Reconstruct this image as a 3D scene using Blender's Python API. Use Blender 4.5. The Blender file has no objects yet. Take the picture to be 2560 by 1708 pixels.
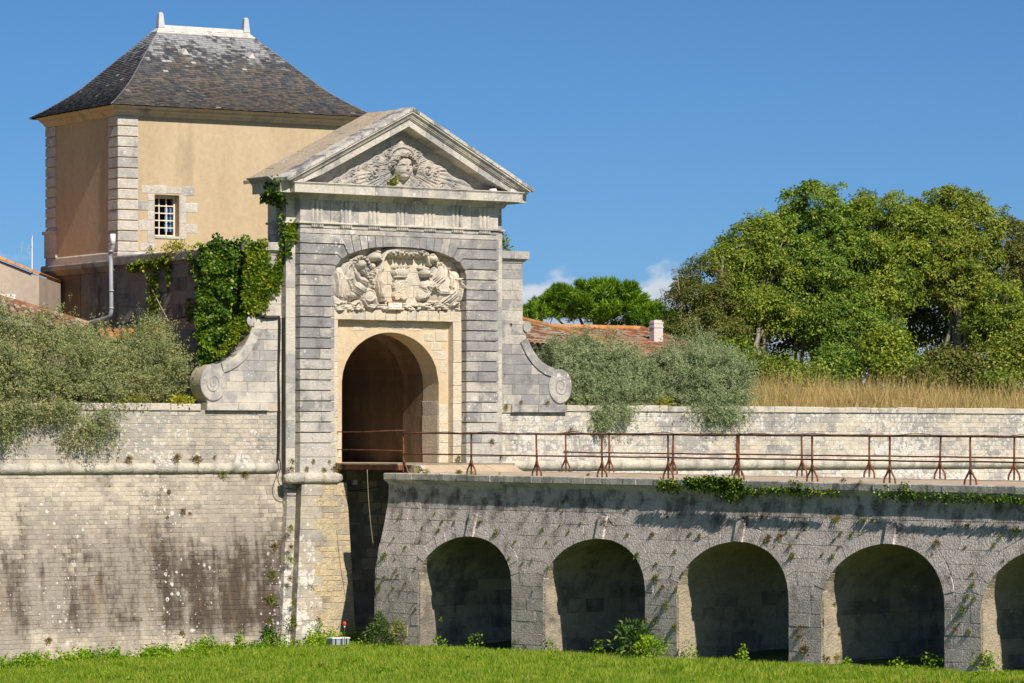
# A stone town gate, its ditch bridge, the rampart walls and the pavilion behind, late-summer sun.
import bpy, math, random
import numpy as np
from mathutils import Vector, Matrix

random.seed(11)
RNG = np.random.default_rng(11)
SC = bpy.context.scene
COL = SC.collection

# ------------------------------------------------------------------ camera
EYE = 5.0
cam_d = bpy.data.cameras.new("camera")
cam_d.lens = 133.6
cam_d.sensor_width = 36.0
cam_d.shift_y = 0.0992
cam_d.clip_start = 0.5
cam_d.clip_end = 5000.0
cam = bpy.data.objects.new("camera", cam_d)
cam.location = (0, 0, EYE)
cam.rotation_euler = (math.radians(90), 0, 0)
COL.objects.link(cam)
SC.camera = cam

# ------------------------------------------------------------------ sun and sky
SUN = Vector((0.3545, -0.6663, 0.656)).normalized()       # towards the sun
SUN_EL = math.asin(SUN.z)
SUN_AZ = math.atan2(SUN.x, SUN.y)
sun_d = bpy.data.lights.new("sun", 'SUN')
sun_d.energy = 5.0
sun_d.angle = math.radians(0.5)
sun_d.color = (1.0, 0.918, 0.825)
sun = bpy.data.objects.new("sun", sun_d)
sun.rotation_euler = SUN.to_track_quat('Z', 'Y').to_euler()
sun.location = (30, -40, 60)
COL.objects.link(sun)

SC.view_settings.view_transform = 'Standard'
SC.view_settings.look = 'None'
SC.view_settings.gamma = 1.0
SC.view_settings.exposure = 0.22
SC.view_settings.use_curve_mapping = False
SC.cycles.max_bounces = 7
SC.cycles.diffuse_bounces = 4
SC.cycles.transparent_max_bounces = 8
SC.cycles.use_denoising = True

world = bpy.data.worlds.new("World")
SC.world = world
world.use_nodes = True
wt = world.node_tree
wt.nodes.clear()


class G:
    """small helper that writes shader nodes"""
    def __init__(s, tree):
        s.t = tree

    def n(s, typ, props=None, **ins):
        nd = s.t.nodes.new(typ)
        for k, v in (props or {}).items():
            setattr(nd, k, v)
        for k, v in ins.items():
            k = k.replace('_', ' ')
            s.put(nd.inputs[k], v)
        return nd

    def put(s, sock, v):
        if isinstance(v, bpy.types.NodeSocket):
            s.t.links.new(v, sock)
        elif v is not None:
            if isinstance(v, (tuple, list)) and len(v) == 3 and sock.type == 'RGBA':
                v = (*v, 1)
            sock.default_value = v

    def m(s, op, a, b=None, c=None, clamp=False):
        nd = s.t.nodes.new('ShaderNodeMath')
        nd.operation = op
        nd.use_clamp = clamp
        for i, v in enumerate((a, b, c)):
            if v is not None:
                s.put(nd.inputs[i], v)
        return nd.outputs[0]

    def mix(s, f, a, b, blend='MIX'):
        nd = s.t.nodes.new('ShaderNodeMix')
        nd.data_type = 'RGBA'
        nd.blend_type = blend
        s.put(nd.inputs[0], f)
        s.put(nd.inputs[6], a)
        s.put(nd.inputs[7], b)
        return nd.outputs[2]

    def ss(s, v, a, b):
        """smooth step of v between a and b (a > b turns it round)"""
        nd = s.t.nodes.new('ShaderNodeMapRange')
        nd.interpolation_type = 'SMOOTHSTEP'
        s.put(nd.inputs[0], v)
        s.put(nd.inputs[1], min(a, b))
        s.put(nd.inputs[2], max(a, b))
        s.put(nd.inputs[3], 0.0 if a < b else 1.0)
        s.put(nd.inputs[4], 1.0 if a < b else 0.0)
        return nd.outputs[0]

    def noise(s, vec, scale, detail=4.0, rough=0.55, dist=0.0):
        nd = s.n('ShaderNodeTexNoise', None, Scale=scale, Detail=detail, Roughness=rough, Distortion=dist)
        s.put(nd.inputs['Vector'], vec)
        return nd.outputs[0]

    def vscale(s, vec, sc):
        nd = s.t.nodes.new('ShaderNodeVectorMath')
        nd.operation = 'MULTIPLY'
        s.put(nd.inputs[0], vec)
        nd.inputs[1].default_value = sc
        return nd.outputs[0]

    def vadd(s, vec, ad):
        nd = s.t.nodes.new('ShaderNodeVectorMath')
        nd.operation = 'ADD'
        s.put(nd.inputs[0], vec)
        s.put(nd.inputs[1], ad)
        return nd.outputs[0]


g = G(wt)
sky = g.n('ShaderNodeTexSky', dict(sky_type='NISHITA', sun_disc=False, sun_elevation=SUN_EL,
                                   sun_rotation=SUN_AZ, altitude=0.0, air_density=0.45,
                                   dust_density=0.6, ozone_density=8.0))
hs = g.n('ShaderNodeHueSaturation', None, Hue=0.491, Saturation=1.07, Value=1.0)
g.put(hs.inputs['Color'], sky.outputs[0])
geo = g.n('ShaderNodeTexCoord')
sep = g.n('ShaderNodeSeparateXYZ')
g.put(sep.inputs[0], geo.outputs['Generated'])
# a bank of far cumulus low over the horizon, all round
cv = g.vscale(geo.outputs['Generated'], (1.0, 1.0, 1.7))
c_big = g.noise(cv, 30.0, 3.0, 0.5)
c_fine = g.noise(cv, 95.0, 7.0, 0.62)
c_h = g.m('ADD', g.m('MULTIPLY', g.m('SUBTRACT', c_big, 0.5), 0.03), g.m('MULTIPLY', g.m('SUBTRACT', c_fine, 0.5), 0.016))
c_top = g.m('ADD', c_h, 0.0462)
c_mask = g.ss(g.m('SUBTRACT', c_top, sep.outputs[2]), 0.0, 0.006)
c_low = g.ss(sep.outputs[2], -0.01, 0.0)
c_mask = g.m('MULTIPLY', g.m('MULTIPLY', c_mask, c_low), 0.86)
c_shade = g.mix(g.ss(g.m('ADD', g.m('SUBTRACT', c_top, sep.outputs[2]), g.m('MULTIPLY', g.m('SUBTRACT', c_fine, 0.5), 0.03)), 0.0, 0.022), (7.6, 7.7, 8.0), (4.9, 5.5, 6.6))
skyc = g.mix(c_mask, hs.outputs[0], c_shade)
bg = g.n('ShaderNodeBackground', None, Strength=0.085)
g.put(bg.inputs['Color'], skyc)
wo = g.n('ShaderNodeOutputWorld')
wt.links.new(bg.outputs[0], wo.inputs[0])


# ------------------------------------------------------------------ materials
def new_mat(name):
    m = bpy.data.materials.new(name)
    m.use_nodes = True
    m.node_tree.nodes.clear()
    g = G(m.node_tree)
    return m, g


def finish(m, g, col, rough=0.85, bump=None, bdist=0.02, bstr=0.6, spec=0.25, metal=0.0):
    b = g.n('ShaderNodeBsdfPrincipled')
    g.put(b.inputs['Base Color'], col)
    g.put(b.inputs['Roughness'], rough)
    g.put(b.inputs['Specular IOR Level'], spec)
    g.put(b.inputs['Metallic'], metal)
    if bump is not None:
        bn = g.n('ShaderNodeBump', None, Strength=bstr, Distance=bdist)
        g.put(bn.inputs['Height'], bump)
        g.put(b.inputs['Normal'], bn.outputs[0])
    o = g.n('ShaderNodeOutputMaterial')
    m.node_tree.links.new(b.outputs[0], o.inputs[0])
    return m


def piece_random(g):
    oi = g.n('ShaderNodeObjectInfo')
    ge = g.n('ShaderNodeNewGeometry')
    return g.m('FRACT', g.m('ADD', oi.outputs['Random'], ge.outputs['Random Per Island'])), ge


def stone_mat(name, light, mid, grey, greyness=0.5, gscale=0.6, dark=0.35, dcol=(0.05, 0.045, 0.04), lichen=0.35,
              lscale=5.0, orange=0.25, var=0.35, bump=0.6, streak=0.5, angle=36, zgrey=None, zdark=None, extra=None,
              spots=0.5, moss=0.0, pit=0.4, tint=None, speck=0.0):
    """weathered limestone: cream stone, grey crust, dark run-off streaks, white and orange lichen"""
    m, g = new_mat(name)
    rnd, ge = piece_random(g)
    vr = g.n('ShaderNodeVectorRotate', dict(rotation_type='Z_AXIS'), Angle=-math.radians(angle))
    g.put(vr.inputs['Vector'], ge.outputs['Position'])
    P = vr.outputs[0]
    sx = g.n('ShaderNodeSeparateXYZ')
    g.put(sx.inputs[0], P)
    u0, z = sx.outputs[0], sx.outputs[2]
    f1 = g.noise(P, 13.0, 6.0, 0.62)
    f2 = g.noise(P, 46.0, 4.0, 0.6)
    f3 = g.noise(P, 2.6, 5.0, 0.6)
    f4 = g.noise(g.vadd(P, (2.0, 11.0, 6.0)), 5.5, 6.0, 0.66)
    big = g.noise(P, gscale, 6.0, 0.62)
    col = g.mix(g.ss(f1, 0.3, 0.7), mid, light)
    # grey crust, different on every stone
    gm = g.m('ADD', g.m('MULTIPLY', big, 1.0), g.m('MULTIPLY', g.m('SUBTRACT', f3, 0.5), 0.55))
    gm = g.m('ADD', gm, g.m('MULTIPLY', g.m('SUBTRACT', rnd, 0.5), var))
    gm = g.m('ADD', gm, g.m('MULTIPLY', g.m('SUBTRACT', f1, 0.5), 0.30))
    gm = g.m('ADD', gm, g.m('MULTIPLY', g.m('SUBTRACT', f4, 0.5), 0.75))
    gm = g.m('ADD', gm, greyness - 0.5)
    if zgrey:                                    # crust grows between two heights
        za = g.m('ADD', z, g.m('MULTIPLY', g.m('SUBTRACT', f3, 0.5), 1.6))
        for (z0, z1, amt) in zgrey:
            gm = g.m('ADD', gm, g.m('MULTIPLY', g.ss(za, z0, z1), amt))
    col = g.mix(g.ss(gm, 0.36, 0.72), col, grey)
    # run-off streaks
    st = g.noise(g.vscale(P, (1.0, 1.0, 0.13)), 1.9, 5.0, 0.6)
    st2 = g.noise(g.vscale(P, (1.0, 1.0, 0.2)), 7.5, 3.0, 0.6)
    dm = g.m('ADD', g.m('MULTIPLY', st, 0.75), g.m('MULTIPLY', st2, 0.25))
    dm = g.m('ADD', g.m('MULTIPLY', dm, streak), g.m('MULTIPLY', f3, 1.0 - streak))
    dm = g.m('ADD', dm, g.m('MULTIPLY', g.m('SUBTRACT', rnd, 0.5), var * 0.35))
    dm = g.m('ADD', dm, g.m('MULTIPLY', g.m('SUBTRACT', f1, 0.5), 0.12))
    if zdark:
        for (z0, z1, amt) in zdark:
            dm = g.m('ADD', dm, g.m('MULTIPLY', g.ss(z, z0, z1), amt))
    if extra:
        dm = extra(g, dm, u0, z, P)
    dmask = g.ss(dm, 0.60 - dark * 0.2, 0.84 - dark * 0.2)
    col = g.mix(g.m('MULTIPLY', dmask, min(1.0, 0.45 + dark)), col, dcol)
    if speck > 0:
        sk = g.noise(g.vadd(P, (8.0, 3.0, 1.0)), 17.0, 4.0, 0.65)
        col = g.mix(g.m('MULTIPLY', g.ss(g.m('ADD', sk, g.m('MULTIPLY', g.m('SUBTRACT', f3, 0.5), 0.5)), 0.53, 0.68), speck), col, dcol)
    if tint:
        col = tint(g, col, u0, z, P)
    # small value jitter
    vj = g.m('ADD', 0.56, g.m('ADD', g.m('ADD', g.m('MULTIPLY', f2, 0.20), g.m('MULTIPLY', f4, 0.52)), g.m('MULTIPLY', rnd, var * 0.5)))
    hv = g.n('ShaderNodeHueSaturation', None, Saturation=1.0)
    g.put(hv.inputs['Value'], vj)
    g.put(hv.inputs['Color'], col)
    col = hv.outputs[0]
    # orange lichen
    if orange > 0:
        om = g.m('ADD', g.noise(g.vadd(P, (31.0, 7.0, 3.0)), 2.2, 6.0, 0.68), g.m('MULTIPLY', g.m('SUBTRACT', f2, 0.5), 0.3))
        col = g.mix(g.m('MULTIPLY', g.ss(om, 0.72 - orange * 0.2, 0.86 - orange * 0.2), 0.75), col, (0.42, 0.23, 0.055))
    if moss > 0:
        mm = g.m('ADD', g.noise(g.vadd(P, (3.0, 17.0, 9.0)), 3.1, 6.0, 0.7), g.m('MULTIPLY', g.m('SUBTRACT', f2, 0.5), 0.3))
        col = g.mix(g.m('MULTIPLY', g.ss(mm, 0.72 - moss * 0.2, 0.84 - moss * 0.2), 0.8), col, (0.06, 0.065, 0.02))
    # white crustose lichen: round patches of many sizes, some worn to rings
    if lichen > 0:
        wob = g.n('ShaderNodeTexNoise', None, Scale=9.0, Detail=3.0)
        g.put(wob.inputs['Vector'], P)
        Pw = g.vadd(P, g.vscale(wob.outputs[1], (0.07, 0.07, 0.07)))
        cl = g.noise(g.vadd(P, (5.0, 1.0, 20.0)), 0.55, 4.0, 0.6)
        for sc, thr, w in ((lscale, 0.62, 1.0), (lscale * 2.3, 0.5, 1.0)):
            vo = g.n('ShaderNodeTexVoronoi', None, Scale=sc)
            g.put(vo.inputs['Vector'], Pw)
            cs = g.n('ShaderNodeSeparateColor')
            g.put(cs.inputs[0], vo.outputs['Color'])
            size = g.m('MULTIPLY', g.m('SUBTRACT', g.m('ADD', g.m('MULTIPLY', cs.outputs[0], 0.55), g.m('MULTIPLY', cl, 1.15)), 1.16 - lichen * 0.5), 1.5)
            d = vo.outputs['Distance']
            inside = g.ss(g.m('SUBTRACT', size, d), 0.0, 0.07)
            ring = g.ss(g.m('SUBTRACT', g.m('MULTIPLY', size, 0.6), d), 0.0, 0.1)
            worn = g.m('MULTIPLY', ring, g.ss(cs.outputs[1], 0.62, 0.7))
            msk = g.m('MULTIPLY', inside, g.m('SUBTRACT', 1.0, g.m('MULTIPLY', worn, 0.85)))
            col = g.mix(g.m('MULTIPLY', msk, g.m('ADD', 0.35, g.m('MULTIPLY', f4, 0.9), clamp=True)), col, (0.68, 0.65, 0.59))
    if spots > 0:
        sp = g.noise(P, 30.0, 2.0, 0.5)
        col = g.mix(g.m('MULTIPLY', g.ss(sp, 0.70, 0.76), spots), col, (0.62, 0.58, 0.5))
    pv = g.ss(g.noise(P, 22.0, 3.0, 0.6), 0.42, 0.6)
    h = g.m('ADD', g.m('MULTIPLY', f1, 0.9), g.m('MULTIPLY', f2, 0.45))
    h = g.m('ADD', h, g.m('MULTIPLY', pv, pit))
    return finish(m, g, col, 0.9, h, 0.03, bump, 0.2)


def plain_mat(name, c1, c2, scale=3.0, rough=0.85, bump=0.3, bd=0.01, spec=0.25, metal=0.0, c3=None, thr=0.62, pvar=0.0, stretch=None, detail=6.0):
    m, g = new_mat(name)
    rnd, ge = piece_random(g)
    P = ge.outputs['Position']
    Q = g.vscale(P, stretch) if stretch else P
    f = g.noise(Q, scale, detail, 0.62)
    f2 = g.noise(P, scale * 7, 4.0, 0.6)
    col = g.mix(g.ss(g.m('ADD', f, g.m('MULTIPLY', g.m('SUBTRACT', rnd, 0.5), pvar)), 0.32, 0.68), c1, c2)
    if c3:
        f3 = g.noise(g.vadd(Q, (9.0, 4.0, 2.0)), scale * 0.8, 6.0, 0.65)
        col = g.mix(g.ss(g.m('ADD', f3, g.m('MULTIPLY', g.m('SUBTRACT', rnd, 0.5), pvar)), thr - 0.07, thr + 0.09), col, c3)
    hv = g.n('ShaderNodeHueSaturation')
    g.put(hv.inputs['Value'], g.m('ADD', 0.8, g.m('ADD', g.m('MULTIPLY', f2, 0.4), g.m('MULTIPLY', g.m('SUBTRACT', rnd, 0.5), pvar * 0.8))))
    g.put(hv.inputs['Color'], col)
    return finish(m, g, hv.outputs[0], rough, g.m('ADD', f, f2), bd, bump, spec, metal)


def leaf_mat(name, c1, c2, c3=None, trans=0.3, clump=1.2, rough=0.6, c3amt=0.12, spec=0.25):
    """leaf colours differ from leaf to leaf and from spray to spray"""
    m, g = new_mat(name)
    rnd, ge = piece_random(g)
    f = g.noise(ge.outputs['Position'], clump, 3.0, 0.55)
    t = g.m('ADD', g.m('MULTIPLY', f, 0.9), g.m('MULTIPLY', g.m('SUBTRACT', rnd, 0.5), 0.75))
    col = g.mix(g.ss(t, 0.22, 0.72), c1, c2)
    if c3:
        r2 = g.m('FRACT', g.m('MULTIPLY', rnd, 17.31))
        col = g.mix(g.ss(g.m('ADD', r2, g.m('MULTIPLY', g.m('SUBTRACT', f, 0.5), 0.9)), 1.0 - c3amt - 0.04, 1.0 - c3amt + 0.04), col, c3)
    b = g.n('ShaderNodeBsdfPrincipled')
    g.put(b.inputs['Base Color'], col)
    g.put(b.inputs['Roughness'], rough)
    g.put(b.inputs['Specular IOR Level'], spec)
    tr = g.n('ShaderNodeBsdfTranslucent')
    hv = g.n('ShaderNodeHueSaturation', None, Hue=0.49, Saturation=1.1, Value=1.5)
    g.put(hv.inputs['Color'], col)
    g.put(tr.inputs['Color'], hv.outputs[0])
    mx = g.n('ShaderNodeMixShader')
    mx.inputs[0].default_value = trans
    g.t.links.new(b.outputs[0], mx.inputs[1])
    g.t.links.new(tr.outputs[0], mx.inputs[2])
    o = g.n('ShaderNodeOutputMaterial')
    g.t.links.new(mx.outputs[0], o.inputs[0])
    return m


CREAM = (0.62, 0.52, 0.36)
PALE = (0.66, 0.59, 0.46)
BEIGE = (0.48, 0.40, 0.28)
GREYS = (0.27, 0.255, 0.235)
DGREY = (0.17, 0.165, 0.16)


def rusty(g, col, u, z, P):
    # rust-brown run-off below a few weeds and joints
    st = g.noise(g.vadd(g.vscale(P, (1.0, 1.0, 0.10)), (4.0, 9.0, 1.0)), 3.2, 4.0, 0.6)
    br = g.noise(P, 1.3, 5.0, 0.65)
    k = g.m('MULTIPLY', g.ss(g.m('ADD', g.m('MULTIPLY', st, 0.7), g.m('MULTIPLY', br, 0.3)), 0.53, 0.70), g.ss(z, 4.4, 3.2))
    return g.mix(g.m('MULTIPLY', k, 0.45), col, (0.26, 0.165, 0.085))


def left_streaks(g, dm, u, z, P):
    # a rusty-black wash of stains on the wall left of the gate, thinning out towards the far left
    # frame origin: u grows along the facade; the gate's left edge is at u of about 54.2
    a = g.ss(u, 49.2, 52.0)
    b = g.ss(z, 3.0, 1.4)
    c = g.ss(z, -0.4, 0.4)
    k = g.m('MULTIPLY', g.m('MULTIPLY', a, b), c)
    return g.m('ADD', dm, g.m('MULTIPLY', g.m('SUBTRACT', k, 0.38), 0.17))


M = {}
M['wall_low'] = stone_mat('rampart_stone', (0.64, 0.56, 0.43), (0.50, 0.43, 0.33), (0.33, 0.29, 0.24), 0.53, 0.55, 0.74, (0.085, 0.066, 0.05),
                          0.38, 6.0, 0.14, 0.22, 0.45, 0.88, zgrey=[(3.7, 2.4, 0.20), (2.4, 1.2, 0.10), (0.6, -0.3, -0.25)],
                          zdark=[(3.5, 1.8, 0.09), (0.5, -0.2, -0.14)], extra=left_streaks, tint=rusty)
M['wall_top'] = stone_mat('parapet_stone', (0.64, 0.56, 0.44), (0.52, 0.455, 0.36), (0.36, 0.33, 0.285), 0.58, 0.7, 0.32, (0.12, 0.11, 0.10),
                          0.66, 4.0, 0.2, 0.3, 0.55, 0.4)
M['wall_right'] = stone_mat('right_parapet_stone', (0.68, 0.60, 0.47), (0.57, 0.50, 0.39), (0.34, 0.32, 0.295), 0.52, 0.45, 0.30, (0.14, 0.13, 0.12),
                            0.92, 5.2, 0.12, 0.34, 0.55, 0.35, zgrey=[(5.3, 5.9, 0.12)])
M['coping'] = stone_mat('coping_stone', (0.64, 0.575, 0.46), (0.52, 0.465, 0.37), (0.34, 0.32, 0.28), 0.45, 0.8, 0.25, (0.13, 0.12, 0.10), 0.5, 5.0, 0.45, 0.4, 0.6, 0.3)
M['cordon'] = stone_mat('cordon_stone', (0.66, 0.60, 0.48), (0.56, 0.50, 0.40), (0.36, 0.335, 0.29), 0.44, 0.9, 0.2, (0.14, 0.13, 0.10), 0.5, 6.0, 0.2, 0.35, 0.7, 0.3)
M['gate_grey'] = stone_mat('gate_ashlar', (0.60, 0.55, 0.47), (0.47, 0.435, 0.38), (0.265, 0.257, 0.25), 0.61, 0.9, 0.40, (0.10, 0.097, 0.094), 0.40, 6.0, 0.12, 0.36, 0.42, 0.5,
                           zgrey=[(6.3, 5.2, -0.16)], pit=0.8, speck=0.22)
M['gate_pale'] = stone_mat('gate_moulding', (0.64, 0.585, 0.49), (0.53, 0.485, 0.41), (0.33, 0.315, 0.295), 0.53, 1.2, 0.42, (0.10, 0.095, 0.088), 0.38, 6.0, 0.30, 0.4, 0.42, 0.5)
M['gate_cream'] = stone_mat('gate_cream_stone', (0.68, 0.595, 0.45), (0.58, 0.49, 0.345), (0.44, 0.405, 0.345), 0.40, 1.2, 0.12, (0.22, 0.17, 0.1), 0.3, 6.0, 0.34, 0.4, 0.6, 0.4)
M['relief'] = stone_mat('carved_relief_stone', (0.68, 0.60, 0.48), (0.56, 0.50, 0.40), (0.42, 0.39, 0.345), 0.42, 1.5, 0.15, (0.2, 0.17, 0.13), 0.25, 6.0, 0.2, 0.2, 0.5, 0.4)
M['tympanum'] = stone_mat('tympanum_stone', (0.54, 0.485, 0.40), (0.45, 0.405, 0.34), (0.27, 0.265, 0.26), 0.50, 1.5, 0.2, (0.12, 0.12, 0.12), 0.15, 6.0, 0.25, 0.2, 0.5, 0.4)
M['gate_base'] = stone_mat('gate_base_stone', (0.60, 0.50, 0.32), (0.46, 0.365, 0.21), (0.33, 0.29, 0.22), 0.45, 0.9, 0.25, (0.12, 0.10, 0.06), 0.30, 4.0, 0.55, 0.5, 0.8, 0.3)
M['gate_base_white'] = stone_mat('gate_base_ashlar', (0.52, 0.46, 0.36), (0.42, 0.37, 0.29), (0.31, 0.29, 0.26), 0.45, 0.9, 0.2, (0.12, 0.11, 0.09), 0.86, 3.0, 0.2, 0.3, 0.6, 0.3)
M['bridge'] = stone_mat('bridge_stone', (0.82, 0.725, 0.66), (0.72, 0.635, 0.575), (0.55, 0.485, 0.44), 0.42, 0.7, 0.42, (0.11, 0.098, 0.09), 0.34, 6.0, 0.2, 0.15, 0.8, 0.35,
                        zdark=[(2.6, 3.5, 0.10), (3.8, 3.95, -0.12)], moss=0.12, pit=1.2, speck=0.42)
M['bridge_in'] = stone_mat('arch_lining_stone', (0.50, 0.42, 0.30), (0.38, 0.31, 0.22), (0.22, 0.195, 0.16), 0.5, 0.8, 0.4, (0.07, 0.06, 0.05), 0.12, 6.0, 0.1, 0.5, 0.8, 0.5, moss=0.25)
M['bridge_slab'] = stone_mat('bridge_slab_stone', (0.72, 0.65, 0.55), (0.60, 0.54, 0.46), (0.33, 0.31, 0.28), 0.45, 1.2, 0.3, (0.13, 0.12, 0.1), 0.45, 6.0, 0.2, 0.5, 0.7, 0.2, moss=0.3)
M['bridge_core'] = plain_mat('bridge_joint', (0.45, 0.41, 0.35), (0.55, 0.50, 0.43), 3.0, 0.95, 0.6, 0.02)
M['mortar'] = plain_mat('mortar', (0.20, 0.165, 0.115), (0.30, 0.25, 0.18), 4.0, 0.95, 0.6, 0.02)
M['mortar_pale'] = plain_mat('pale_mortar', (0.42, 0.36, 0.26), (0.52, 0.45, 0.33), 4.0, 0.95, 0.6, 0.02)
M['mortar_dark'] = plain_mat('dark_mortar', (0.16, 0.145, 0.12), (0.26, 0.235, 0.2), 4.0, 0.95, 0.6, 0.02)
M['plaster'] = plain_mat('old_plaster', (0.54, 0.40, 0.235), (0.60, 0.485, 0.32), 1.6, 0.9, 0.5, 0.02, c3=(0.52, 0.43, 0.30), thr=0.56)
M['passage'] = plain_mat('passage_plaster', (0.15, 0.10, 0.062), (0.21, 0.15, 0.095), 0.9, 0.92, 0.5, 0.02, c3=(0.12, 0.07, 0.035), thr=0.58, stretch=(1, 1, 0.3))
M['render'] = plain_mat('ochre_render', (0.455, 0.35, 0.215), (0.515, 0.405, 0.255), 1.1, 0.92, 0.5, 0.012, c3=(0.41, 0.315, 0.20), thr=0.60, stretch=(1, 1, 0.22))
M['quoin'] = stone_mat('pavilion_stone', (0.64, 0.59, 0.51), (0.50, 0.455, 0.375), (0.36, 0.34, 0.31), 0.44, 1.2, 0.22, (0.16, 0.15, 0.14), 0.34, 6.0, 0.08, 0.4, 0.5, 0.4, angle=32)
M['cornice'] = stone_mat('pavilion_cornice', (0.60, 0.50, 0.34), (0.52, 0.43, 0.29), (0.40, 0.36, 0.28), 0.42, 1.2, 0.3, (0.14, 0.115, 0.08), 0.15, 6.0, 0.35, 0.4, 0.5, 0.3, angle=32)
M['retaining'] = stone_mat('stained_retaining_stone', (0.30, 0.27, 0.225), (0.25, 0.225, 0.19), (0.165, 0.155, 0.145), 0.55, 0.9, 0.55, (0.05, 0.048, 0.05), 0.20, 6.0, 0.08, 0.35, 0.7, 0.55)
M['gate_roof'] = stone_mat('gate_roof_slab', (0.56, 0.45, 0.31), (0.47, 0.375, 0.26), (0.40, 0.35, 0.28), 0.40, 1.1, 0.15, (0.16, 0.15, 0.14), 0.30, 6.0, 0.3, 0.3, 0.8, 0.1)
M['gate_roof_edge'] = stone_mat('gate_roof_edge_slab', (0.66, 0.61, 0.53), (0.55, 0.51, 0.45), (0.24, 0.23, 0.23), 0.47, 1.3, 0.4, (0.1, 0.1, 0.1), 0.5, 5.0, 0.1, 0.4, 0.8, 0.1)


def slate_mat():
    m, g = new_mat('weathered_slate')
    rnd, ge = piece_random(g)
    P = ge.outputs['Position']
    sx = g.n('ShaderNodeSeparateXYZ')
    g.put(sx.inputs[0], P)
    z = sx.outputs[2]
    f = g.noise(P, 0.7, 5.0, 0.6)
    f2 = g.noise(g.vscale(P, (1, 1, 0.45)), 2.0, 5.0, 0.65)
    base = g.mix(rnd, (0.055, 0.057, 0.064), (0.135, 0.133, 0.136))
    br = g.mix(g.m('FRACT', g.m('MULTIPLY', rnd, 7.7)), (0.16, 0.128, 0.095), (0.105, 0.092, 0.078))
    t = g.m('ADD', g.m('ADD', f, g.m('MULTIPLY', g.m('SUBTRACT', rnd, 0.5), 0.55)), g.m('MULTIPLY', g.ss(z, 16.4, 14.6), 0.16))
    col = g.mix(g.ss(t, 0.52, 0.80), base, br)
    # a pale bloom washed down from the metal ridge
    w = g.m('ADD', g.m('ADD', f2, g.m('MULTIPLY', g.m('SUBTRACT', rnd, 0.5), 0.22)), g.m('MULTIPLY', g.ss(z, 15.3, 16.7), 0.40))
    col = g.mix(g.m('MULTIPLY', g.ss(w, 0.68, 0.92), 0.85), col, (0.36, 0.365, 0.37))
    r3 = g.m('FRACT', g.m('MULTIPLY', rnd, 41.3))
    col = g.mix(g.ss(r3, 0.994, 0.996), col, (0.45, 0.44, 0.42))
    return finish(m, g, col, 0.55, f2, 0.004, 0.3, 0.4)


M['slate'] = slate_mat()
M['zinc'] = plain_mat('pale_ridge_zinc', (0.52, 0.475, 0.43), (0.66, 0.615, 0.56), 2.2, 0.6, 0.1, 0.005, 0.4, 0.0, c3=(0.40, 0.36, 0.32), thr=0.60)
M['hip'] = plain_mat('grey_hip_lead', (0.13, 0.135, 0.145), (0.2, 0.2, 0.21), 3.0, 0.5, 0.1, 0.005, 0.5, 0.0)
M['zinc_post'] = plain_mat('zinc_post', (0.42, 0.43, 0.45), (0.52, 0.53, 0.55), 3.0, 0.5, 0.1, 0.005, 0.5, 0.0)
M['rust'] = plain_mat('rusty_iron', (0.13, 0.048, 0.022), (0.25, 0.095, 0.040), 9.0, 0.8, 0.6, 0.004, 0.3, 0.0, c3=(0.055, 0.032, 0.025), thr=0.58)
M['cable'] = plain_mat('black_cable', (0.018, 0.018, 0.02), (0.03, 0.03, 0.033), 5.0, 0.5, 0.1, 0.002)
M['rope'] = plain_mat('weathered_rope', (0.30, 0.23, 0.15), (0.38, 0.30, 0.2), 9.0, 0.9, 0.3, 0.002)
M['deck'] = plain_mat('packed_earth', (0.46, 0.345, 0.235), (0.55, 0.43, 0.30), 1.7, 0.95, 0.8, 0.03, c3=(0.36, 0.28, 0.18), thr=0.62)
M['tile'] = plain_mat('canal_tile', (0.33, 0.115, 0.05), (0.44, 0.17, 0.07), 2.2, 0.85, 0.4, 0.01, c3=(0.27, 0.20, 0.14), thr=0.50, pvar=0.75)
M['tile_orange'] = plain_mat('orange_lichen_tile', (0.50, 0.20, 0.05), (0.55, 0.26, 0.08), 4.0, 0.85, 0.4, 0.01, c3=(0.36, 0.2, 0.1), thr=0.6, pvar=0.4)
M['tile_brown'] = plain_mat('brown_canal_tile', (0.27, 0.115, 0.06), (0.36, 0.18, 0.10), 2.6, 0.85, 0.4, 0.01, c3=(0.32, 0.27, 0.2), thr=0.54, pvar=0.6)
M['house_wall'] = plain_mat('grey_house_render', (0.43, 0.35, 0.27), (0.50, 0.41, 0.32), 0.8, 0.92, 0.3, 0.01, c3=(0.38, 0.28, 0.21), thr=0.62, stretch=(1, 1, 0.25))
M['white'] = plain_mat('white_paint', (0.72, 0.71, 0.69), (0.80, 0.79, 0.77), 4.0, 0.6, 0.1, 0.003)
M['whitewash'] = plain_mat('whitewashed_chimney', (0.50, 0.455, 0.42), (0.60, 0.555, 0.52), 3.0, 0.85, 0.3, 0.01, c3=(0.42, 0.37, 0.33), thr=0.66)
M['pvc'] = plain_mat('grey_pvc', (0.30, 0.335, 0.37), (0.35, 0.385, 0.42), 2.0, 0.45, 0.05, 0.002, 0.5)
M['muntin'] = plain_mat('bare_wood_bar', (0.70, 0.60, 0.47), (0.76, 0.67, 0.54), 5.0, 0.7, 0.2, 0.003)
M['interior'] = plain_mat('dark_interior', (0.035, 0.03, 0.025), (0.06, 0.05, 0.04), 2.0, 0.95)
M['sign'] = plain_mat('enamel_sign', (0.80, 0.77, 0.68), (0.84, 0.82, 0.74), 6.0, 0.4, 0.05, 0.002)
M['sign_ink'] = plain_mat('ochre_lettering', (0.25, 0.16, 0.06), (0.32, 0.2, 0.08), 6.0, 0.6, 0.0)
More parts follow.
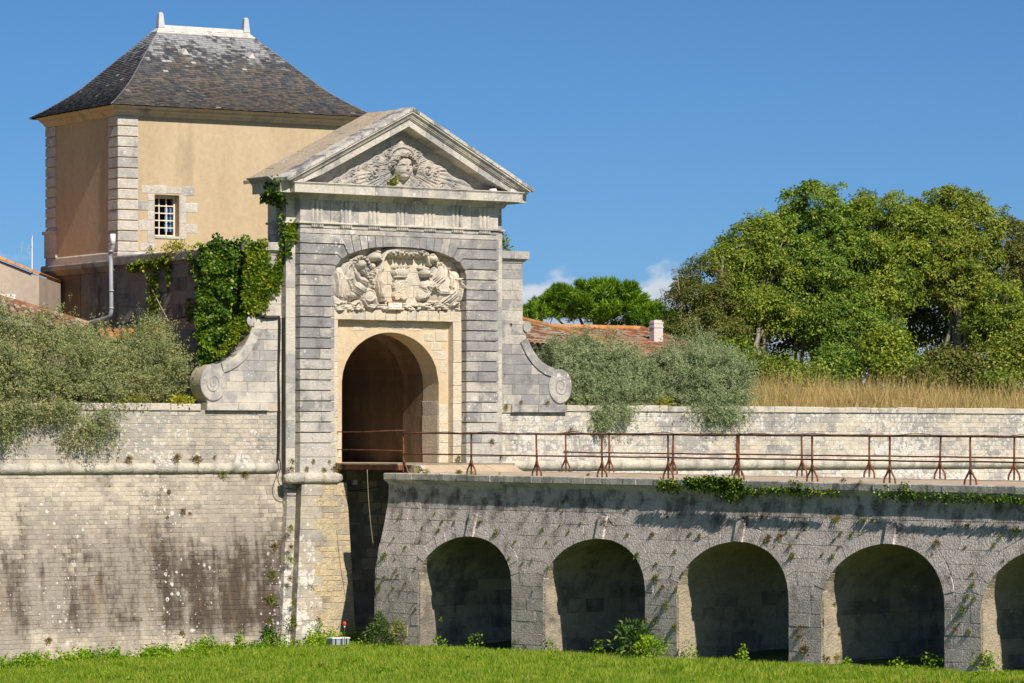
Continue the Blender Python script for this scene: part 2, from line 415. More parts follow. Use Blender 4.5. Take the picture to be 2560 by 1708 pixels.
M['sign_frame'] = plain_mat('rust_orange_frame', (0.42, 0.19, 0.05), (0.52, 0.27, 0.08), 9.0, 0.7, 0.1)
M['red'] = plain_mat('red_plastic', (0.75, 0.04, 0.02), (0.8, 0.06, 0.03), 5.0, 0.5, 0.0)
M['bark'] = plain_mat('pale_bark', (0.20, 0.165, 0.125), (0.33, 0.29, 0.235), 5.0, 0.95, 0.6, 0.02, stretch=(1, 1, 0.3))
M['bark_dark'] = plain_mat('dark_bark', (0.07, 0.055, 0.04), (0.14, 0.11, 0.08), 5.0, 0.95, 0.6, 0.02)
M['twig'] = plain_mat('dry_twig', (0.30, 0.245, 0.18), (0.42, 0.355, 0.27), 6.0, 0.9, 0.2, 0.004)


def pane_mat():
    m, g = new_mat('old_window_glass')
    tr = g.n('ShaderNodeBsdfTransparent')
    tr.inputs[0].default_value = (0.82, 0.86, 0.86, 1)
    gl = g.n('ShaderNodeBsdfGlossy')
    gl.inputs['Roughness'].default_value = 0.02
    mx = g.n('ShaderNodeMixShader')
    mx.inputs[0].default_value = 0.06
    g.t.links.new(tr.outputs[0], mx.inputs[1])
    g.t.links.new(gl.outputs[0], mx.inputs[2])
    o = g.n('ShaderNodeOutputMaterial')
    g.t.links.new(mx.outputs[0], o.inputs[0])
    return m


M['pane'] = pane_mat()
M['glass'] = plain_mat('window_glass_reflecting', (0.14, 0.2, 0.24), (0.22, 0.28, 0.32), 1.0, 0.08, 0.0, 0.001, 0.8)
M['ash'] = leaf_mat('ash_leaves', (0.093, 0.160, 0.019), (0.289, 0.370, 0.039), (0.416, 0.420, 0.058), 0.30, 1.1, c3amt=0.14)
M['ash_deep'] = leaf_mat('deep_green_leaves', (0.073, 0.152, 0.022), (0.226, 0.336, 0.041), (0.366, 0.403, 0.061), 0.30, 1.1, c3amt=0.12)
M['ash_yellow'] = leaf_mat('yellowing_leaves', (0.107, 0.159, 0.021), (0.283, 0.345, 0.042), (0.390, 0.382, 0.058), 0.30, 1.1, c3amt=0.16)
M['haw'] = leaf_mat('hawthorn_leaves', (0.075, 0.098, 0.018), (0.19, 0.225, 0.04), (0.27, 0.18, 0.05), 0.25, 1.4, c3amt=0.10)
M['bramble'] = leaf_mat('bramble_leaves', (0.098, 0.154, 0.021), (0.254, 0.334, 0.039), (0.351, 0.361, 0.069), 0.3, 1.4, c3amt=0.10)
M['pine'] = leaf_mat('pine_needles', (0.045, 0.125, 0.008), (0.19, 0.345, 0.016), (0.29, 0.40, 0.03), 0.3, 0.9, c3amt=0.14)
M['orache'] = leaf_mat('silver_green_leaves', (0.160, 0.214, 0.092), (0.344, 0.408, 0.209), (0.446, 0.479, 0.262), 0.22, 1.6, rough=0.8, c3amt=0.12)
M['orache_dry'] = leaf_mat('olive_green_leaves', (0.162, 0.199, 0.071), (0.342, 0.383, 0.166), (0.475, 0.428, 0.171), 0.22, 1.6, rough=0.8, c3amt=0.14)
M['ivy'] = leaf_mat('ivy_leaves', (0.030, 0.085, 0.008), (0.12, 0.215, 0.016), (0.28, 0.33, 0.024), 0.22, 1.5, 0.42, c3amt=0.14, spec=0.35)
M['ivy_gold'] = leaf_mat('sunlit_yellow_ivy_leaves', (0.065, 0.135, 0.010), (0.21, 0.285, 0.020), (0.40, 0.39, 0.03), 0.3, 2.5, 0.5, c3amt=0.14)  # lighter ivy green, sunlight painted into the leaves; also the creeper's yellow
M['weed'] = leaf_mat('weed_leaves', (0.098, 0.137, 0.019), (0.247, 0.280, 0.039), (0.338, 0.325, 0.065), 0.25, 6.0, c3amt=0.15)
M['weed_brown'] = leaf_mat('dry_weed_leaves', (0.180, 0.114, 0.036), (0.324, 0.204, 0.066), (0.216, 0.228, 0.060), 0.2, 6.0, c3amt=0.3)
M['weed_yellow'] = leaf_mat('yellow_weed_leaves', (0.216, 0.240, 0.024), (0.384, 0.396, 0.030), (0.504, 0.432, 0.036), 0.3, 6.0, c3amt=0.25)
M['weed_dark'] = leaf_mat('dark_weed_leaves', (0.036, 0.085, 0.016), (0.098, 0.176, 0.033), (0.169, 0.234, 0.039), 0.25, 4.0, c3amt=0.15)
M['grass'] = leaf_mat('ditch_grass', (0.085, 0.20, 0.008), (0.32, 0.45, 0.022), (0.48, 0.46, 0.10), 0.35, 1.6, 0.7, c3amt=0.18)
M['herb'] = leaf_mat('broad_leaf_weeds', (0.111, 0.240, 0.010), (0.260, 0.429, 0.018), (0.377, 0.481, 0.039), 0.35, 0.8, 0.6, c3amt=0.12)
M['hay'] = leaf_mat('dry_grass', (0.40, 0.285, 0.115), (0.66, 0.50, 0.24), (0.26, 0.27, 0.06), 0.3, 0.9, 0.8, c3amt=0.22)
M['soil'] = plain_mat('ditch_soil', (0.055, 0.095, 0.015), (0.09, 0.145, 0.02), 0.8, 0.95, 0.3, 0.02)
M['dry_soil'] = plain_mat('rampart_soil', (0.22, 0.165, 0.07), (0.30, 0.23, 0.11), 0.6, 0.95, 0.3, 0.02, c3=(0.12, 0.125, 0.03), thr=0.58)


# ------------------------------------------------------------------ frames, things and parts
class Frame:
    def __init__(s, x, y, deg):
        s.x, s.y, s.a = x, y, math.radians(deg)
        s.c, s.s = math.cos(s.a), math.sin(s.a)

    def w(s, p):
        return (s.x + p[0] * s.c - p[1] * s.s, s.y + p[0] * s.s + p[1] * s.c, p[2])


WORLD = Frame(0, 0, 0)
FG = Frame(-5.674, 100.0, 36)          # gate: x along the front, y into the town
FT = Frame(-10.957, 105.8, 31)         # pavilion
ORG = {}


def props(o, label=None, cat=None, group=None, kind=None):
    if label: o['label'] = label
    if cat: o['category'] = cat
    if group: o['group'] = group
    if kind: o['kind'] = kind
    return o


def thing(name, label, cat, fr, loc, group=None, kind=None):
    o = bpy.data.objects.new(name, None)
    o.empty_display_size = 0.3
    o.location = fr.w(loc)
    o.rotation_euler = (0, 0, fr.a)
    COL.objects.link(o)
    ORG[o.name] = (loc, fr)
    return props(o, label, cat, group, kind)


def raw_mesh(name, co, faces_flat, nper, mat, smooth=False):
    """co (n,3) array, faces_flat flat vertex indices, nper vertices per face"""
    me = bpy.data.meshes.new(name)
    co = np.ascontiguousarray(co, dtype=np.float32)
    ff = np.ascontiguousarray(faces_flat, dtype=np.int32).ravel()
    nf = len(ff) // nper
    me.vertices.add(len(co))
    me.vertices.foreach_set('co', co.ravel())
    me.loops.add(len(ff))
    me.loops.foreach_set('vertex_index', ff)
    me.polygons.add(nf)
    me.polygons.foreach_set('loop_start', np.arange(nf, dtype=np.int32) * nper)
    if smooth:
        me.polygons.foreach_set('use_smooth', np.ones(nf, dtype=bool))
    me.update(calc_edges=True)
    me.materials.append(mat)
    return me


def link(name, me, parent=None, label=None, kind=None, group=None, cat=None):
    o = bpy.data.objects.new(name, me)
    COL.objects.link(o)
    if parent is not None:
        o.parent = parent
        ORG[o.name] = ORG.get(parent.name)
    return props(o, label, cat, group, kind)


class MB:
    """collects faces in frame coordinates"""
    def __init__(s):
        s.v, s.f = [], []

    def poly(s, pts):
        i = len(s.v)
        s.v += [tuple(p) for p in pts]
        s.f.append(tuple(range(i, i + len(pts))))

    def loft(s, loops, caps=True, wrap=True):
        n = len(loops[0])
        i0 = len(s.v)
        for L in loops:
            s.v += [tuple(p) for p in L]
        for k in range(len(loops) - 1):
            a, b = i0 + k * n, i0 + (k + 1) * n
            for j in range(n if wrap else n - 1):
                j2 = (j + 1) % n
                s.f.append((a + j, a + j2, b + j2, b + j))
        if caps:
            s.f.append(tuple(range(i0 + n - 1, i0 - 1, -1)))
            e = i0 + (len(loops) - 1) * n
            s.f.append(tuple(range(e, e + n)))

    def box(s, x0, x1, y0, y1, z0, z1):
        s.loft([[(x0, y0, z0), (x1, y0, z0), (x1, y1, z0), (x0, y1, z0)],
                [(x0, y0, z1), (x1, y0, z1), (x1, y1, z1), (x0, y1, z1)]])

    def prism(s, poly, d0, d1, axis='y'):
        """polygon (a,b) pulled along an axis from d0 to d1"""
        def P(a, b, d):
            return (a, d, b) if axis == 'y' else ((d, a, b) if axis == 'x' else (a, b, d))
        s.loft([[P(a, b, d0) for a, b in poly], [P(a, b, d1) for a, b in poly]])

    def tube(s, pts, r, n=6, caps=True):
        pts = [Vector(p) for p in pts]
        rs = r if isinstance(r, (list, tuple)) else [r] * len(pts)
        loops = []
        ref = None
        for i, p in enumerate(pts):
            t = (pts[min(i + 1, len(pts) - 1)] - pts[max(i - 1, 0)])
            t = t.normalized() if t.length > 1e-9 else Vector((0, 0, 1))
            if ref is None:
                ref = Vector((0, 0, 1)) if abs(t.z) < 0.9 else Vector((1, 0, 0))
            a = t.cross(ref)
            if a.length < 1e-6:
                a = t.cross(Vector((0.3, 1, 0.2)))
            a.normalize()
            b = t.cross(a)
            ref = -b if False else ref
            loops.append([tuple(p + a * (rs[i] * math.cos(2 * math.pi * k / n)) + b * (rs[i] * math.sin(2 * math.pi * k / n))) for k in range(n)])
        s.loft(loops, caps)

    def stone(s, poly, Mp, proud=0.0, depth=0.2, bev=0.012, jit=0.004, back=False):
        """one dressed stone: polygon (a,b) seen from the front, Mp(a,b,off) -> frame point"""
        n = len(poly)
        ar = sum(poly[i][0] * poly[(i + 1) % n][1] - poly[(i + 1) % n][0] * poly[i][1] for i in range(n))
        if ar < 0:
            poly = poly[::-1]
        ins = []
        for i in range(n):
            p0, p1, p2 = poly[i - 1], poly[i], poly[(i + 1) % n]
            d1 = (p1[0] - p0[0], p1[1] - p0[1]); d2 = (p2[0] - p1[0], p2[1] - p1[1])
            l1 = math.hypot(*d1) or 1e-6; l2 = math.hypot(*d2) or 1e-6
            n1 = (-d1[1] / l1, d1[0] / l1); n2 = (-d2[1] / l2, d2[0] / l2)
            q = max(0.35, 1 + n1[0] * n2[0] + n1[1] * n2[1])
            b = bev * random.uniform(0.6, 1.5)
            ins.append((p1[0] + b * (n1[0] + n2[0]) / q, p1[1] + b * (n1[1] + n2[1]) / q))
        tilt = random.uniform(-jit, jit)
        L0 = [Mp(a, b, -depth) for a, b in poly]
        L1 = [Mp(a, b, proud - bev) for a, b in poly]
        L2 = [Mp(a, b, proud + tilt + random.uniform(-jit, jit) * 0.6) for a, b in ins]
        i0 = len(s.v)
        s.v += L0 + L1 + L2
        for k in (0, 1):
            for j in range(n):
                j2 = (j + 1) % n
                a, b = i0 + k * n, i0 + (k + 1) * n
                s.f.append((a + j, a + j2, b + j2, b + j))
        s.f.append(tuple(range(i0 + 2 * n, i0 + 3 * n)))
        if back:
            s.f.append(tuple(range(i0 + n - 1, i0 - 1, -1)))

    def mesh(s, name, mat, org=(0, 0, 0), smooth=False):
        me = bpy.data.meshes.new(name)
        ox, oy, oz = org
        me.from_pydata([(x - ox, y - oy, z - oz) for x, y, z in s.v], [], s.f)
        me.materials.append(mat)
        if smooth:
            me.polygons.foreach_set('use_smooth', np.ones(len(me.polygons), dtype=bool))
        me.update()
        return me


def part(name, mb, mat, parent, smooth=False, kind=None, label=None):
    return link(name, mb.mesh(name, mat, ORG[parent.name][0], smooth), parent, label, kind)


def single(name, label, cat, fr, loc, mb, mat, smooth=False, group=None, kind=None):
    """a thing that is one mesh"""
    o = link(name, mb.mesh(name, mat, loc, smooth), None, label, kind, group, cat)
    o.location = fr.w(loc)
    o.rotation_euler = (0, 0, fr.a)
    ORG[o.name] = (loc, fr)
    return o


def front(y0):
    return lambda a, b, o: (a, y0 - o, b)


def lerp(a, b, t):
    return a + (b - a) * t


def smooth(t):
    t = min(max(t, 0.0), 1.0)
    return t * t * (3 - 2 * t)


def sweep(path, profile):
    """pieces of a moulding: path of (x,y), profile of (off,z) with off to the right-hand (outer) side.
    returns fn(mb, seg, t0, t1) that adds one mitred piece"""
    P = [Vector((x, y)) for x, y in path]
    nrm = []
    for i in range(len(P) - 1):
        d = (P[i + 1] - P[i]).normalized()
        nrm.append(Vector((d.y, -d.x)))
    mit = []
    for i in range(len(P)):
        if i == 0: mit.append(nrm[0])
        elif i == len(P) - 1: mit.append(nrm[-1])
        else:
            a, b = nrm[i - 1], nrm[i]
            mit.append((a + b) / max(0.2, 1 + a.dot(b)))

    def add(mb, seg, t0, t1):
        loops = []
        for t in (t0, t1):
            p = P[seg].lerp(P[seg + 1], t)
            m = mit[seg] if t <= 0 else (mit[seg + 1] if t >= 1 else nrm[seg])
            loops.append([(p.x + m.x * o, p.y + m.y * o, z) for o, z in profile])
        mb.loft(loops)
    add.lengths = [(P[i + 1] - P[i]).length for i in range(len(P) - 1)]
    return add


def run(name, add, mat, parent, step, gap=0.006, segs=None, jitter=0.25, smoothf=False, label=None):
    """cuts a swept moulding into stones, each a part"""
    out = []
    for sg, L in enumerate(add.lengths):
        if segs is not None and sg not in segs:
            continue
        n = max(1, round(L / step))
        ts = [0.0] + [(i + random.uniform(-jitter, jitter) * 0.5) / n for i in range(1, n)] + [1.0]
        for i in range(n):
            mb = MB()
            g0 = gap / L * 0.5
            add(mb, sg, ts[i] + (g0 if i else 0), ts[i + 1] - (g0 if i < n - 1 else 0))
            out.append(part(name, mb, mat, parent, smoothf, label=label))
    return out


def rows(z0, z1, h, hj=0.1):
    n = max(1, round((z1 - z0) / h))
    zs = [z0]
    for i in range(1, n):
        zs.append(z0 + (z1 - z0) * i / n + random.uniform(-hj, hj) * h)
    return zs + [z1]


def cuts(x0, x1, w, wj=0.3, off=0.0):
    xs = [x0]
    x = x0 + w * (0.4 + off * 0.6) * random.uniform(0.85, 1.15)
    while x < x1 - w * 0.45:
        xs.append(x)
        x += w * random.uniform(1 - wj, 1 + wj)
    return xs + [x1]


def stones_to_parts(polys, Mp, mat, parent, limit, name='stone', keep=None, **kw):
    """polys of one wall: the largest in view become parts, the rest one joined part"""
    order = sorted(range(len(polys)), key=lambda i: -(keep(polys[i]) if keep else area(polys[i])))
    single_ids = set(order[:limit])
    rest = MB()
    for i, p in enumerate(polys):
        if i in single_ids:
            mb = MB()
            mb.stone(p, Mp, **kw)
            part(name, mb, mat, parent)
        else:
            rest.stone(p, Mp, **kw)
    if rest.v:
        part('small_stones', rest, mat, parent, kind='stuff')


def area(p):
    n = len(p)
    return abs(sum(p[i][0] * p[(i + 1) % n][1] - p[(i + 1) % n][0] * p[i][1] for i in range(n))) * 0.5


# ------------------------------------------------------------------ leaves
def leaf_quads(P, D, size, asp=0.5, vary=0.35, rng=RNG, face=None):
    """rhombic leaves at P with axes D, turned to face a direction -> (co, faces)"""
    n = len(P)
    D = D / np.maximum(np.linalg.norm(D, axis=1, keepdims=True), 1e-9)
    R = rng.normal(size=(n, 3)) if face is None else face
    if face is not None:
        D = D - face * np.sum(D * face, axis=1, keepdims=True)
        D = D / np.maximum(np.linalg.norm(D, axis=1, keepdims=True), 1e-9)
    S = np.cross(D, R)
    S /= np.maximum(np.linalg.norm(S, axis=1, keepdims=True), 1e-9)
    N = np.cross(D, S)
    L = (size * (1 + vary * rng.uniform(-1, 1, n)))[:, None]
    co = np.empty((n, 4, 3))
    co[:, 0] = P
    co[:, 1] = P + D * L * 0.48 + S * L * asp * 0.5 + N * L * 0.07
    co[:, 2] = P + D * L - N * L * 0.1
    co[:, 3] = P + D * L * 0.48 - S * L * asp * 0.5 + N * L * 0.07
    return co.reshape(-1, 3), np.arange(n * 4)


def leaf_part(name, P, D, size, asp, mat, parent, vary=0.35, kind=None, label=None, face=None):
    """leaves in frame coordinates of the parent's frame"""
    org = np.array(ORG[parent.name][0])
    co, f = leaf_quads(np.asarray(P) - org, np.asarray(D), size, asp, vary, face=face)
    return link(name, raw_mesh(name, co, f, 4, mat), parent, label, kind)


def unit(v):
    return v / np.maximum(np.linalg.norm(v, axis=1, keepdims=True), 1e-9)


def rand_dirs(n, up=0.0, rng=RNG):
    d = rng.normal(size=(n, 3))
    d[:, 2] += up
    return unit(d)


def lobe_points(lobes, n, rmin=0.55, rng=RNG, flat=0.0):
    """points in the shells of ellipsoid lobes (cx,cy,cz,rx,ry,rz) and their outward directions"""
    w = np.array([l[3] * l[5] + l[4] * l[5] for l in lobes])
    k = rng.choice(len(lobes), n, p=w / w.sum())
    L = np.array(lobes)[k]
    d = rand_dirs(n, flat, rng)
    r = rmin + (1 - rmin) * rng.uniform(0, 1, n) ** 0.7
    r *= 1 + 0.12 * rng.normal(size=n)
    P = L[:, :3] + d * L[:, 3:6] * r[:, None]
    return P, d


# ================================================================== THE GROUND
def ground_z(x, y):
    """ditch floor: lower towards the far left and the front, a bank up to the viewer's side"""
    u = (x + 5.674) * FG.c + (y - 100) * FG.s
    v = -(x + 5.674) * FG.s + (y - 100) * FG.c           # into the town
    s = -v
    h = min(max(-0.22 + 0.034 * (x + 2.4), -0.56), 0.24)
    h += 0.035 * math.sin(x * 1.3 + y * 0.7) + 0.03 * math.sin(x * 0.57 - y * 1.9)
    far = smooth((46 - y) / 30.0)
    return lerp(h, 3.3, far)


def build_ground():
    xs = np.concatenate([np.linspace(-2000, -60, 12), np.linspace(-40, 40, 81), np.linspace(60, 2000, 12)])
    ys = np.concatenate([np.linspace(-600, 0, 8), np.linspace(10, 70, 13), np.linspace(72, 106, 69), np.linspace(110, 2600, 10)])
    co = np.array([(x, y, ground_z(x, y)) for y in ys for x in xs])
    nx, ny = len(xs), len(ys)
    f = []
    for j in range(ny - 1):
        for i in range(nx - 1):
            a = j * nx + i
            f += [a, a + 1, a + nx + 1, a + nx]
    o = link('ground', raw_mesh('ground', co, f, 4, M['soil'], True), None, 'flat grassy floor of the dry ditch before the walls', 'structure')
    return o


build_ground()


def rampart_z(u, y):
    if u < 3:
        return 5.86 + 0.02 * (y - 1)
    return 5.90 + 0.050 * min(y - 1, 26) + 0.05 * math.sin(u * 0.9) + 0.04 * math.sin(y * 1.1 + u * 0.4)


def build_rampart_ground():
    for (u0, u1, nu, lab) in ((-40, -1.25, 30, 'rampart top behind the wall left of the gate'), (7.3, 95, 90, 'dry grassy rampart top behind the wall right of the gate')):
        us = np.linspace(u0, u1, nu)
        ys = np.concatenate([np.linspace(0.95, 30, 30), [45, 80, 160]])
        co = np.array([FG.w((u, y, rampart_z(u, y))) for y in ys for u in us])
        f = []
        for j in range(len(ys) - 1):
            for i in range(nu - 1):
                a = j * nu + i
                f += [a, a + 1, a + nu + 1, a + nu]
        link('terrain', raw_mesh('terrain', co, f, 4, M['dry_soil'], True), None, lab, 'structure')


build_rampart_ground()


# ================================================================== RAMPART WALLS
def wall_low_map(a, b, o):
    # battered face below the cordon
    return (a, 0.50 - 0.135 * (4.2 - b) - o, b)


def build_left_wall():
    t = thing('rampart_wall', 'long battered stone rampart wall left of the gate, with dark streaks and a half-round cordon', 'wall', FG, (-5.0, 0.5, -0.5))
    core = MB()
    core.loft([[(-16, 0.5285, 4.35), (-0.02, 0.5285, 4.35), (-0.02, 2.0, 4.35), (-16, 2.0, 4.35)],
               [(-16, -0.180, -0.9), (-0.02, -0.180, -0.9), (-0.02, 2.0, -0.9), (-16, 2.0, -0.9)]])
    core.box(-16, -0.12, 0.508, 1.0, 4.30, 5.86)
    part('core', core, M['wall_low'], t)
    polys = []
    zs = rows(-0.75, 4.22, 0.118, 0.12)
    for k in range(len(zs) - 1):
        xs = cuts(-15.2, -0.08 - 0.115 * (3.95 - zs[k]), 0.245, 0.32, (k % 2))
        for i in range(len(xs) - 1):
            gx, gz = random.uniform(0.002, 0.006), random.uniform(0.002, 0.006)
            polys.append([(xs[i] + gx, zs[k] + gz), (xs[i + 1] - gx, zs[k] + gz), (xs[i + 1] - gx, zs[k + 1] - gz), (xs[i] + gx, zs[k + 1] - gz)])
    stones_to_parts(polys, wall_low_map, M['wall_low'], t, 300, 'stone', keep=lambda p: area(p) * (1 - 0.01 * p[0][0]) * (1 if p[0][0] > -8.4 else 0.1), proud=0.0, depth=0.05, bev=0.008, jit=0.005)
    polys = []
    zs = rows(4.47, 5.83, 0.118, 0.12)
    for k in range(len(zs) - 1):
        xs = cuts(-15.2, -0.18, 0.25, 0.32, (k % 2))
        for i in range(len(xs) - 1):
            gx, gz = random.uniform(0.002, 0.006), random.uniform(0.002, 0.005)
            polys.append([(xs[i] + gx, zs[k] + gz), (xs[i + 1] - gx, zs[k] + gz), (xs[i + 1] - gx, zs[k + 1] - gz), (xs[i] + gx, zs[k + 1] - gz)])
    rest = MB()
    for p in polys:
        rest.stone(p, front(0.50), 0.0, 0.05, 0.008, 0.005)
    part('parapet_stones', rest, M['wall_top'], t, kind='stuff')
    # coping
    xs = cuts(-15.4, -2.64, 0.72, 0.25)
    for i in range(len(xs) - 1):
        mb = MB()
        z = 6.02 + random.uniform(-0.012, 0.012)
        mb.stone([(xs[i] + 0.004, 5.835), (xs[i + 1] - 0.004, 5.835), (xs[i + 1] - 0.004, z), (xs[i] + 0.004, z)], front(0.455), 0.0, 0.55, 0.02, 0.006)
        part('coping_stone', mb, M['coping'], t)
    # cordon: a half round of stones
    torus_run(t, -15.4, -0.30, 0.50, 4.35, 0.135, 0.62)
    return t


def torus_profile(r, zc, n=9):
    return [(-0.12, zc - r)] + [(r * 0.95 * math.cos(a), zc + r * math.sin(a)) for a in np.linspace(-math.pi / 2, math.pi / 2, n)] + [(-0.12, zc + r)]


def torus_run(parent, x0, x1, y, zc, r, step, round_left=False, round_right=False):
    n = max(1, round((x1 - x0) / step))
    xs = [x0] + [x0 + (x1 - x0) * (i + random.uniform(-0.2, 0.2)) / n for i in range(1, n)] + [x1]
    for i in range(n):
        rr = r * random.uniform(0.97, 1.03)
        mb = MB()
        prof = torus_profile(rr, zc)
        st = np.linspace(xs[i] + 0.003, xs[i + 1] - 0.003, 4)
        loops = []
        for x in st:
            k = 1.0
            if round_left: k = min(k, math.sqrt(max(0.05, 1 - max(0, (x0 + r - x) / r) ** 2)))
            if round_right: k = min(k, math.sqrt(max(0.05, 1 - max(0, (x - x1 + r) / r) ** 2)))
            loops.append([(x, y - (o * k if o > 0 else o) + random.uniform(-0.003, 0.003), zc + (z - zc) * (0.5 + 0.5 * k)) for o, z in prof])
        mb.loft(loops)
        part('cordon_stone', mb, M['cordon'], parent, True)


LEFT_WALL = build_left_wall()


def build_right_wall():
    t = thing('rampart_wall', 'pale stone rampart wall right of the gate, blotched with white lichen behind the bridge railings', 'wall', FG, (16.0, 0.5, -0.5))
    core = MB()
    core.loft([[(6.9, 0.5285, 4.35), (44, 0.5285, 4.35), (44, 2.0, 4.35), (6.9, 2.0, 4.35)],
               [(6.9, -0.181, -0.9), (44, -0.181, -0.9), (44, 2.0, -0.9), (6.9, 2.0, -0.9)]])
    core.box(6.9, 44, 0.508, 1.0, 4.30, 5.87)
    part('core', core, M['wall_right'], t)
    polys = []
    zs = rows(4.52, 5.875, 0.136, 0.08)
    for k in range(len(zs) - 1):
        xs = cuts(7.05, 29, 0.31, 0.3, (k % 2))
        for i in range(len(xs) - 1):
            gx, gz = random.uniform(0.002, 0.006), random.uniform(0.002, 0.005)
            polys.append([(xs[i] + gx, zs[k] + gz), (xs[i + 1] - gx, zs[k] + gz), (xs[i + 1] - gx, zs[k + 1] - gz), (xs[i] + gx, zs[k + 1] - gz)])
    stones_to_parts(polys, front(0.50), M['wall_right'], t, 300, 'stone', keep=lambda p: area(p) * (1 - 0.012 * p[0][0]) * (1 if p[0][0] > 9 else 2), proud=0.0, depth=0.05, bev=0.008, jit=0.005)
    low = MB()
    zs = rows(2.0, 4.24, 0.14, 0.1)
    for k in range(len(zs) - 1):
        xs = cuts(7.0, 29, 0.33, 0.3, (k % 2))
        for i in range(len(xs) - 1):
            low.stone([(xs[i] + 0.005, zs[k] + 0.005), (xs[i + 1] - 0.005, zs[k] + 0.005), (xs[i + 1] - 0.005, zs[k + 1] - 0.005), (xs[i] + 0.005, zs[k + 1] - 0.005)],
                      wall_low_map, 0.0, 0.05, 0.012, 0.005)
    part('lower_stones', low, M['wall_right'], t, kind='stuff')
    xs = cuts(9.25, 44, 0.95, 0.25)
    for i in range(len(xs) - 1):
        mb = MB()
        z = 6.055 + random.uniform(-0.014, 0.014)
        mb.stone([(xs[i] + 0.004, 5.88), (xs[i + 1] - 0.004, 5.88), (xs[i + 1] - 0.004, z), (xs[i] + 0.004, z)], front(0.455), 0.0, 0.6, 0.02, 0.006)
        part('coping_stone', mb, M['coping'], t)
    torus_run(t, 6.95, 44, 0.50, 4.385, 0.135, 0.85)
    return t


RIGHT_WALL = build_right_wall()


# ================================================================== THE GATE
XL0, XL1, XR0, XR1 = 0.12, 1.20, 5.49, 6.56
CX = 3.345


def arch_z(x):
    """segmental-topped panel over the door"""
    t = min(1.0, abs(x - CX) / 2.15)
    return 9.40 + 0.86 * (1 - t ** 2.35) ** (1 / 2.35)


def door_z(x):
    t = min(1.0, abs(x - 3.324) / 1.577)
    return 6.60 + 1.38 * math.sqrt(max(0, 1 - t * t))


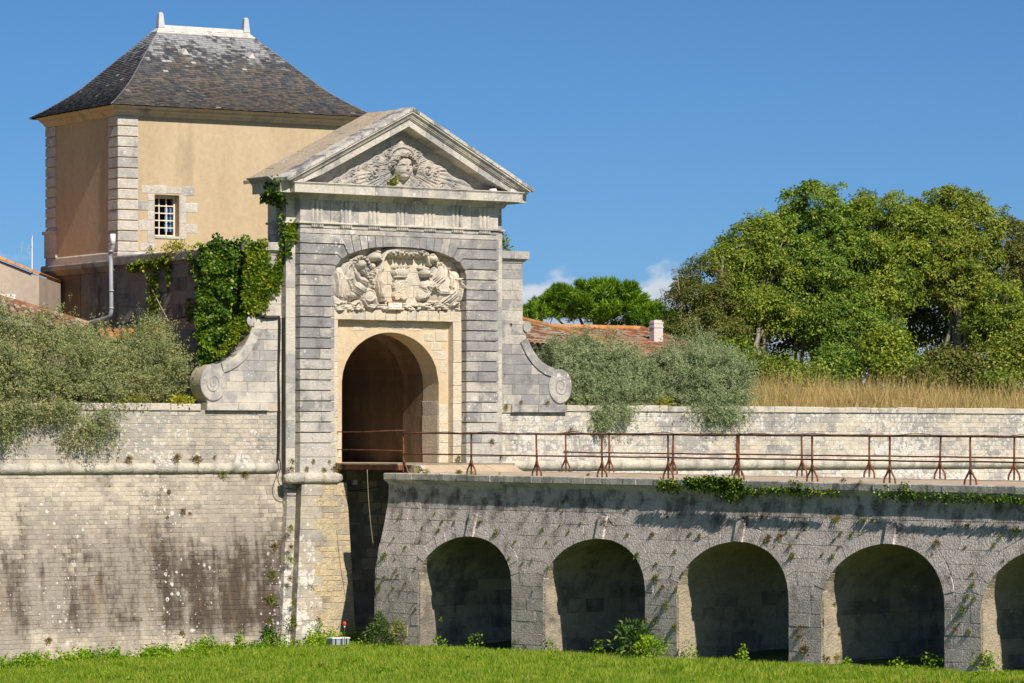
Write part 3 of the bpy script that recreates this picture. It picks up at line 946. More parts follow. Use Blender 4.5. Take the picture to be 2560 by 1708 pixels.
def build_gate():
    t = thing('town_gate', 'tall classical stone town gate with a carved pediment over a dark round-arched passage', 'gate', FG, (CX, 0.3, 4.0))
    gy = front(0.0)

    # ---- core of rubble behind the dressed stones
    core = MB()
    n = 60
    for i in range(n):
        xa, xb = lerp(0.16, 6.52, i / n), lerp(0.16, 6.52, (i + 1) / n)
        if xb <= XL1 - 0.02 or xa >= XR0 + 0.02:
            za = zb = 3.9
        else:
            za, zb = max(9.3, arch_z(xa) + 0.02), max(9.3, arch_z(xb) + 0.02)
        core.loft([[(xa, 0.045, za), (xb, 0.045, zb), (xb, 1.1, zb), (xa, 1.1, za)],
                   [(xa, 0.045, 11.45), (xb, 0.045, 11.45), (xb, 1.1, 11.45), (xa, 1.1, 11.45)]])
    core.box(-0.14, 0.155, 0.26, 1.13, 3.9, 11.45)
    core.box(6.525, 6.82, 0.26, 1.13, 3.9, 11.45)
    part('core', core, M['mortar_dark'], t)

    # ---- rusticated piers
    lines = [5.0 + 0.2775 * k for k in range(20)]
    gp = 0.013

    def pier(x0, x1, outer):
        for k in range(16):
            z0, z1 = lines[k] + gp, lines[k + 1] - gp
            if k % 2 == 0: xs = [x0, lerp(x0, x1, random.uniform(0.3, 0.7)), x1]
            else: xs = [x0, x1] if random.random() < 0.5 else [x0, lerp(x0, x1, random.uniform(0.35, 0.65)), x1]
            for i in range(len(xs) - 1):
                mb = MB()
                e = 0.0025
                mb.stone([(xs[i] + (e if i else 0), z0), (xs[i + 1] - (e if i < len(xs) - 2 else 0), z0),
                          (xs[i + 1] - (e if i < len(xs) - 2 else 0), z1), (xs[i] + (e if i else 0), z1)], gy, 0.0, 0.30, 0.010, 0.007)
                part('pier_block', mb, M['gate_grey'], t)
    pier(XL0, XL1, -1)
    pier(XR0, XR1, 1)
    for x0, x1 in ((XL0 - 0.02, XL1 + 0.02), (XR0 - 0.02, XR1 + 0.02)):       # plinths
        for z0, z1 in ((4.2, 4.62), (4.625, 4.99)):
            mb = MB()
            mb.stone([(x0, z0), (x1, z0), (x1, z1), (x0, z1)], gy, 0.03, 0.30, 0.015, 0.004)
            part('plinth_block', mb, M['gate_grey'], t)

    # ---- crossettes and fan of voussoirs round the panel
    AP = [(1.20, 9.44), (1.25, 9.69), (1.42, 9.90), (1.63, 10.02)]
    BE = [(1.20, 9.44), (1.14, 9.7175), (1.31, 9.995), (1.50, 10.2725)]

    def mirror(p, s):
        return (p[0] if s < 0 else 2 * CX - p[0], p[1])

    def arch_pts(a, b, m=4):
        return [(lerp(a, b, i / m), arch_z(lerp(a, b, i / m))) for i in range(1, m)]
    bots = [1.83, 2.07, 2.29, 2.53, 2.76]
    tops = [1.72, 1.99, 2.25, 2.50, 2.75]
    for s in (-1, 1):
        e = 0.013
        for k in range(3):
            A0, A1, B0, B1 = AP[k], AP[k + 1], BE[k], BE[k + 1]
            poly = [(XL0, B0[1] + e), (B0[0], B0[1] + e), (A0[0] - 0.004, A0[1] + e * 0.6)] + arch_pts(A0[0], A1[0], 3) + [(A1[0] - e, A1[1] - e * 0.3), (B1[0] - e, B1[1] - e), (XL0, B1[1] - e)]
            mb = MB()
            mb.stone([mirror(p, s) for p in poly], gy, 0.0, 0.30, 0.009, 0.003)
            part('crossette', mb, M['gate_grey'], t)
        A0 = AP[3]
        poly = [(XL0, 10.2725 + e), (BE[3][0], 10.2725 + e), (A0[0] + 0.006, A0[1] + e)] + arch_pts(A0[0], bots[0], 3) + [(bots[0] - 0.008, arch_z(bots[0])), (tops[0] - 0.008, 10.528), (XL0, 10.528)]
        mb = MB()
        mb.stone([mirror(p, s) for p in poly], gy, 0.0, 0.30, 0.009, 0.003)
        part('crossette', mb, M['gate_grey'], t)
        for i in range(4):
            w = 0.009 if s < 0 else 0.005
            poly = [(bots[i] + w, arch_z(bots[i]))] + arch_pts(bots[i], bots[i + 1], 3) + [(bots[i + 1] - w, arch_z(bots[i + 1])), (tops[i + 1] - w, 10.528), (tops[i] + w, 10.528)]
            mb = MB()
            mb.stone([mirror(p, s) for p in poly], gy, 0.0, 0.30, 0.009, 0.004)
            part('voussoir', mb, M['gate_grey'], t)
    xs = [2.76, 3.06, 3.345, 3.64, 3.93]
    xt = [2.75, 3.05, 3.345, 3.65, 3.94]
    for i in range(4):
        mb = MB()
        mb.stone([(xs[i] + 0.003, arch_z(xs[i]))] + arch_pts(xs[i], xs[i + 1], 3) + [(xs[i + 1] - 0.003, arch_z(xs[i + 1])), (xt[i + 1] - 0.003, 10.53), (xt[i] + 0.003, 10.53)], gy, 0.0, 0.30, 0.006, 0.004)
        part('voussoir', mb, M['gate_grey'], t)

    # ---- architrave bands
    for z0, z1 in ((10.541, 10.668), (10.684, 10.79)):
        xs = cuts(XL0, XR1, 1.15, 0.2)
        for i in range(len(xs) - 1):
            mb = MB()
            mb.stone([(xs[i] + (0.003 if i else 0), z0), (xs[i + 1] - (0.003 if i < len(xs) - 2 else 0), z0), (xs[i + 1] - (0.003 if i < len(xs) - 2 else 0), z1), (xs[i] + (0.003 if i else 0), z1)], gy, 0.0, 0.3, 0.006, 0.003)
            part('architrave_block', mb, M['gate_grey'], t)

    # ---- set-back strips each side, and the flanks
    for x0, x1 in ((-0.175, XL0 - 0.002), (XR1 + 0.002, 6.85)):
        zs = rows(3.95, 10.79, 0.82, 0.15)
        for k in range(len(zs) - 1):
            mb = MB()
            mb.stone([(x0, zs[k] + 0.002), (x1, zs[k] + 0.002), (x1, zs[k + 1] - 0.002), (x0, zs[k + 1] - 0.002)], front(0.23), 0.0, 0.03, 0.006, 0.003)
            part('strip_block', mb, M['gate_pale'], t)
    zs = rows(8.3, 10.79, 0.28, 0.05)
    for k in range(len(zs) - 1):
        for xf, sgn in ((-0.175, -1), (6.85, 1)):
            ys = [0.232, 1.14] if k % 2 else [0.232, 0.7, 1.14]
            for i in range(len(ys) - 1):
                mb = MB()
                mb.stone([(ys[i] + 0.003, zs[k] + 0.003), (ys[i + 1] - 0.003, zs[k] + 0.003), (ys[i + 1] - 0.003, zs[k + 1] - 0.003), (ys[i] + 0.003, zs[k + 1] - 0.003)],
                         lambda a, b, o, xf=xf, sgn=sgn: (xf + sgn * o, a, b), 0.0, 0.04, 0.006, 0.003)
                part('flank_block', mb, M['gate_grey'], t)

    # ---- entablature, broken forward over the piers
    path = [(-0.175, 1.15), (-0.175, 0.23), (XL0, 0.23), (XL0, 0.0), (XR1, 0.0), (XR1, 0.23), (6.85, 0.23), (6.85, 1.15)]
    run('taenia', sweep(path, [(-0.05, 10.79), (0.045, 10.79), (0.06, 10.80), (0.06, 10.835), (0.04, 10.85), (-0.05, 10.85)]), M['gate_pale'], t, 0.9)
    fr = sweep(path, [(-0.08, 10.85), (-0.012, 10.85), (-0.012, 11.425), (-0.08, 11.425)])
    run('frieze_block', fr, M['gate_pale'], t, 0.46, gap=0.012)
    bed = [(-0.08, 11.425), (0.0, 11.425), (0.03, 11.43), (0.045, 11.455), (0.06, 11.46), (0.075, 11.50), (0.11, 11.545), (0.17, 11.578), (0.24, 11.588), (-0.08, 11.588)]
    run('bed_moulding', sweep(path, bed), M['gate_pale'], t, 0.5, gap=0.012, smoothf=False)
    cor = [(-0.08, 11.589), (0.40, 11.589), (0.42, 11.575), (0.47, 11.575), (0.47, 11.785), (0.485, 11.795), (0.485, 11.815), (0.51, 11.825), (0.51, 11.85), (-0.08, 11.87)]
    run('cornice_block', sweep(path, cor), M['gate_pale'], t, 0.72, gap=0.008)
    cym = [(0.30, 11.868), (0.52, 11.852), (0.545, 11.90), (0.60, 11.95), (0.66, 11.975), (0.66, 12.0), (0.30, 12.01)]
    run('gutter_moulding', sweep([(-0.175, 1.15), (-0.175, 0.05)], cym), M['gate_pale'], t, 0.6)
    run('gutter_moulding', sweep([(6.85, 0.05), (6.85, 1.15)], cym), M['gate_pale'], t, 0.6)

    # ---- triglyphs with their guttae
    for xc in (0.645, 1.55, 2.455, 3.36, 4.26, 5.17, 6.075):
        mb = MB()
        for d in (-0.13, 0.0, 0.13):
            mb.loft([[(xc + d - 0.055, 0.015, 10.86), (xc + d - 0.03, -0.028, 10.86), (xc + d + 0.03, -0.028, 10.86), (xc + d + 0.055, 0.015, 10.86)],
                     [(xc + d - 0.055, 0.015, 11.415), (xc + d - 0.03, -0.028, 11.415), (xc + d + 0.03, -0.028, 11.415), (xc + d + 0.055, 0.015, 11.415)]])
        part('triglyph', mb, M['gate_pale'], t)
        mb = MB()
        for k in range(6):
            x = xc - 0.1625 + 0.065 * k
            mb.loft([[(x + r * math.cos(a), -0.026 + r * math.sin(a), z) for a in np.linspace(0, 2 * math.pi, 7)[:-1]] for r, z in ((0.017, 10.787), (0.027, 10.715))])
        part('guttae', mb, M['gate_pale'], t)

    # ---- pediment
    mb = MB()
    mb.prism([(0.0, 11.86), (6.69, 11.86), (CX, 13.56)], 0.09, 0.5)
    mb.prism([(-0.3, 11.86), (6.99, 11.86), (CX, 13.70)], 0.5, 1.12)
    part('tympanum', mb, M['tympanum'], t)
    prof = [(0.45, 0.0), (0.02, 0.0), (-0.02, 0.02), (-0.36, 0.02), (-0.36, 0.205), (-0.395, 0.215), (-0.395, 0.24), (-0.43, 0.25), (-0.43, 0.275), (-0.45, 0.285), (-0.47, 0.33), (-0.51, 0.37), (-0.535, 0.375), (-0.535, 0.425), (0.45, 0.425)]
    SL = 0.505

    def zb(x):
        return 13.455 - SL * abs(x - CX)
    for s in (-1, 1):
        ends = [0.0] + [0.56 * k + random.uniform(-0.07, 0.07) for k in range(1, 7)] + [3.91]
        for i in range(len(ends) - 1):
            mb = MB()
            loops = []
            for d in (ends[i] + (0.003 if i else 0), ends[i + 1] - (0.003 if i < len(ends) - 2 else 0)):
                x = CX + s * d
                loops.append([(x, y, max(zb(x) + dz, 11.853 + 0.0005 * k)) for k, (y, dz) in enumerate(prof)])
            mb.loft(loops)
            part('raking_cornice_block', mb, M['gate_pale'], t)
    # roof slabs on both slopes
    for s in (-1, 1):
        for (y0, y1, mat, w, dz, nm) in ((-0.56, 0.06, 'gate_roof_edge', 0.52, 0.045, 'edge_slab'), (0.063, 0.60, 'gate_roof', 0.6, 0.02, 'roof_slab'), (0.603, 1.12, 'gate_roof', 0.62, 0.02, 'roof_slab'), (1.123, 1.62, 'gate_roof', 0.56, 0.03, 'roof_slab')):
            ds = cuts(0.0, 4.0 if y0 < 0 else 3.98, w, 0.2)
            for i in range(len(ds) - 1):
                mb = MB()
                h = random.uniform(-0.006, 0.006)
                th = 0.07
                xa, xb = CX + s * ds[i], CX + s * ds[i + 1]
                loops = []
                for x, q in ((xa, 0.003 if i else 0), (xb, -0.003)):
                    x += s * q
                    z = 13.455 - SL * abs(x - CX) + 0.428 + h
                    loops.append([(x, y0, z), (x, y1, z), (x, y1, z + th + dz), (x, y0, z + th + dz - 0.02)])
                mb.loft(loops)
                part(nm, mb, M[mat], t)

    # ---- door surround inside the great frame
    s24 = front(0.24)
    for x0, x1 in ((XL1 - 0.01, 1.475), (5.219, XR0 + 0.01)):
        zs = rows(4.47, 8.29, 0.55, 0.2)
        for k in range(len(zs) - 1):
            mb = MB()
            mb.stone([(x0, zs[k] + 0.003), (x1, zs[k] + 0.003), (x1, zs[k + 1] - 0.003), (x0, zs[k + 1] - 0.003)], s24, 0.0, 0.26, 0.012, 0.006)
            part('jamb_block', mb, M['gate_cream'], t)
    xs = cuts(XL1 - 0.01, XR0 + 0.01, 0.36, 0.15)
    for i in range(len(xs) - 1):
        mb = MB()
        mb.stone([(xs[i] + 0.004, 8.292), (xs[i + 1] - 0.004, 8.292), (xs[i + 1] - 0.004, 8.572), (xs[i] + 0.004, 8.572)], s24, random.uniform(-0.01, 0.008), 0.3, 0.012, 0.006)
        part('lintel_block', mb, M['gate_cream'], t)
    # recessed wall with the round arch
    rec = MB()
    n = 40
    for i in range(n):
        xa, xb = lerp(1.40, 5.30, i / n), lerp(1.40, 5.30, (i + 1) / n)
        def zf(x):
            return door_z(x) if 1.7475 <= x <= 4.9 else 4.44
        za, zb2 = zf(xa), zf(xb)
        if xa < 1.747 < xb or xa < 4.901 < xb:
            e = 1.747 if xa < 1.747 < xb else 4.901
            L = (xa, e), (e, xb)
            for (p, q) in L:
                m = (p + q) / 2
                z0 = door_z(max(min(p, 4.9), 1.748)) if 1.747 < m < 4.901 else 4.44
                z1 = door_z(max(min(q, 4.9), 1.748)) if 1.747 < m < 4.901 else 4.44
                rec.loft([[(p, 0.48, z0), (q, 0.48, z1), (q, 0.75, z1), (p, 0.75, z0)], [(p, 0.48, 8.33), (q, 0.48, 8.33), (q, 0.75, 8.33), (p, 0.75, 8.33)]])
            continue
        rec.loft([[(xa, 0.48, za), (xb, 0.48, zb2), (xb, 0.75, zb2), (xa, 0.75, za)], [(xa, 0.48, 8.33), (xb, 0.48, 8.33), (xb, 0.75, 8.33), (xa, 0.75, 8.33)]])
    part('arch_wall', rec, M['plaster'], t)
    # bare stones where the plaster has fallen
    for x0, x1, z0, z1 in ((4.905, 5.21, 4.47, 5.0), (4.905, 5.21, 5.005, 5.5), (4.905, 5.21, 5.505, 6.05), (4.72, 5.2, 7.25, 7.5), (4.62, 5.0, 7.51, 7.74), (4.93, 5.2, 6.9, 7.24), (4.4, 4.75, 7.75, 7.98), (4.78, 5.2, 7.76, 8.05),
                           (1.50, 1.74, 4.6, 5.2), (3.9, 4.3, 8.02, 8.26), (2.1, 2.5, 8.0, 8.2), (2.9, 3.3, 8.06, 8.27), (3.34, 3.8, 8.06, 8.26), (4.33, 4.8, 8.07, 8.27)):
        pts = []
        for x, z in ((x0, z0), (x1, z0), (x1, z1), (x0, z1)):
            if 1.75 < x < 4.9 and z < door_z(x) + 0.02: z = door_z(x) + 0.02
            pts.append((x, z))
        mb = MB()
        mb.stone(pts, front(0.48), 0.014, 0.02, 0.02, 0.006)
        part('bare_stone', mb, M['gate_cream'], t)

    # ---- passage
    def barrel(half, rise, spring, y0, y1, cx, floor=4.44, n=16, seg=4):
        L = [(cx + half, floor)] + [(cx + half * math.cos(a), spring + rise * math.sin(a)) for a in np.linspace(0, math.pi, n)] + [(cx - half, floor)]
        mb = MB()
        mb.loft([[(x, lerp(y0, y1, k / seg), z) for x, z in L] for k in range(seg + 1)], caps=False, wrap=False)
        return mb
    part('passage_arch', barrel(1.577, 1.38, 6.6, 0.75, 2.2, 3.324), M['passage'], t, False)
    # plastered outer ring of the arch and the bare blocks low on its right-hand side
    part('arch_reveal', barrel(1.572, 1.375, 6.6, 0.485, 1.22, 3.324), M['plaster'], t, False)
    zs = rows(4.47, 6.15, 0.42, 0.1)
    for k in range(len(zs) - 1):
        mb = MB()
        mb.stone([(0.5, zs[k] + 0.003), (1.24 + random.uniform(-0.04, 0.04), zs[k] + 0.003), (1.24 + random.uniform(-0.04, 0.04), zs[k + 1] - 0.003), (0.5, zs[k + 1] - 0.003)], lambda a, b, o: (4.896 - o, a, b), 0.010, 0.02, 0.010, 0.004)
        part('reveal_stone', mb, M['gate_cream'], t)
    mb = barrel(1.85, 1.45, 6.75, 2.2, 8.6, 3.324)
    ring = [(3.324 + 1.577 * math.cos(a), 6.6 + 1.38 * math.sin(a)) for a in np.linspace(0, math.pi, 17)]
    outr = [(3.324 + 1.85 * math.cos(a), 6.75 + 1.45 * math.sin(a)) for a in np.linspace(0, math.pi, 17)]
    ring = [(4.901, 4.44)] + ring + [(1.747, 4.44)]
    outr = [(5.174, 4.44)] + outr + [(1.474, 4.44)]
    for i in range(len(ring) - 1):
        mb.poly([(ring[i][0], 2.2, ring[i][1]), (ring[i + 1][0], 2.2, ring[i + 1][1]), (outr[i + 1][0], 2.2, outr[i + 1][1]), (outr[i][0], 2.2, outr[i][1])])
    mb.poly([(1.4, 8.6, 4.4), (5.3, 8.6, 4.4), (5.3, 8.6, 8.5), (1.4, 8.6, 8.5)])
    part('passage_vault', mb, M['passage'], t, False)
    mb = MB()
    mb.box(1.42, 5.25, -0.02, 8.6, 4.30, 4.465)
    part('passage_floor', mb, M['deck'], t)

    # ---- battered base under the left pier, down into the ditch
    def lean(z):
        return 0.115 * (3.95 - z)

    def base_map(x, z, o):
        f = 1 - smooth((x - 0.2) / 1.3)
        return (x - lean(z) * f, -0.04 - 0.105 * (3.95 - z) - o, z)
    bc = MB()
    for z1, z0 in ((3.95, 1.9), (1.9, -0.9)):
        pts = []
        for z in (z0, z1):
            a = base_map(0.15, z, -0.012)
            b = base_map(1.57, z, -0.012)
            pts.append([a, b, (1.57, 1.2, z), (a[0], 1.2, z)])
        bc.loft(pts)
        pts = []
        for z in (z0, z1):
            pts.append([(-0.10 - lean(z), 0.27 - 0.105 * (3.95 - z), z), (0.2, 0.27 - 0.105 * (3.95 - z), z), (0.2, 1.2, z), (-0.10 - lean(z), 1.2, z)])
        bc.loft(pts)
    part('base_core', bc, M['gate_base'], t)
    zs = rows(-0.6, 3.93, 0.30, 0.1)
    for k in range(len(zs) - 1):            # ashlar edge, then small yellow stones
        xe = 0.62 if k % 2 else 0.78
        xs = [0.15, xe] if k % 3 else [0.15, 0.44, xe]
        for i in range(len(xs) - 1):
            mb = MB()
            mb.stone([(xs[i], zs[k] + 0.004), (xs[i + 1] - 0.004, zs[k] + 0.004), (xs[i + 1] - 0.004, zs[k + 1] - 0.004), (xs[i], zs[k + 1] - 0.004)], base_map, 0.0, 0.3, 0.012, 0.006)
            part('base_block', mb, M['gate_base_white'], t)
        mb = MB()                            # strip beside it
        x0, x1 = -0.12, 0.16
        zc = [(x0, zs[k] + 0.003), (x1, zs[k] + 0.003), (x1, zs[k + 1] - 0.003), (x0, zs[k + 1] - 0.003)]
        mb.stone(zc, lambda a, b, o: (a - lean(b), 0.23 - 0.105 * (3.95 - b) - o, b), 0.0, 0.3, 0.008, 0.004)
        part('base_block', mb, M['gate_base_white'], t)
        xe2 = xe + 0.002
        zz = [zs[k], (zs[k] + zs[k + 1]) / 2, zs[k + 1]]
        for q in (0, 1):
            xs = cuts(xe2, 1.57, 0.27, 0.35, q)
            for i in range(len(xs) - 1):
                mb = MB()
                mb.stone([(xs[i] + 0.005, zz[q] + 0.004), (xs[i + 1] - 0.004, zz[q] + 0.004), (xs[i + 1] - 0.004, zz[q + 1] - 0.004), (xs[i] + 0.005, zz[q + 1] - 0.004)], base_map, random.uniform(-0.012, 0.008), 0.06, 0.014, 0.006)
                part('small_stone', mb, M['gate_base'], t)
    torus_run(t, -0.36, 1.43, -0.02, 4.075, 0.15, 0.62, True, True)
    # ---- back wall of the drawbridge pit
    pit = MB()
    pit.box(1.56, 5.2, 0.85, 1.3, -0.9, 4.31)
    pit.box(5.12, 6.6, 0.1, 1.3, -0.9, 4.2)
    part('pit_wall', pit, M['mortar_dark'], t)
    zs = rows(-0.5, 4.28, 0.30, 0.1)
    ps = MB()
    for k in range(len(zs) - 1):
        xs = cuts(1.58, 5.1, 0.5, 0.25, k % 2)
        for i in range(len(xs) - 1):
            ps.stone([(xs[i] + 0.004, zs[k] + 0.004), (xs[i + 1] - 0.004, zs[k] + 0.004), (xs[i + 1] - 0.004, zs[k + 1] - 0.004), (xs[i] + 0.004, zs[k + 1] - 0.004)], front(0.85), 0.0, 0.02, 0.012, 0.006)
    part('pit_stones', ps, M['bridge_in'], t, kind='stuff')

    # ---- the arched panel: back of dressed stones
    zs = rows(8.575, 10.3, 0.34, 0.03)
    for k in range(len(zs) - 1):
        xs = cuts(1.19, 5.5, 0.55, 0.25, k % 2)
        for i in range(len(xs) - 1):
            mb = MB()
            mb.stone([(xs[i] + 0.003, zs[k] + 0.003), (xs[i + 1] - 0.003, zs[k] + 0.003), (xs[i + 1] - 0.003, zs[k + 1] - 0.003), (xs[i] + 0.003, zs[k + 1] - 0.003)], front(0.32), 0.0, 0.1, 0.005, 0.004)
            part('panel_stone', mb, M['gate_cream'], t)
    return t


GATE = build_gate()


# ================================================================== CARVED RELIEFS
class Relief:
    """a height field carved on a flat panel; sketch units (sx, sy) are laid on the wall by an affine map"""
    def __init__(s, x0, x1, y0, y1, nx, ny, to_uz):
        s.x, s.y = np.meshgrid(np.linspace(x0, x1, nx), np.linspace(y0, y1, ny))
        s.h = np.zeros_like(s.x)
        s.to_uz = to_uz

    def blob(s, cx, cy, rx, ry, h, rot=0.0, p=0.5, add=False, base=0.0):
        c, q = math.cos(rot), math.sin(rot)
        dx, dy = s.x - cx, s.y - cy
        d = ((dx * c + dy * q) / rx) ** 2 + ((-dx * q + dy * c) / ry) ** 2
        k = h * np.clip(1 - d, 0, None) ** p + np.where(d < 1, base, 0)
        s.h = s.h + k if add else np.maximum(s.h, k)
        return d < 1

    def dist(s, pts):
        best = np.full_like(s.x, 1e9)
        for (ax, ay), (bx, by) in zip(pts[:-1], pts[1:]):
            vx, vy = bx - ax, by - ay
            t = np.clip(((s.x - ax) * vx + (s.y - ay) * vy) / max(vx * vx + vy * vy, 1e-6), 0, 1)
            best = np.minimum(best, np.hypot(s.x - ax - t * vx, s.y - ay - t * vy))
        return best

    def stroke(s, pts, w, h, add=False):
        d = s.dist(pts) / w
        k = h * np.sqrt(np.clip(1 - d * d, 0, None))
        s.h = s.h + k if add else np.maximum(s.h, k)

    def groove(s, pts, w, h):
        d = s.dist(pts) / w
        s.h = np.where(s.h > 0.01, np.maximum(s.h - h * np.clip(1 - d * d, 0, None), 0.004), s.h)

    def swirl(s, cx, cy, r, h, turns=2.0, sgn=1, ecc=1.0):
        dx, dy = (s.x - cx) / ecc, s.y - cy
        d = np.hypot(dx, dy) / r
        a = np.arctan2(dy, dx) * sgn
        dome = np.sqrt(np.clip(1 - d * d, 0, None))
        wave = 0.72 + 0.28 * np.cos(2 * math.pi * turns * d - a)
        k = h * dome * wave
        s.h = np.maximum(s.h, k)

    def mesh(s, name, mat, org, y0, side=0.0):
        ny, nx = s.x.shape
        U, Z = s.to_uz(s.x, s.y)
        co = np.stack([U - org[0], np.full_like(U, y0) - s.h - org[1], Z - org[2]], -1).reshape(-1, 3)
        on = s.h > 0.003
        cell = on[:-1, :-1] | on[1:, :-1] | on[:-1, 1:] | on[1:, 1:]
        jj, ii = np.nonzero(cell)
        a = jj * nx + ii
        F = np.stack([a, a + nx, a + nx + 1, a + 1], 1)
        used = np.unique(F)
        rem = np.full(nx * ny, -1)
        rem[used] = np.arange(len(used))
        return raw_mesh(name, co[used], rem[F], 4, mat, True)


def tymp_uz(x, y):
    return 0.9505 + 1.98702e-3 * x, 13.1365 + 8.563e-5 * x - 1.64295e-3 * y


def pan_uz(x, y):
    return 1.1474 + 1.99397e-3 * x, 10.4048 + 5.39e-5 * x - 1.64962e-3 * y


def sketch_relief(fn, box, n, to_uz, name, mat, y0, parent, label=None):
    r = Relief(box[0], box[1], box[2], box[3], n[0], n[1], to_uz)
    fn(r)
    return link(name, r.mesh(name, mat, ORG[parent.name][0], y0), parent, label)


def tymp_rays(r):
    dx, dy = r.x - 1235, r.y - 520
    ang = np.arctan2(dy, dx)
    d = np.hypot(dx, dy)
    lim = np.clip((r.y - (120 + 0.575 * np.abs(dx) + 40 * np.sin(dx / 60.0))) / 60, 0, 1) * np.clip((1000 - r.y) / 40, 0, 1)
    ray = np.abs(np.sin(ang * 34)) ** 0.7 * (0.55 + 0.45 * np.sin(ang * 11 + d / 160) ** 2)
    r.h = np.maximum(r.h, lim * (0.035 + 0.065 * ray * np.clip((d - 120) / 60, 0, 1)))


def tymp_clouds(r):
    for (cx, cy, q, h, sg, e) in ((780, 580, 150, .17, 1, .8), (700, 660, 110, .13, -1, 1), (470, 720, 92, .14, 1, 1), (425, 590, 88, .13, -1, 1), (190, 735, 80, .09, 1, 1), (330, 670, 70, .09, 1, 1), (925, 745, 95, .12, 1, .9),
                                  (1270, 815, 85, .11, -1, 1), (1500, 785, 100, .12, 1, .9), (1640, 570, 150, .17, -1, .8), (1780, 600, 110, .15, 1, .8), (1770, 690, 90, .12, -1, 1), (1880, 820, 125, .14, -1, .9), (2085, 805, 95, .12, 1, .9),
                                  (1985, 690, 70, .09, -1, 1), (820, 395, 95, .11, 1, .9), (1490, 300, 95, .12, -1, .9), (1000, 285, 80, .11, 1, 1), (640, 500, 75, .10, 1, 1), (1430, 240, 60, .1, 1, 1), (515, 520, 55, .08, 1, 1),
                                  (2210, 860, 70, .08, 1, 1), (90, 780, 60, .05, 1, 1), (1690, 470, 80, .1, 1, 1), (1110, 850, 70, .07, -1, 1), (640, 830, 90, .07, 1, 1), (1700, 850, 80, .09, 1, 1)):
        r.swirl(cx, cy, q, h, 2.4, sg, e)


def tymp_head(r):
    r.stroke([(1010, 330), (1050, 245), (1130, 195), (1215, 180), (1310, 205), (1380, 260), (1420, 320)], 34, 0.16)
    for a in np.linspace(0, 1, 9):
        x = lerp(1030, 1400, a)
        r.blob(x, 235 - 60 * math.sin(a * math.pi) - 10, 26, 40, 0.15, (a - 0.5) * 1.6)
    r.blob(1215, 140, 60, 60, 0.12)
    r.blob(1215, 110, 28, 40, 0.10)
    r.blob(1235, 300, 170, 120, 0.17)
    face = r.blob(1235, 545, 142, 190, 0.30, 0, 0.45)
    r.blob(1235, 425, 138, 80, 0.27)
    r.blob(1225, 640, 95, 85, 0.29)
    # hair in curls round the brow and temples
    for k, a in enumerate(np.linspace(-0.12, 1.12, 13)):
        th = math.pi * (1 - a)
        x, y = 1235 + 195 * math.cos(th), 470 - 150 * math.sin(th)
        r.swirl(x, y, 52, 0.31, 1.6, 1 if k % 2 else -1)
    for k, a in enumerate(np.linspace(0.05, 0.95, 9)):
        th = math.pi * (1 - a)
        r.swirl(1235 + 135 * math.cos(th), 405 - 105 * math.sin(th), 42, 0.33, 1.5, -1 if k % 2 else 1)
    # brow, eyes, nose, mouth
    for sx in (-1, 1):
        r.blob(1240 + sx * 68, 487, 44, 24, -0.075, 0.1 * sx, 1.0, True)
        r.stroke([(1240 + sx * 22, 462), (1240 + sx * 70, 448), (1240 + sx * 118, 470)], 16, 0.022, True)
        r.blob(1240 + sx * 68, 490, 24, 12, 0.035, 0, 0.7, True)
        r.blob(1240 + sx * 75, 575, 48, 50, 0.03, 0, 1.0, True)
    r.stroke([(1240, 470), (1238, 545)], 20, 0.05, True)
    r.blob(1238, 552, 36, 22, 0.04, 0, 0.7, True)
    r.blob(1240, 602, 46, 11, 0.028, 0, 0.7, True)
    r.blob(1240, 626, 40, 13, 0.03, 0, 0.7, True)
    r.blob(1240, 614, 48, 6, -0.035, 0, 0.8, True)
    r.blob(1232, 680, 40, 34, 0.035, 0, 0.8, True)


def folds(r, guides, n, w, h, mask=None):
    """folds of cloth: lines blended between two guide curves"""
    for A, B in guides:
        for k in range(n):
            t = (k + 0.5) / n
            pts = [(lerp(a[0], b[0], t) + random.uniform(-6, 6), lerp(a[1], b[1], t) + random.uniform(-6, 6)) for a, b in zip(A, B)]
            d = r.dist(pts) / (w * random.uniform(0.75, 1.3))
            r.h = r.h + np.where(r.h > 0.015, h * np.clip(1 - d * d, 0, None), 0)
            pts2 = [(x + w * 1.3, y + 4) for x, y in pts]
            r.groove(pts2, w * 0.7, h * 0.7)


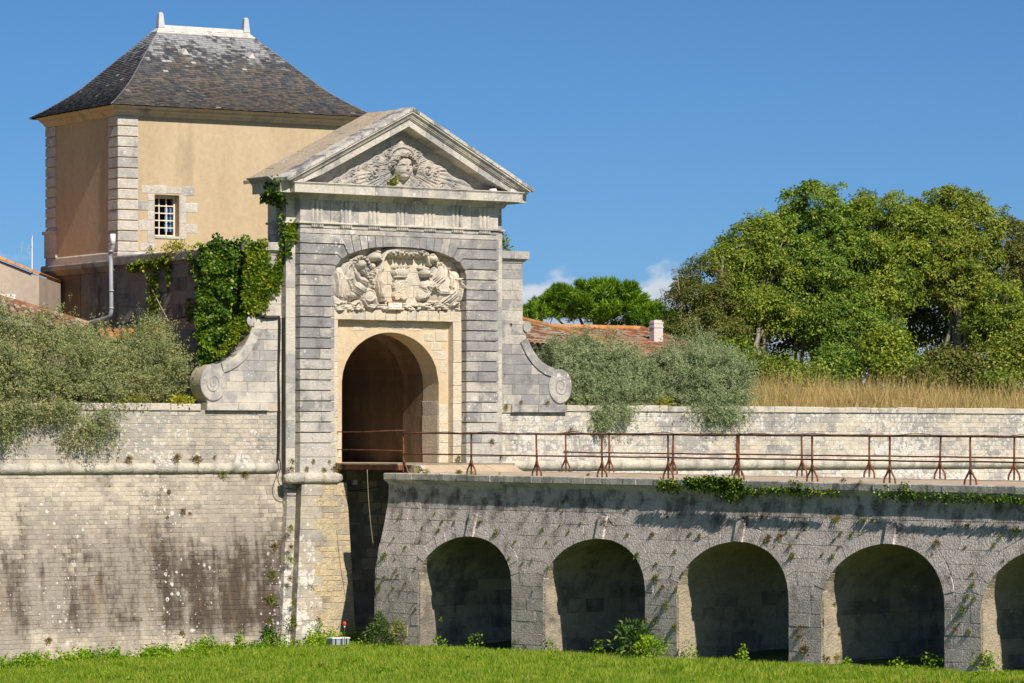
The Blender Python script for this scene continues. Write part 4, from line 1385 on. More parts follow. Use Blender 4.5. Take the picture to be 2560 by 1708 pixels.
def panel_left(r):
    r.blob(330, 700, 235, 300, 0.20, 0.1)
    r.blob(200, 760, 110, 260, 0.16)
    r.blob(470, 800, 150, 170, 0.27, 0.3)
    r.blob(330, 560, 120, 190, 0.24, -0.2)
    r.blob(560, 690, 120, 90, 0.22, 0.7)
    r.blob(700, 700, 70, 120, 0.16)
    r.blob(390, 880, 180, 90, 0.22)
    r.blob(150, 980, 90, 90, 0.12)
    r.blob(180, 600, 70, 160, 0.16)
    folds(r, [([(260, 430), (170, 640), (150, 930)], [(380, 430), (330, 660), (330, 930)]),
              ([(330, 440), (400, 620), (560, 760)], [(440, 500), (520, 640), (620, 690)]),
              ([(250, 640), (330, 820), (480, 930)], [(330, 640), (450, 760), (600, 800)]),
              ([(120, 540), (120, 720), (120, 900)], [(210, 560), (210, 740), (230, 940)])], 6, 15, 0.055)
    r.blob(505, 405, 84, 92, 0.33)                              # bowed head
    r.blob(505, 405, 44, 40, 0.02, 0, 0.8, True)
    r.groove([(480, 375), (530, 368), (545, 395)], 9, 0.035)
    r.groove([(500, 415), (545, 412)], 8, 0.03)
    for (x, y) in ((400, 330), (385, 380), (440, 300), (495, 283), (550, 300), (590, 335), (612, 385), (625, 430), (360, 425), (330, 400), (300, 430)):
        r.swirl(x, y, 44, 0.33, 1.5, 1)
    for (x, y) in ((560, 480), (600, 480), (540, 530), (585, 560), (640, 545), (690, 560), (610, 600), (660, 600), (520, 500), (720, 520), (575, 520), (690, 700), (680, 760), (660, 650)):
        r.swirl(x, y, 42, 0.29, 1.5, -1)
    d = r.blob(640, 905, 125, 125, 0.20, 0, 0.4)               # shield lying at the foot
    dd = np.hypot(r.x - 640, r.y - 905)
    r.h = np.where(dd < 125, np.maximum(r.h, 0.15 + 0.05 * np.cos(dd / 125 * 9)), r.h)
    r.stroke([(540, 980), (600, 1080), (700, 1110), (750, 1060), (735, 940)], 30, 0.22)
    r.stroke([(500, 1010), (530, 1090), (460, 1130)], 28, 0.18)
    r.blob(520, 890, 70, 130, 0.24, 0.2)
    for (x, y) in ((150, 1030), (200, 1080), (260, 1050), (140, 1085)):
        r.swirl(x, y, 60, 0.13, 1.5, 1)


def panel_scroll(r):
    r.stroke([(800, 470), (830, 390), (860, 290), (900, 225), (960, 190)], 38, 0.24)
    r.stroke([(930, 195), (1050, 165), (1180, 155), (1350, 165), (1500, 190), (1560, 230)], 55, 0.24)
    for (x, y, q, sg) in ((1010, 225, 60, 1), (1075, 190, 50, -1), (1150, 225, 58, 1), (1215, 215, 62, -1), (1300, 240, 52, 1), (1350, 215, 60, -1), (1470, 215, 78, 1), (1540, 235, 45, -1)):
        r.swirl(x, y, q, 0.36, 1.8, sg)
    r.blob(735, 275, 110, 85, 0.34, -0.3)
    r.swirl(780, 300, 68, 0.39, 1.6, -1)
    r.blob(770, 200, 60, 30, 0.3, 0.3)
    r.blob(700, 430, 60, 60, 0.2)
    r.blob(1665, 305, 85, 80, 0.33, 0.3)
    r.swirl(1700, 345, 58, 0.37, 1.6, 1)
    r.blob(1650, 245, 45, 30, 0.3)
    r.stroke([(1575, 260), (1610, 380), (1640, 420)], 20, 0.2)
    r.stroke([(1730, 390), (1690, 470), (1665, 580)], 18, 0.18)


def panel_pendant(r):
    r.stroke([(840, 440), (790, 520), (775, 640), (800, 780), (850, 900), (885, 975)], 55, 0.21)
    r.blob(800, 700, 72, 230, 0.21, -0.15)
    r.blob(850, 880, 60, 120, 0.20, -0.3)
    folds(r, [([(770, 500), (745, 680), (790, 940)], [(850, 470), (850, 700), (905, 930)])], 6, 13, 0.05)


def panel_crown(r):
    r.blob(1170, 525, 140, 95, 0.20, 0, 0.4)
    r.stroke([(1090, 605), (1250, 605)], 26, 0.17)
    for k in range(7):
        r.stroke([(1170 + (k - 3) * 22, 600), (1170 + (k - 3) * 42, 480)], 11, 0.022, True)
    for k in range(6):
        r.blob(1060 + k * 44, 455 - 10 * (k % 2), 22, 26, 0.2)


def panel_post(r):
    m = (np.abs(r.x - 1170) < 112 + 8 * np.sin(r.y / 23)) & (r.y > 650) & (r.y < 965 + 14 * np.sin(r.x / 17))
    n = 0.012 * np.sin(r.x / 9.0 + np.sin(r.y / 13.0) * 3) * np.sin(r.y / 11.0 + 2 * np.sin(r.x / 21.0))
    r.h = np.where(m, 0.13 + n, r.h)
    r.blob(1120, 960, 50, 35, 0.14)
    r.blob(1230, 955, 55, 32, 0.14)


def panel_right(r):
    r.blob(1800, 590, 150, 210, 0.23, 0.15)
    r.blob(1840, 800, 300, 250, 0.20, -0.2)
    r.blob(1980, 850, 200, 270, 0.20)
    r.blob(1640, 770, 150, 120, 0.25, 0.4)
    r.blob(1560, 890, 110, 110, 0.20, 0.6)
    r.blob(2060, 620, 90, 110, 0.17)
    r.blob(2130, 760, 60, 110, 0.15)
    r.blob(1500, 930, 60, 70, 0.17)
    folds(r, [([(1780, 430), (1700, 600), (1560, 760)], [(1930, 440), (1880, 640), (1700, 800)]),
              ([(1900, 460), (1950, 640), (1930, 760)], [(1960, 480), (2020, 660), (1990, 780)]),
              ([(1660, 700), (1740, 800), (1900, 850)], [(1640, 800), (1760, 900), (1960, 900)]),
              ([(1480, 790), (1560, 860), (1480, 960)], [(1640, 760), (1640, 880), (1560, 960)]),
              ([(1980, 640), (1990, 850), (1800, 1020)], [(2110, 660), (2100, 900), (1920, 1060)]),
              ([(2080, 640), (2140, 780), (2090, 1000)], [(2160, 690), (2170, 840), (2150, 1020)])], 6, 16, 0.06)
    r.blob(1555, 545, 70, 72, 0.33)
    r.blob(1615, 570, 36, 36, 0.33)
    r.blob(1600, 520, 30, 25, 0.31)
    r.blob(1560, 470, 110, 40, 0.15, 0.1)
    for (x, y) in ((1780, 400), (1820, 390), (1750, 430), (1850, 420)):
        r.swirl(x, y, 38, 0.24, 1.4, 1)
    for k in range(5):
        r.stroke([(2120, 650 + 38 * k), (2190, 630 + 45 * k)], 16, 0.18)


def panel_foot(r):
    lim = np.clip((1150 + 3.2e-2 * r.x - r.y) / 14, 0, 1)
    for k in range(150):
        x = random.uniform(110, 2180)
        y = random.uniform(1010 if abs(x - 1170) > 420 else 1050, 1140)
        r.blob(x, y, random.uniform(18, 75), random.uniform(14, 40), random.uniform(0.08, 0.2), random.uniform(-0.6, 0.6))
    r.h = r.h * lim


sketch_relief(tymp_rays, (-60, 2420, 60, 1000), (330, 120), tymp_uz, 'carved_rays', M['tympanum'], 0.092, GATE)
sketch_relief(tymp_clouds, (-60, 2420, 60, 1000), (300, 120), tymp_uz, 'carved_clouds', M['tympanum'], 0.091, GATE)
sketch_relief(tymp_head, (950, 1520, 60, 800), (120, 150), tymp_uz, 'carved_sun_face', M['tympanum'], 0.090, GATE)
sketch_relief(panel_left, (90, 800, 220, 1150), (140, 180), pan_uz, 'carved_draped_figure', M['relief'], 0.318, GATE, 'carved seated figure with bowed head and shield, left of the crown')
sketch_relief(panel_right, (1380, 2230, 340, 1150), (150, 160), pan_uz, 'carved_draped_figure', M['relief'], 0.318, GATE, 'carved draped figure right of the crown')
sketch_relief(panel_scroll, (620, 1800, 80, 620), (200, 100), pan_uz, 'carved_scroll', M['relief'], 0.317, GATE)
sketch_relief(panel_pendant, (680, 960, 400, 1010), (60, 120), pan_uz, 'carved_shell', M['relief'], 0.316, GATE)
sketch_relief(panel_crown, (1010, 1330, 400, 650), (70, 60), pan_uz, 'carved_crown', M['relief'], 0.315, GATE)
sketch_relief(panel_post, (1030, 1310, 640, 1000), (60, 80), pan_uz, 'carved_post', M['gate_cream'], 0.314, GATE)
sketch_relief(panel_foot, (95, 2190, 950, 1190), (300, 60), pan_uz, 'carved_base', M['relief'], 0.313, GATE)


def build_sign():
    t = thing('wall_sign', 'small white name plate with a rust-orange frame fixed under the carved crown', 'sign', FG, (3.235, 0.13, 8.69))
    mb = MB()
    mb.box(3.02, 3.45, 0.135, 0.16, 8.60, 8.775)
    part('plate', mb, M['sign'], t)
    mb = MB()
    for b in ((3.0, 3.47, 8.58, 8.60), (3.0, 3.47, 8.775, 8.795), (3.0, 3.02, 8.6, 8.775), (3.45, 3.47, 8.6, 8.775)):
        mb.box(b[0], b[1], 0.125, 0.20, b[2], b[3])
    part('frame', mb, M['sign_frame'], t)
    for txt, z, s in (("Porte", 8.70, 0.085), ("des Campani", 8.622, 0.078)):
        cu = bpy.data.curves.new('lettering', 'FONT')
        cu.body = txt
        cu.size = s
        cu.align_x = 'CENTER'
        cu.extrude = 0.001
        cu.materials.append(M['sign_ink'])
        tmp = bpy.data.objects.new('lettering', cu)
        me = bpy.data.meshes.new_from_object(tmp)
        bpy.data.objects.remove(tmp)
        o = link('lettering', me, t)
        o.location = (0, 0.133 - 0.13 - 0.0005, z - 8.69)
        o.rotation_euler = (math.radians(90), 0, 0)


build_sign()


# ================================================================== SCROLL WINGS
def build_wing(side):
    """side -1: left, +1: right. A buttress with a scroll at the foot and a capped pier above"""
    right = side > 0
    lab = ('grey scroll buttress against the right side of the gate, ending in a round volute' if right
           else 'mottled pale scroll buttress against the left side of the gate, beside the ivy')
    t = thing('scroll_buttress', lab, 'buttress', FG, (8.0 if right else -1.4, 0.6, 5.85))

    def X(u):                      # right wing coordinates, mirrored about the gate's axis for the left one
        return u if right else 2 * CX - u
    edge = [(8.985 + 0.395 * math.cos(a), 6.575 + 0.475 * math.sin(a)) for a in np.linspace(0.0, 1.75, 12)] + [(8.74, 7.08), (8.55, 7.14), (8.37, 7.235), (8.20, 7.37), (8.06, 7.53), (7.93, 7.72), (7.83, 7.90), (7.80, 8.04), (7.92, 8.10), (7.96, 8.20), (7.92, 8.31), (7.80, 8.36)]
    low = [(8.985 + 0.395 * math.cos(a), 6.575 + 0.475 * math.sin(a)) for a in np.linspace(-0.05, -0.9, 6)] + [(9.12, 6.05)]
    right_edge = sorted(edge, key=lambda p: p[1])

    def xe(z):
        if z <= 6.575:
            return 8.985 + 0.395 * math.sqrt(max(0.1, 1 - ((z - 6.575) / 0.475) ** 2)) if z > 6.2 else 9.14
        pts = [p for p in edge]
        for (x0, z0), (x1, z1) in zip(pts[:-1], pts[1:]):
            if min(z0, z1) <= z <= max(z0, z1) and z1 != z0:
                return lerp(x0, x1, (z - z0) / (z1 - z0))
        return 7.8
    y = 0.45
    x_in = 6.86
    # body behind the face stones
    body = MB()
    poly = [(x_in, 5.84), (9.12, 5.84)] + low[::-1] + edge + [(x_in, 8.36)]
    poly = [(X(a), b) for a, b in poly]
    body.prism(poly, y + 0.012, y + 0.50)
    part('core', body, M['mortar_pale'], t)
    zs = [6.06] + [6.06 + 0.276 * k for k in range(1, 9)] + [8.36]
    mat = M['gate_grey'] if right else M['gate_pale']
    for k in range(len(zs) - 1):
        za, zb = zs[k], zs[k + 1]
        ex = [(xe(lerp(za, zb, q)), lerp(za, zb, q)) for q in (0.015, 0.33, 0.66, 0.985)]
        xmax = min(p[0] for p in ex)
        xs = cuts(x_in, xmax, 0.52, 0.25, k % 2)[:-1]
        for i in range(len(xs)):
            mb = MB()
            a = xs[i] + (0.003 if i else 0)
            if i < len(xs) - 1:
                pl = [(a, za + 0.003), (xs[i + 1] - 0.003, za + 0.003), (xs[i + 1] - 0.003, zb - 0.003), (a, zb - 0.003)]
            else:
                pl = [(a, za + 0.003)] + ex + [(a, zb - 0.003)]
            mb.stone([(X(p), q) for p, q in pl], front(y), 0.0, 0.45, 0.006, 0.004)
            part('wing_stone', mb, mat, t)
    mb = MB()
    xs = cuts(7.3, 9.2, 0.62, 0.2)
    for i in range(len(xs) - 1):
        mb = MB()
        mb.stone([(X(xs[i] + 0.003), 5.85), (X(xs[i + 1] - 0.003), 5.85), (X(xs[i + 1] - 0.003), 6.055), (X(xs[i] + 0.003), 6.055)], front(y - 0.07), 0.0, 0.5, 0.012, 0.004)
        part('base_stone', mb, mat, t)
    # volute disc, raised, with a spiral groove in relief
    cx, cz, rx, rz = 8.985, 6.575, 0.395, 0.475
    n = 40
    disc = MB()
    L0 = [(X(cx + rx * math.cos(a)), y + 0.02, cz + rz * math.sin(a)) for a in np.linspace(0, 2 * math.pi, n + 1)[:-1]]
    L1 = [(X(cx + rx * math.cos(a)), y - 0.03, cz + rz * math.sin(a)) for a in np.linspace(0, 2 * math.pi, n + 1)[:-1]]
    L2 = [(X(cx + (rx - 0.02) * math.cos(a)), y - 0.042, cz + (rz - 0.02) * math.sin(a)) for a in np.linspace(0, 2 * math.pi, n + 1)[:-1]]
    disc.loft([L0, L1, L2])
    part('volute', disc, mat, t)
    sp = MB()
    pts = []
    for k in range(44):
        a = 0.3 - k * 0.22
        q = 0.55 * (1 - k / 60)
        pts.append((X(cx + rx * q * math.cos(a)), y - 0.04, cz + rz * q * math.sin(a)))
    sp.tube(pts, [0.020 * (1 - 0.5 * k / 44) for k in range(44)], 6)
    part('volute_spiral', sp, mat, t)
    # upper small scroll
    sc = MB()
    L0 = [(X(7.83 + 0.135 * math.cos(a)), y - 0.05, 8.21 + 0.15 * math.sin(a)) for a in np.linspace(0, 2 * math.pi, 25)[:-1]]
    L1 = [(p[0], y + 0.45, p[2]) for p in L0]
    sc.loft([L0, L1])
    part('upper_scroll', sc, M['gate_pale'], t)
    # raised border following the curve
    bd = MB()
    curve = [p for p in edge if p[0] < 8.8 and p[1] < 8.0 or p[0] < 7.85 and p[1] < 7.95]
    loops = []
    for i, (a, b) in enumerate(curve):
        p0 = curve[max(i - 1, 0)]; p1 = curve[min(i + 1, len(curve) - 1)]
        d = Vector((p1[0] - p0[0], p1[1] - p0[1])).normalized()
        nx, nz = -abs(d.y), -abs(d.x)
        w = 0.25
        loops.append([(X(a), y - 0.045, b), (X(a), y + 0.5, b), (X(a + nx * 0.02), y + 0.5, b + nz * 0.02), (X(a + nx * w), y + 0.01, b + nz * w), (X(a + nx * w), y - 0.045, b + nz * w)])
    bd.loft(loops)
    part('scroll_border', bd, M['gate_pale'] if not right else M['gate_grey'], t)
    # pier above
    zs = rows(8.36, 10.07, 0.30, 0.08)
    for k in range(len(zs) - 1):
        xs = [x_in, lerp(x_in, 7.72, random.uniform(0.35, 0.65)), 7.72] if k % 2 else [x_in, 7.72]
        for i in range(len(xs) - 1):
            mb = MB()
            mb.stone([(X(xs[i] + 0.002), zs[k] + 0.003), (X(xs[i + 1] - 0.002), zs[k] + 0.003), (X(xs[i + 1] - 0.002), zs[k + 1] - 0.003), (X(xs[i] + 0.002), zs[k + 1] - 0.003)], front(0.46), 0.0, 0.6, 0.006, 0.004, True)
            part('wing_stone', mb, mat, t)
    pth = [(X(6.87), 0.46), (X(7.72), 0.46), (X(7.72), 1.0)] if right else [(X(7.72), 1.0), (X(7.72), 0.46), (X(6.87), 0.46)]
    cp = sweep(pth, [(-0.1, 9.96), (0.02, 9.96), (0.03, 10.0), (0.08, 10.05), (0.10, 10.075), (0.13, 10.08), (0.13, 10.285), (-0.45, 10.30)])
    run('cap_stone', cp, M['gate_pale'], t, 0.5)
    return t


build_wing(1)
build_wing(-1)


# ================================================================== STAINED WALL BETWEEN GATE AND PAVILION
def build_retaining():
    t = thing('retaining_wall', 'dark stained retaining wall running back from the gate to the pavilion, capped by a moulding', 'wall', FG, (-1.0, 4.4, 6.0))
    core = MB()
    core.box(-0.96, 2.0, 1.1, 7.6, 5.7, 10.05)
    core.box(2.0, 7.2, 1.1, 8.8, 8.6, 10.05)
    core.box(5.6, 7.2, 1.1, 8.8, 4.4, 8.6)
    part('core', core, M['mortar_dark'], t)
    mp = lambda a, b, o: (-1.0 - o, a, b)
    zs = rows(5.9, 9.84, 0.36, 0.05)
    for k in range(len(zs) - 1):
        ys = cuts(1.1, 7.62, 0.85, 0.25, k % 2)
        for i in range(len(ys) - 1):
            mb = MB()
            mb.stone([(ys[i] + 0.002, zs[k] + 0.002), (ys[i + 1] - 0.002, zs[k] + 0.002), (ys[i + 1] - 0.002, zs[k + 1] - 0.002), (ys[i] + 0.002, zs[k + 1] - 0.002)], mp, 0.0, 0.04, 0.004, 0.003)
            part('stone', mb, M['retaining'], t)
    cp = sweep([(-1.0, 7.62), (-1.0, 1.15)], [(-0.3, 9.84), (0.02, 9.84), (0.03, 9.88), (0.10, 9.93), (0.14, 9.94), (0.14, 10.15), (0.10, 10.19), (-0.3, 10.20)])
    run('coping_stone', cp, M['retaining'], t, 0.95)
    return t


build_retaining()


def build_drainpipe():
    t = thing('drainpipe', 'grey plastic drainpipe bending down the stained wall below the pavilion corner', 'pipe', FG, (-1.2, 7.55, 8.3))
    mb = MB()
    mb.tube([(-1.2, 7.53, 10.75), (-1.2, 7.53, 10.46), (-1.2, 7.56, 10.40), (-1.2, 7.66, 10.24), (-1.2, 7.68, 10.18), (-1.21, 7.62, 10.0), (-1.22, 7.58, 9.0), (-1.22, 7.58, 8.66), (-1.22, 7.62, 8.56), (-1.22, 7.72, 8.5), (-1.22, 7.95, 8.46), (-1.22, 8.7, 8.38), (-1.22, 9.75, 8.28)], 0.058, 12)
    part('pipe', mb, M['pvc'], t, True)
    mb = MB()
    mb.tube([(-1.2, 7.53, 10.80), (-1.2, 7.53, 10.50)], 0.075, 12)
    part('hopper', mb, M['white'], t, True)
    for z in (10.30, 9.2, 8.72):
        mb = MB()
        y = 7.60 if z > 10 else 7.58
        mb.tube([(-1.215, y, z), (-1.215, y, z + 0.05)], 0.07, 12)
        part('collar', mb, M['pvc'], t, True)


build_drainpipe()


# ================================================================== THE PAVILION
TW, TD = 7.6, 4.85
Z0, Z1 = 10.33, 14.13


def build_pavilion():
    t = thing('pavilion', 'square ochre-rendered guard pavilion with stone quoins and a steep hipped slate roof', 'building', FT, (3.8, 2.4, 10.3))
    # walls with a window in the front and one in the back
    W = (1.115, 1.875, 10.73, 11.96)
    BWn = (3.52, 4.02, 11.16, 12.0)
    mb = MB()

    def wall_xz(y0, y1, win, xs0, xs1, zlo=5.8):
        x0, x1, z0, z1 = win
        mb.box(xs0, x0, y0, y1, zlo, Z1 + 0.1)
        mb.box(x1, xs1, y0, y1, zlo, Z1 + 0.1)
        mb.box(x0, x1, y0, y1, zlo, z0)
        mb.box(x0, x1, y0, y1, z1, Z1 + 0.1)
    wall_xz(0.0, 0.5, W, 0.0, TW, 10.08)
    wall_xz(TD - 0.5, TD, BWn, 0.0, TW)
    mb.box(0.0, 0.5, 0.5, TD - 0.5, 9.8, Z1 + 0.1)
    mb.box(TW - 0.5, TW, 0.5, TD - 0.5, 5.8, Z1 + 0.1)
    part('rendered_wall', mb, M['render'], t)
    mb = MB()
    mb.box(0.5, TW - 0.5, 0.5, TD - 0.5, 10.0, 10.1)
    mb.box(0.5, TW - 0.5, 0.5, TD - 0.5, 13.9, 14.0)
    part('floor', mb, M['interior'], t)
    # quoins
    n = 13
    for cxn, (xa, xb, ya, yb) in (('near', (-0.035, 0.585, -0.035, 0.59)), ('far', (-0.035, 0.55, TD - 0.66, TD + 0.035)), ('right', (TW - 0.585, TW + 0.035, -0.035, 0.59))):
        for k in range(n):
            z0 = lerp(Z0, Z1, k / n) + 0.016
            z1 = lerp(Z0, Z1, (k + 1) / n) - 0.016
            mb = MB()
            b = 0.012
            q = random.uniform(-0.004, 0.004)
            mb.loft([[(xa + b, ya + b, z0), (xb, ya + b, z0), (xb, yb, z0), (xa + b, yb, z0)],
                     [(xa + q, ya + q, z0 + b), (xb, ya + q, z0 + b), (xb, yb, z0 + b), (xa + q, yb, z0 + b)],
                     [(xa + q, ya + q, z1 - b), (xb, ya + q, z1 - b), (xb, yb, z1 - b), (xa + q, yb, z1 - b)],
                     [(xa + b, ya + b, z1), (xb, ya + b, z1), (xb, yb, z1), (xa + b, yb, z1)]])
            part('quoin', mb, M['quoin'], t)
    # plinth band and string course on the left face, lower wall
    loop = [(0.0, TD), (0.0, 0.0), (TW, 0.0)]
    run('plinth_stone', sweep(loop, [(-0.1, 10.10), (0.05, 10.10), (0.05, 10.30), (0.02, 10.335), (-0.1, 10.335)]), M['quoin'], t, 0.8, segs=(0, 1))
    run('string_course', sweep([(0.0, TD + 0.1), (0.0, 0.25)], [(-0.1, 9.80), (0.03, 9.80), (0.06, 9.85), (0.12, 9.93), (0.16, 9.94), (0.16, 10.07), (0.10, 10.115), (-0.1, 10.12)]), M['retaining'], t, 0.9)
    mb = MB()
    mb.box(0.02, 1.2, 0.01, TD + 0.02, 5.8, 10.078)
    part('lower_wall', mb, M['retaining'], t)
    mb = MB()
    mb.box(0.005, 0.3, 2.55, TD - 0.55, 6.5, 9.78)
    part('mortar_patch', mb, M['passage'], t)
    zs = rows(6.6, 9.78, 0.33, 0.05)
    for k in range(len(zs) - 1):
        mb = MB()
        mb.stone([(TD - 0.56, zs[k] + 0.003), (TD + 0.03, zs[k] + 0.003), (TD + 0.03, zs[k + 1] - 0.003), (TD - 0.56, zs[k + 1] - 0.003)], lambda a, b, o: (0.0 - o, a, b), 0.0, 0.1, 0.006, 0.004)
        part('corner_stone', mb, M['quoin'], t)
    # raised pedestal on the far corner
    mb = MB()
    mb.box(-0.06, 0.4, TD - 0.72, TD + 0.07, 10.336, 11.02)
    part('corner_pedestal', mb, M['quoin'], t)
    mb = MB()
    mb.box(-0.11, 0.4, TD - 0.76, TD + 0.12, 11.02, 11.11)
    part('pedestal_cap', mb, M['quoin'], t)
    # cornice
    full = [(0.0, TD), (0.0, 0.0), (TW, 0.0), (TW, TD)]
    run('cornice_block', sweep(full, [(-0.1, 14.12), (0.05, 14.12), (0.06, 14.15), (0.10, 14.17), (0.12, 14.21), (0.19, 14.26), (0.24, 14.27), (0.24, 14.30), (0.33, 14.36), (0.36, 14.37), (0.36, 14.395), (-0.1, 14.40)]), M['cornice'], t, 0.72, gap=0.01)
    mb = MB()
    mb.prism([(-0.1, -0.1), (TW + 0.1, -0.1), (TW + 0.1, TD + 0.1), (-0.1, TD + 0.1)], 14.385, 14.40, 'z')
    part('eaves_board', mb, M['interior'], t)
    # window surround stones (front)
    def ws(cx, cy):
        return (-0.203 + 1.75444e-3 * cx, 12.4407 + 5.5556e-5 * cx - 1.57356e-3 * cy)
    for (a, b, c, d) in ((525, 175, 688, 312), (690, 178, 965, 318), (968, 210, 1222, 318), (1238, 195, 1450, 352), (630, 322, 744, 440), (440, 443, 744, 612), (625, 615, 744, 790), (478, 792, 744, 976), (628, 980, 744, 1195),
                         (1192, 355, 1310, 488), (1196, 492, 1510, 650), (1200, 652, 1310, 860), (1200, 862, 1510, 1010), (1200, 1014, 1305, 1130), (500, 1200, 744, 1330)):
        (xa, za), (xb, zb) = ws(a, d), ws(c, b)
        xa2 = xa if xa > 0.59 else 0.59
        j = lambda q=0.012: random.uniform(-q, q)
        mb = MB()
        pl = [(xa2, za), ((xa2 + xb) / 2, za + j()), (xb, za + j()), (xb + (0.012 if xb > 1.9 else 0), (za + zb) / 2), (xb, zb + j()), ((xa2 + xb) / 2, zb + j()), (xa2, zb + j()), (xa2 - (0.012 if xa2 > 0.62 and xb < 1.2 else 0), (za + zb) / 2)]
        mb.stone(pl, front(0.0), 0.014, 0.02, 0.012, 0.004)
        part('surround_stone', mb, M['quoin'], t)
    mb = MB()
    mb.box(1.115, 1.875, -0.03, 0.34, 10.735, 10.80)
    part('window_sill', mb, M['quoin'], t)
    # the window: frame, bars, panes
    for (x0, x1, z0, z1, y0, nc, nr, mt) in ((W[0] + 0.002, W[1] - 0.002, 10.802, W[3] - 0.002, 0.27, 3, 5, 'muntin'), (BWn[0] + 0.002, BWn[1] - 0.002, BWn[2] + 0.002, BWn[3] - 0.002, TD - 0.3, 2, 3, 'bark_dark')):
        fr = MB()
        f = 0.045
        fr.box(x0, x0 + f, y0, y0 + 0.06, z0, z1)
        fr.box(x1 - f, x1, y0, y0 + 0.06, z0, z1)
        fr.box(x0 + f, x1 - f, y0, y0 + 0.06, z0, z0 + f)
        fr.box(x0 + f, x1 - f, y0, y0 + 0.06, z1 - f * 2, z1)
        w = part('window', fr, M[mt], t)
        xa, xb, za, zb = x0 + f, x1 - f, z0 + f, z1 - 2 * f
        bw = 0.03
        for i in range(1, nc):
            mb = MB()
            x = lerp(xa, xb, i / nc)
            mb.box(x - bw / 2, x + bw / 2, y0 + 0.008, y0 + 0.05, za, zb)
            part('glazing_bar', mb, M[mt], w)
        for i in range(1, nr):
            mb = MB()
            z = lerp(za, zb, i / nr)
            mb.box(xa, xb, y0 + 0.004, y0 + 0.046, z - bw / 2, z + bw / 2)
            part('glazing_bar', mb, M[mt], w)
        if nc == 3:
            for i in range(nc):
                for j2 in range(nr):
                    mb = MB()
                    tx = random.uniform(-0.003, 0.003)
                    p0, p1 = lerp(xa, xb, i / nc), lerp(xa, xb, (i + 1) / nc)
                    q0, q1 = lerp(za, zb, j2 / nr), lerp(za, zb, (j2 + 1) / nr)
                    mb.poly([(p0, y0 + 0.03 + tx, q0), (p1, y0 + 0.03 - tx, q0), (p1, y0 + 0.03 - tx, q1), (p0, y0 + 0.03 + tx, q1)])
                    part('pane', mb, M['pane'], w)

    # ---- roof: bell-cast hips covered with slates
    E = 0.42
    ez, rz = 14.40, 16.98
    run_in = TD / 2 + E

    def roof_prof(d):
        """height above the eaves at horizontal distance d from the eaves"""
        q = d / run_in
        return (rz - ez) * (0.62 * q + 0.38 * q ** 1.9) if q < 0.4 else (rz - ez) * (0.62 * 0.4 + 0.38 * 0.4 ** 1.9 + (q - 0.4) / 0.6 * (1 - 0.62 * 0.4 - 0.38 * 0.4 ** 1.9))
    x0, x1, y0, y1 = -E, TW + E, -E, TD + E - 0.1
    ym = (y0 + y1) / 2
    half = (y1 - y0) / 2
    hipx = 2.85
    # under-roof
    mb = MB()
    for k in range(10):
        for (f0) in (0,):
            d0, d1 = half * k / 10, half * (k + 1) / 10
            h0, h1 = ez + roof_prof(d0 * run_in / half) - 0.035, ez + roof_prof(d1 * run_in / half) - 0.035
            a0, a1 = hipx * k / 10, hipx * (k + 1) / 10
            L0 = [(x0 + a0, y0 + d0, h0), (x1 - a0, y0 + d0, h0), (x1 - a0, y1 - d0, h0), (x0 + a0, y1 - d0, h0)]
            L1 = [(x0 + a1, y0 + d1, h1), (x1 - a1, y0 + d1, h1), (x1 - a1, y1 - d1, h1), (x0 + a1, y1 - d1, h1)]
            mb.loft([L0, L1], caps=False)
    part('roof_deck', mb, M['interior'], t)

    # slates: rows up the slope
    nrow = 46
    vs, fs = [], []
    singles = []
    for face in ('front', 'left', 'right', 'back'):
        for r in range(nrow):
            q0, q1 = r / nrow, (r + 1.25) / nrow
            q1 = min(q1, 0.985)
            if face in ('front', 'back'):
                a0, b0 = x0 + hipx * q0, x1 - hipx * q0
                a1, b1 = x0 + hipx * q1, x1 - hipx * q1
            else:
                a0, b0 = y0 + half * q0, y1 - half * q0
                a1, b1 = y0 + half * q1, y1 - half * q1
            hh0, hh1 = ez + roof_prof(run_in * q0) + 0.012, ez + roof_prof(run_in * q1) - 0.012
            w = 0.155 if face in ('front', 'back') else 0.15
            pos = a0 - w * (0.5 if r % 2 else 0.0)
            while pos < b0:
                ww = w * random.uniform(0.9, 1.1)
                xa, xb = max(pos + 0.003, a0), min(pos + ww - 0.003, b0)
                pos += ww
                if xb - xa < 0.02:
                    continue
                ta, tb = max(xa, a1), min(xb, b1)
                if tb - ta < 0.005:
                    m = min(max((xa + xb) / 2, a1), b1)
                    ta, tb = m - 0.002, m + 0.002
                jz = random.uniform(0.0, 0.012)
                jq = random.uniform(-0.0015, 0.0015)
                pts = []
                for (p, q, h) in ((xa, q0 + jq, hh0 + jz), (xb, q0 + jq, hh0 + jz), (tb, q1, hh1), (ta, q1, hh1)):
                    if face == 'front': v = (p, y0 + half * q, h)
                    elif face == 'back': v = (p, y1 - half * q, h)
                    elif face == 'left': v = (x0 + hipx * q, p, h)
                    else: v = (x1 - hipx * q, p, h)
                    pts.append(v)
                lo = [(v[0], v[1], v[2] - 0.012) for v in pts[:2]]
                singles.append((face, r, pts + lo))
    # the biggest in view (the front slope's lower middle) are pieces of their own
    fr_ids = [i for i, s in enumerate(singles) if s[0] == 'front' and 10 <= s[1] < 36]
    random.shuffle(fr_ids)
    own = set(fr_ids[:300])
    rest = MB()
    for i, (fc, r, p) in enumerate(singles):
        mb = MB() if i in own else rest
        b = len(mb.v)
        mb.v += p
        mb.f += [(b, b + 1, b + 2, b + 3), (b, b + 4, b + 5, b + 1)]
        if i in own:
            part('slate', mb, M['slate'], t)
    part('slates', rest, M['slate'], t, kind='stuff')
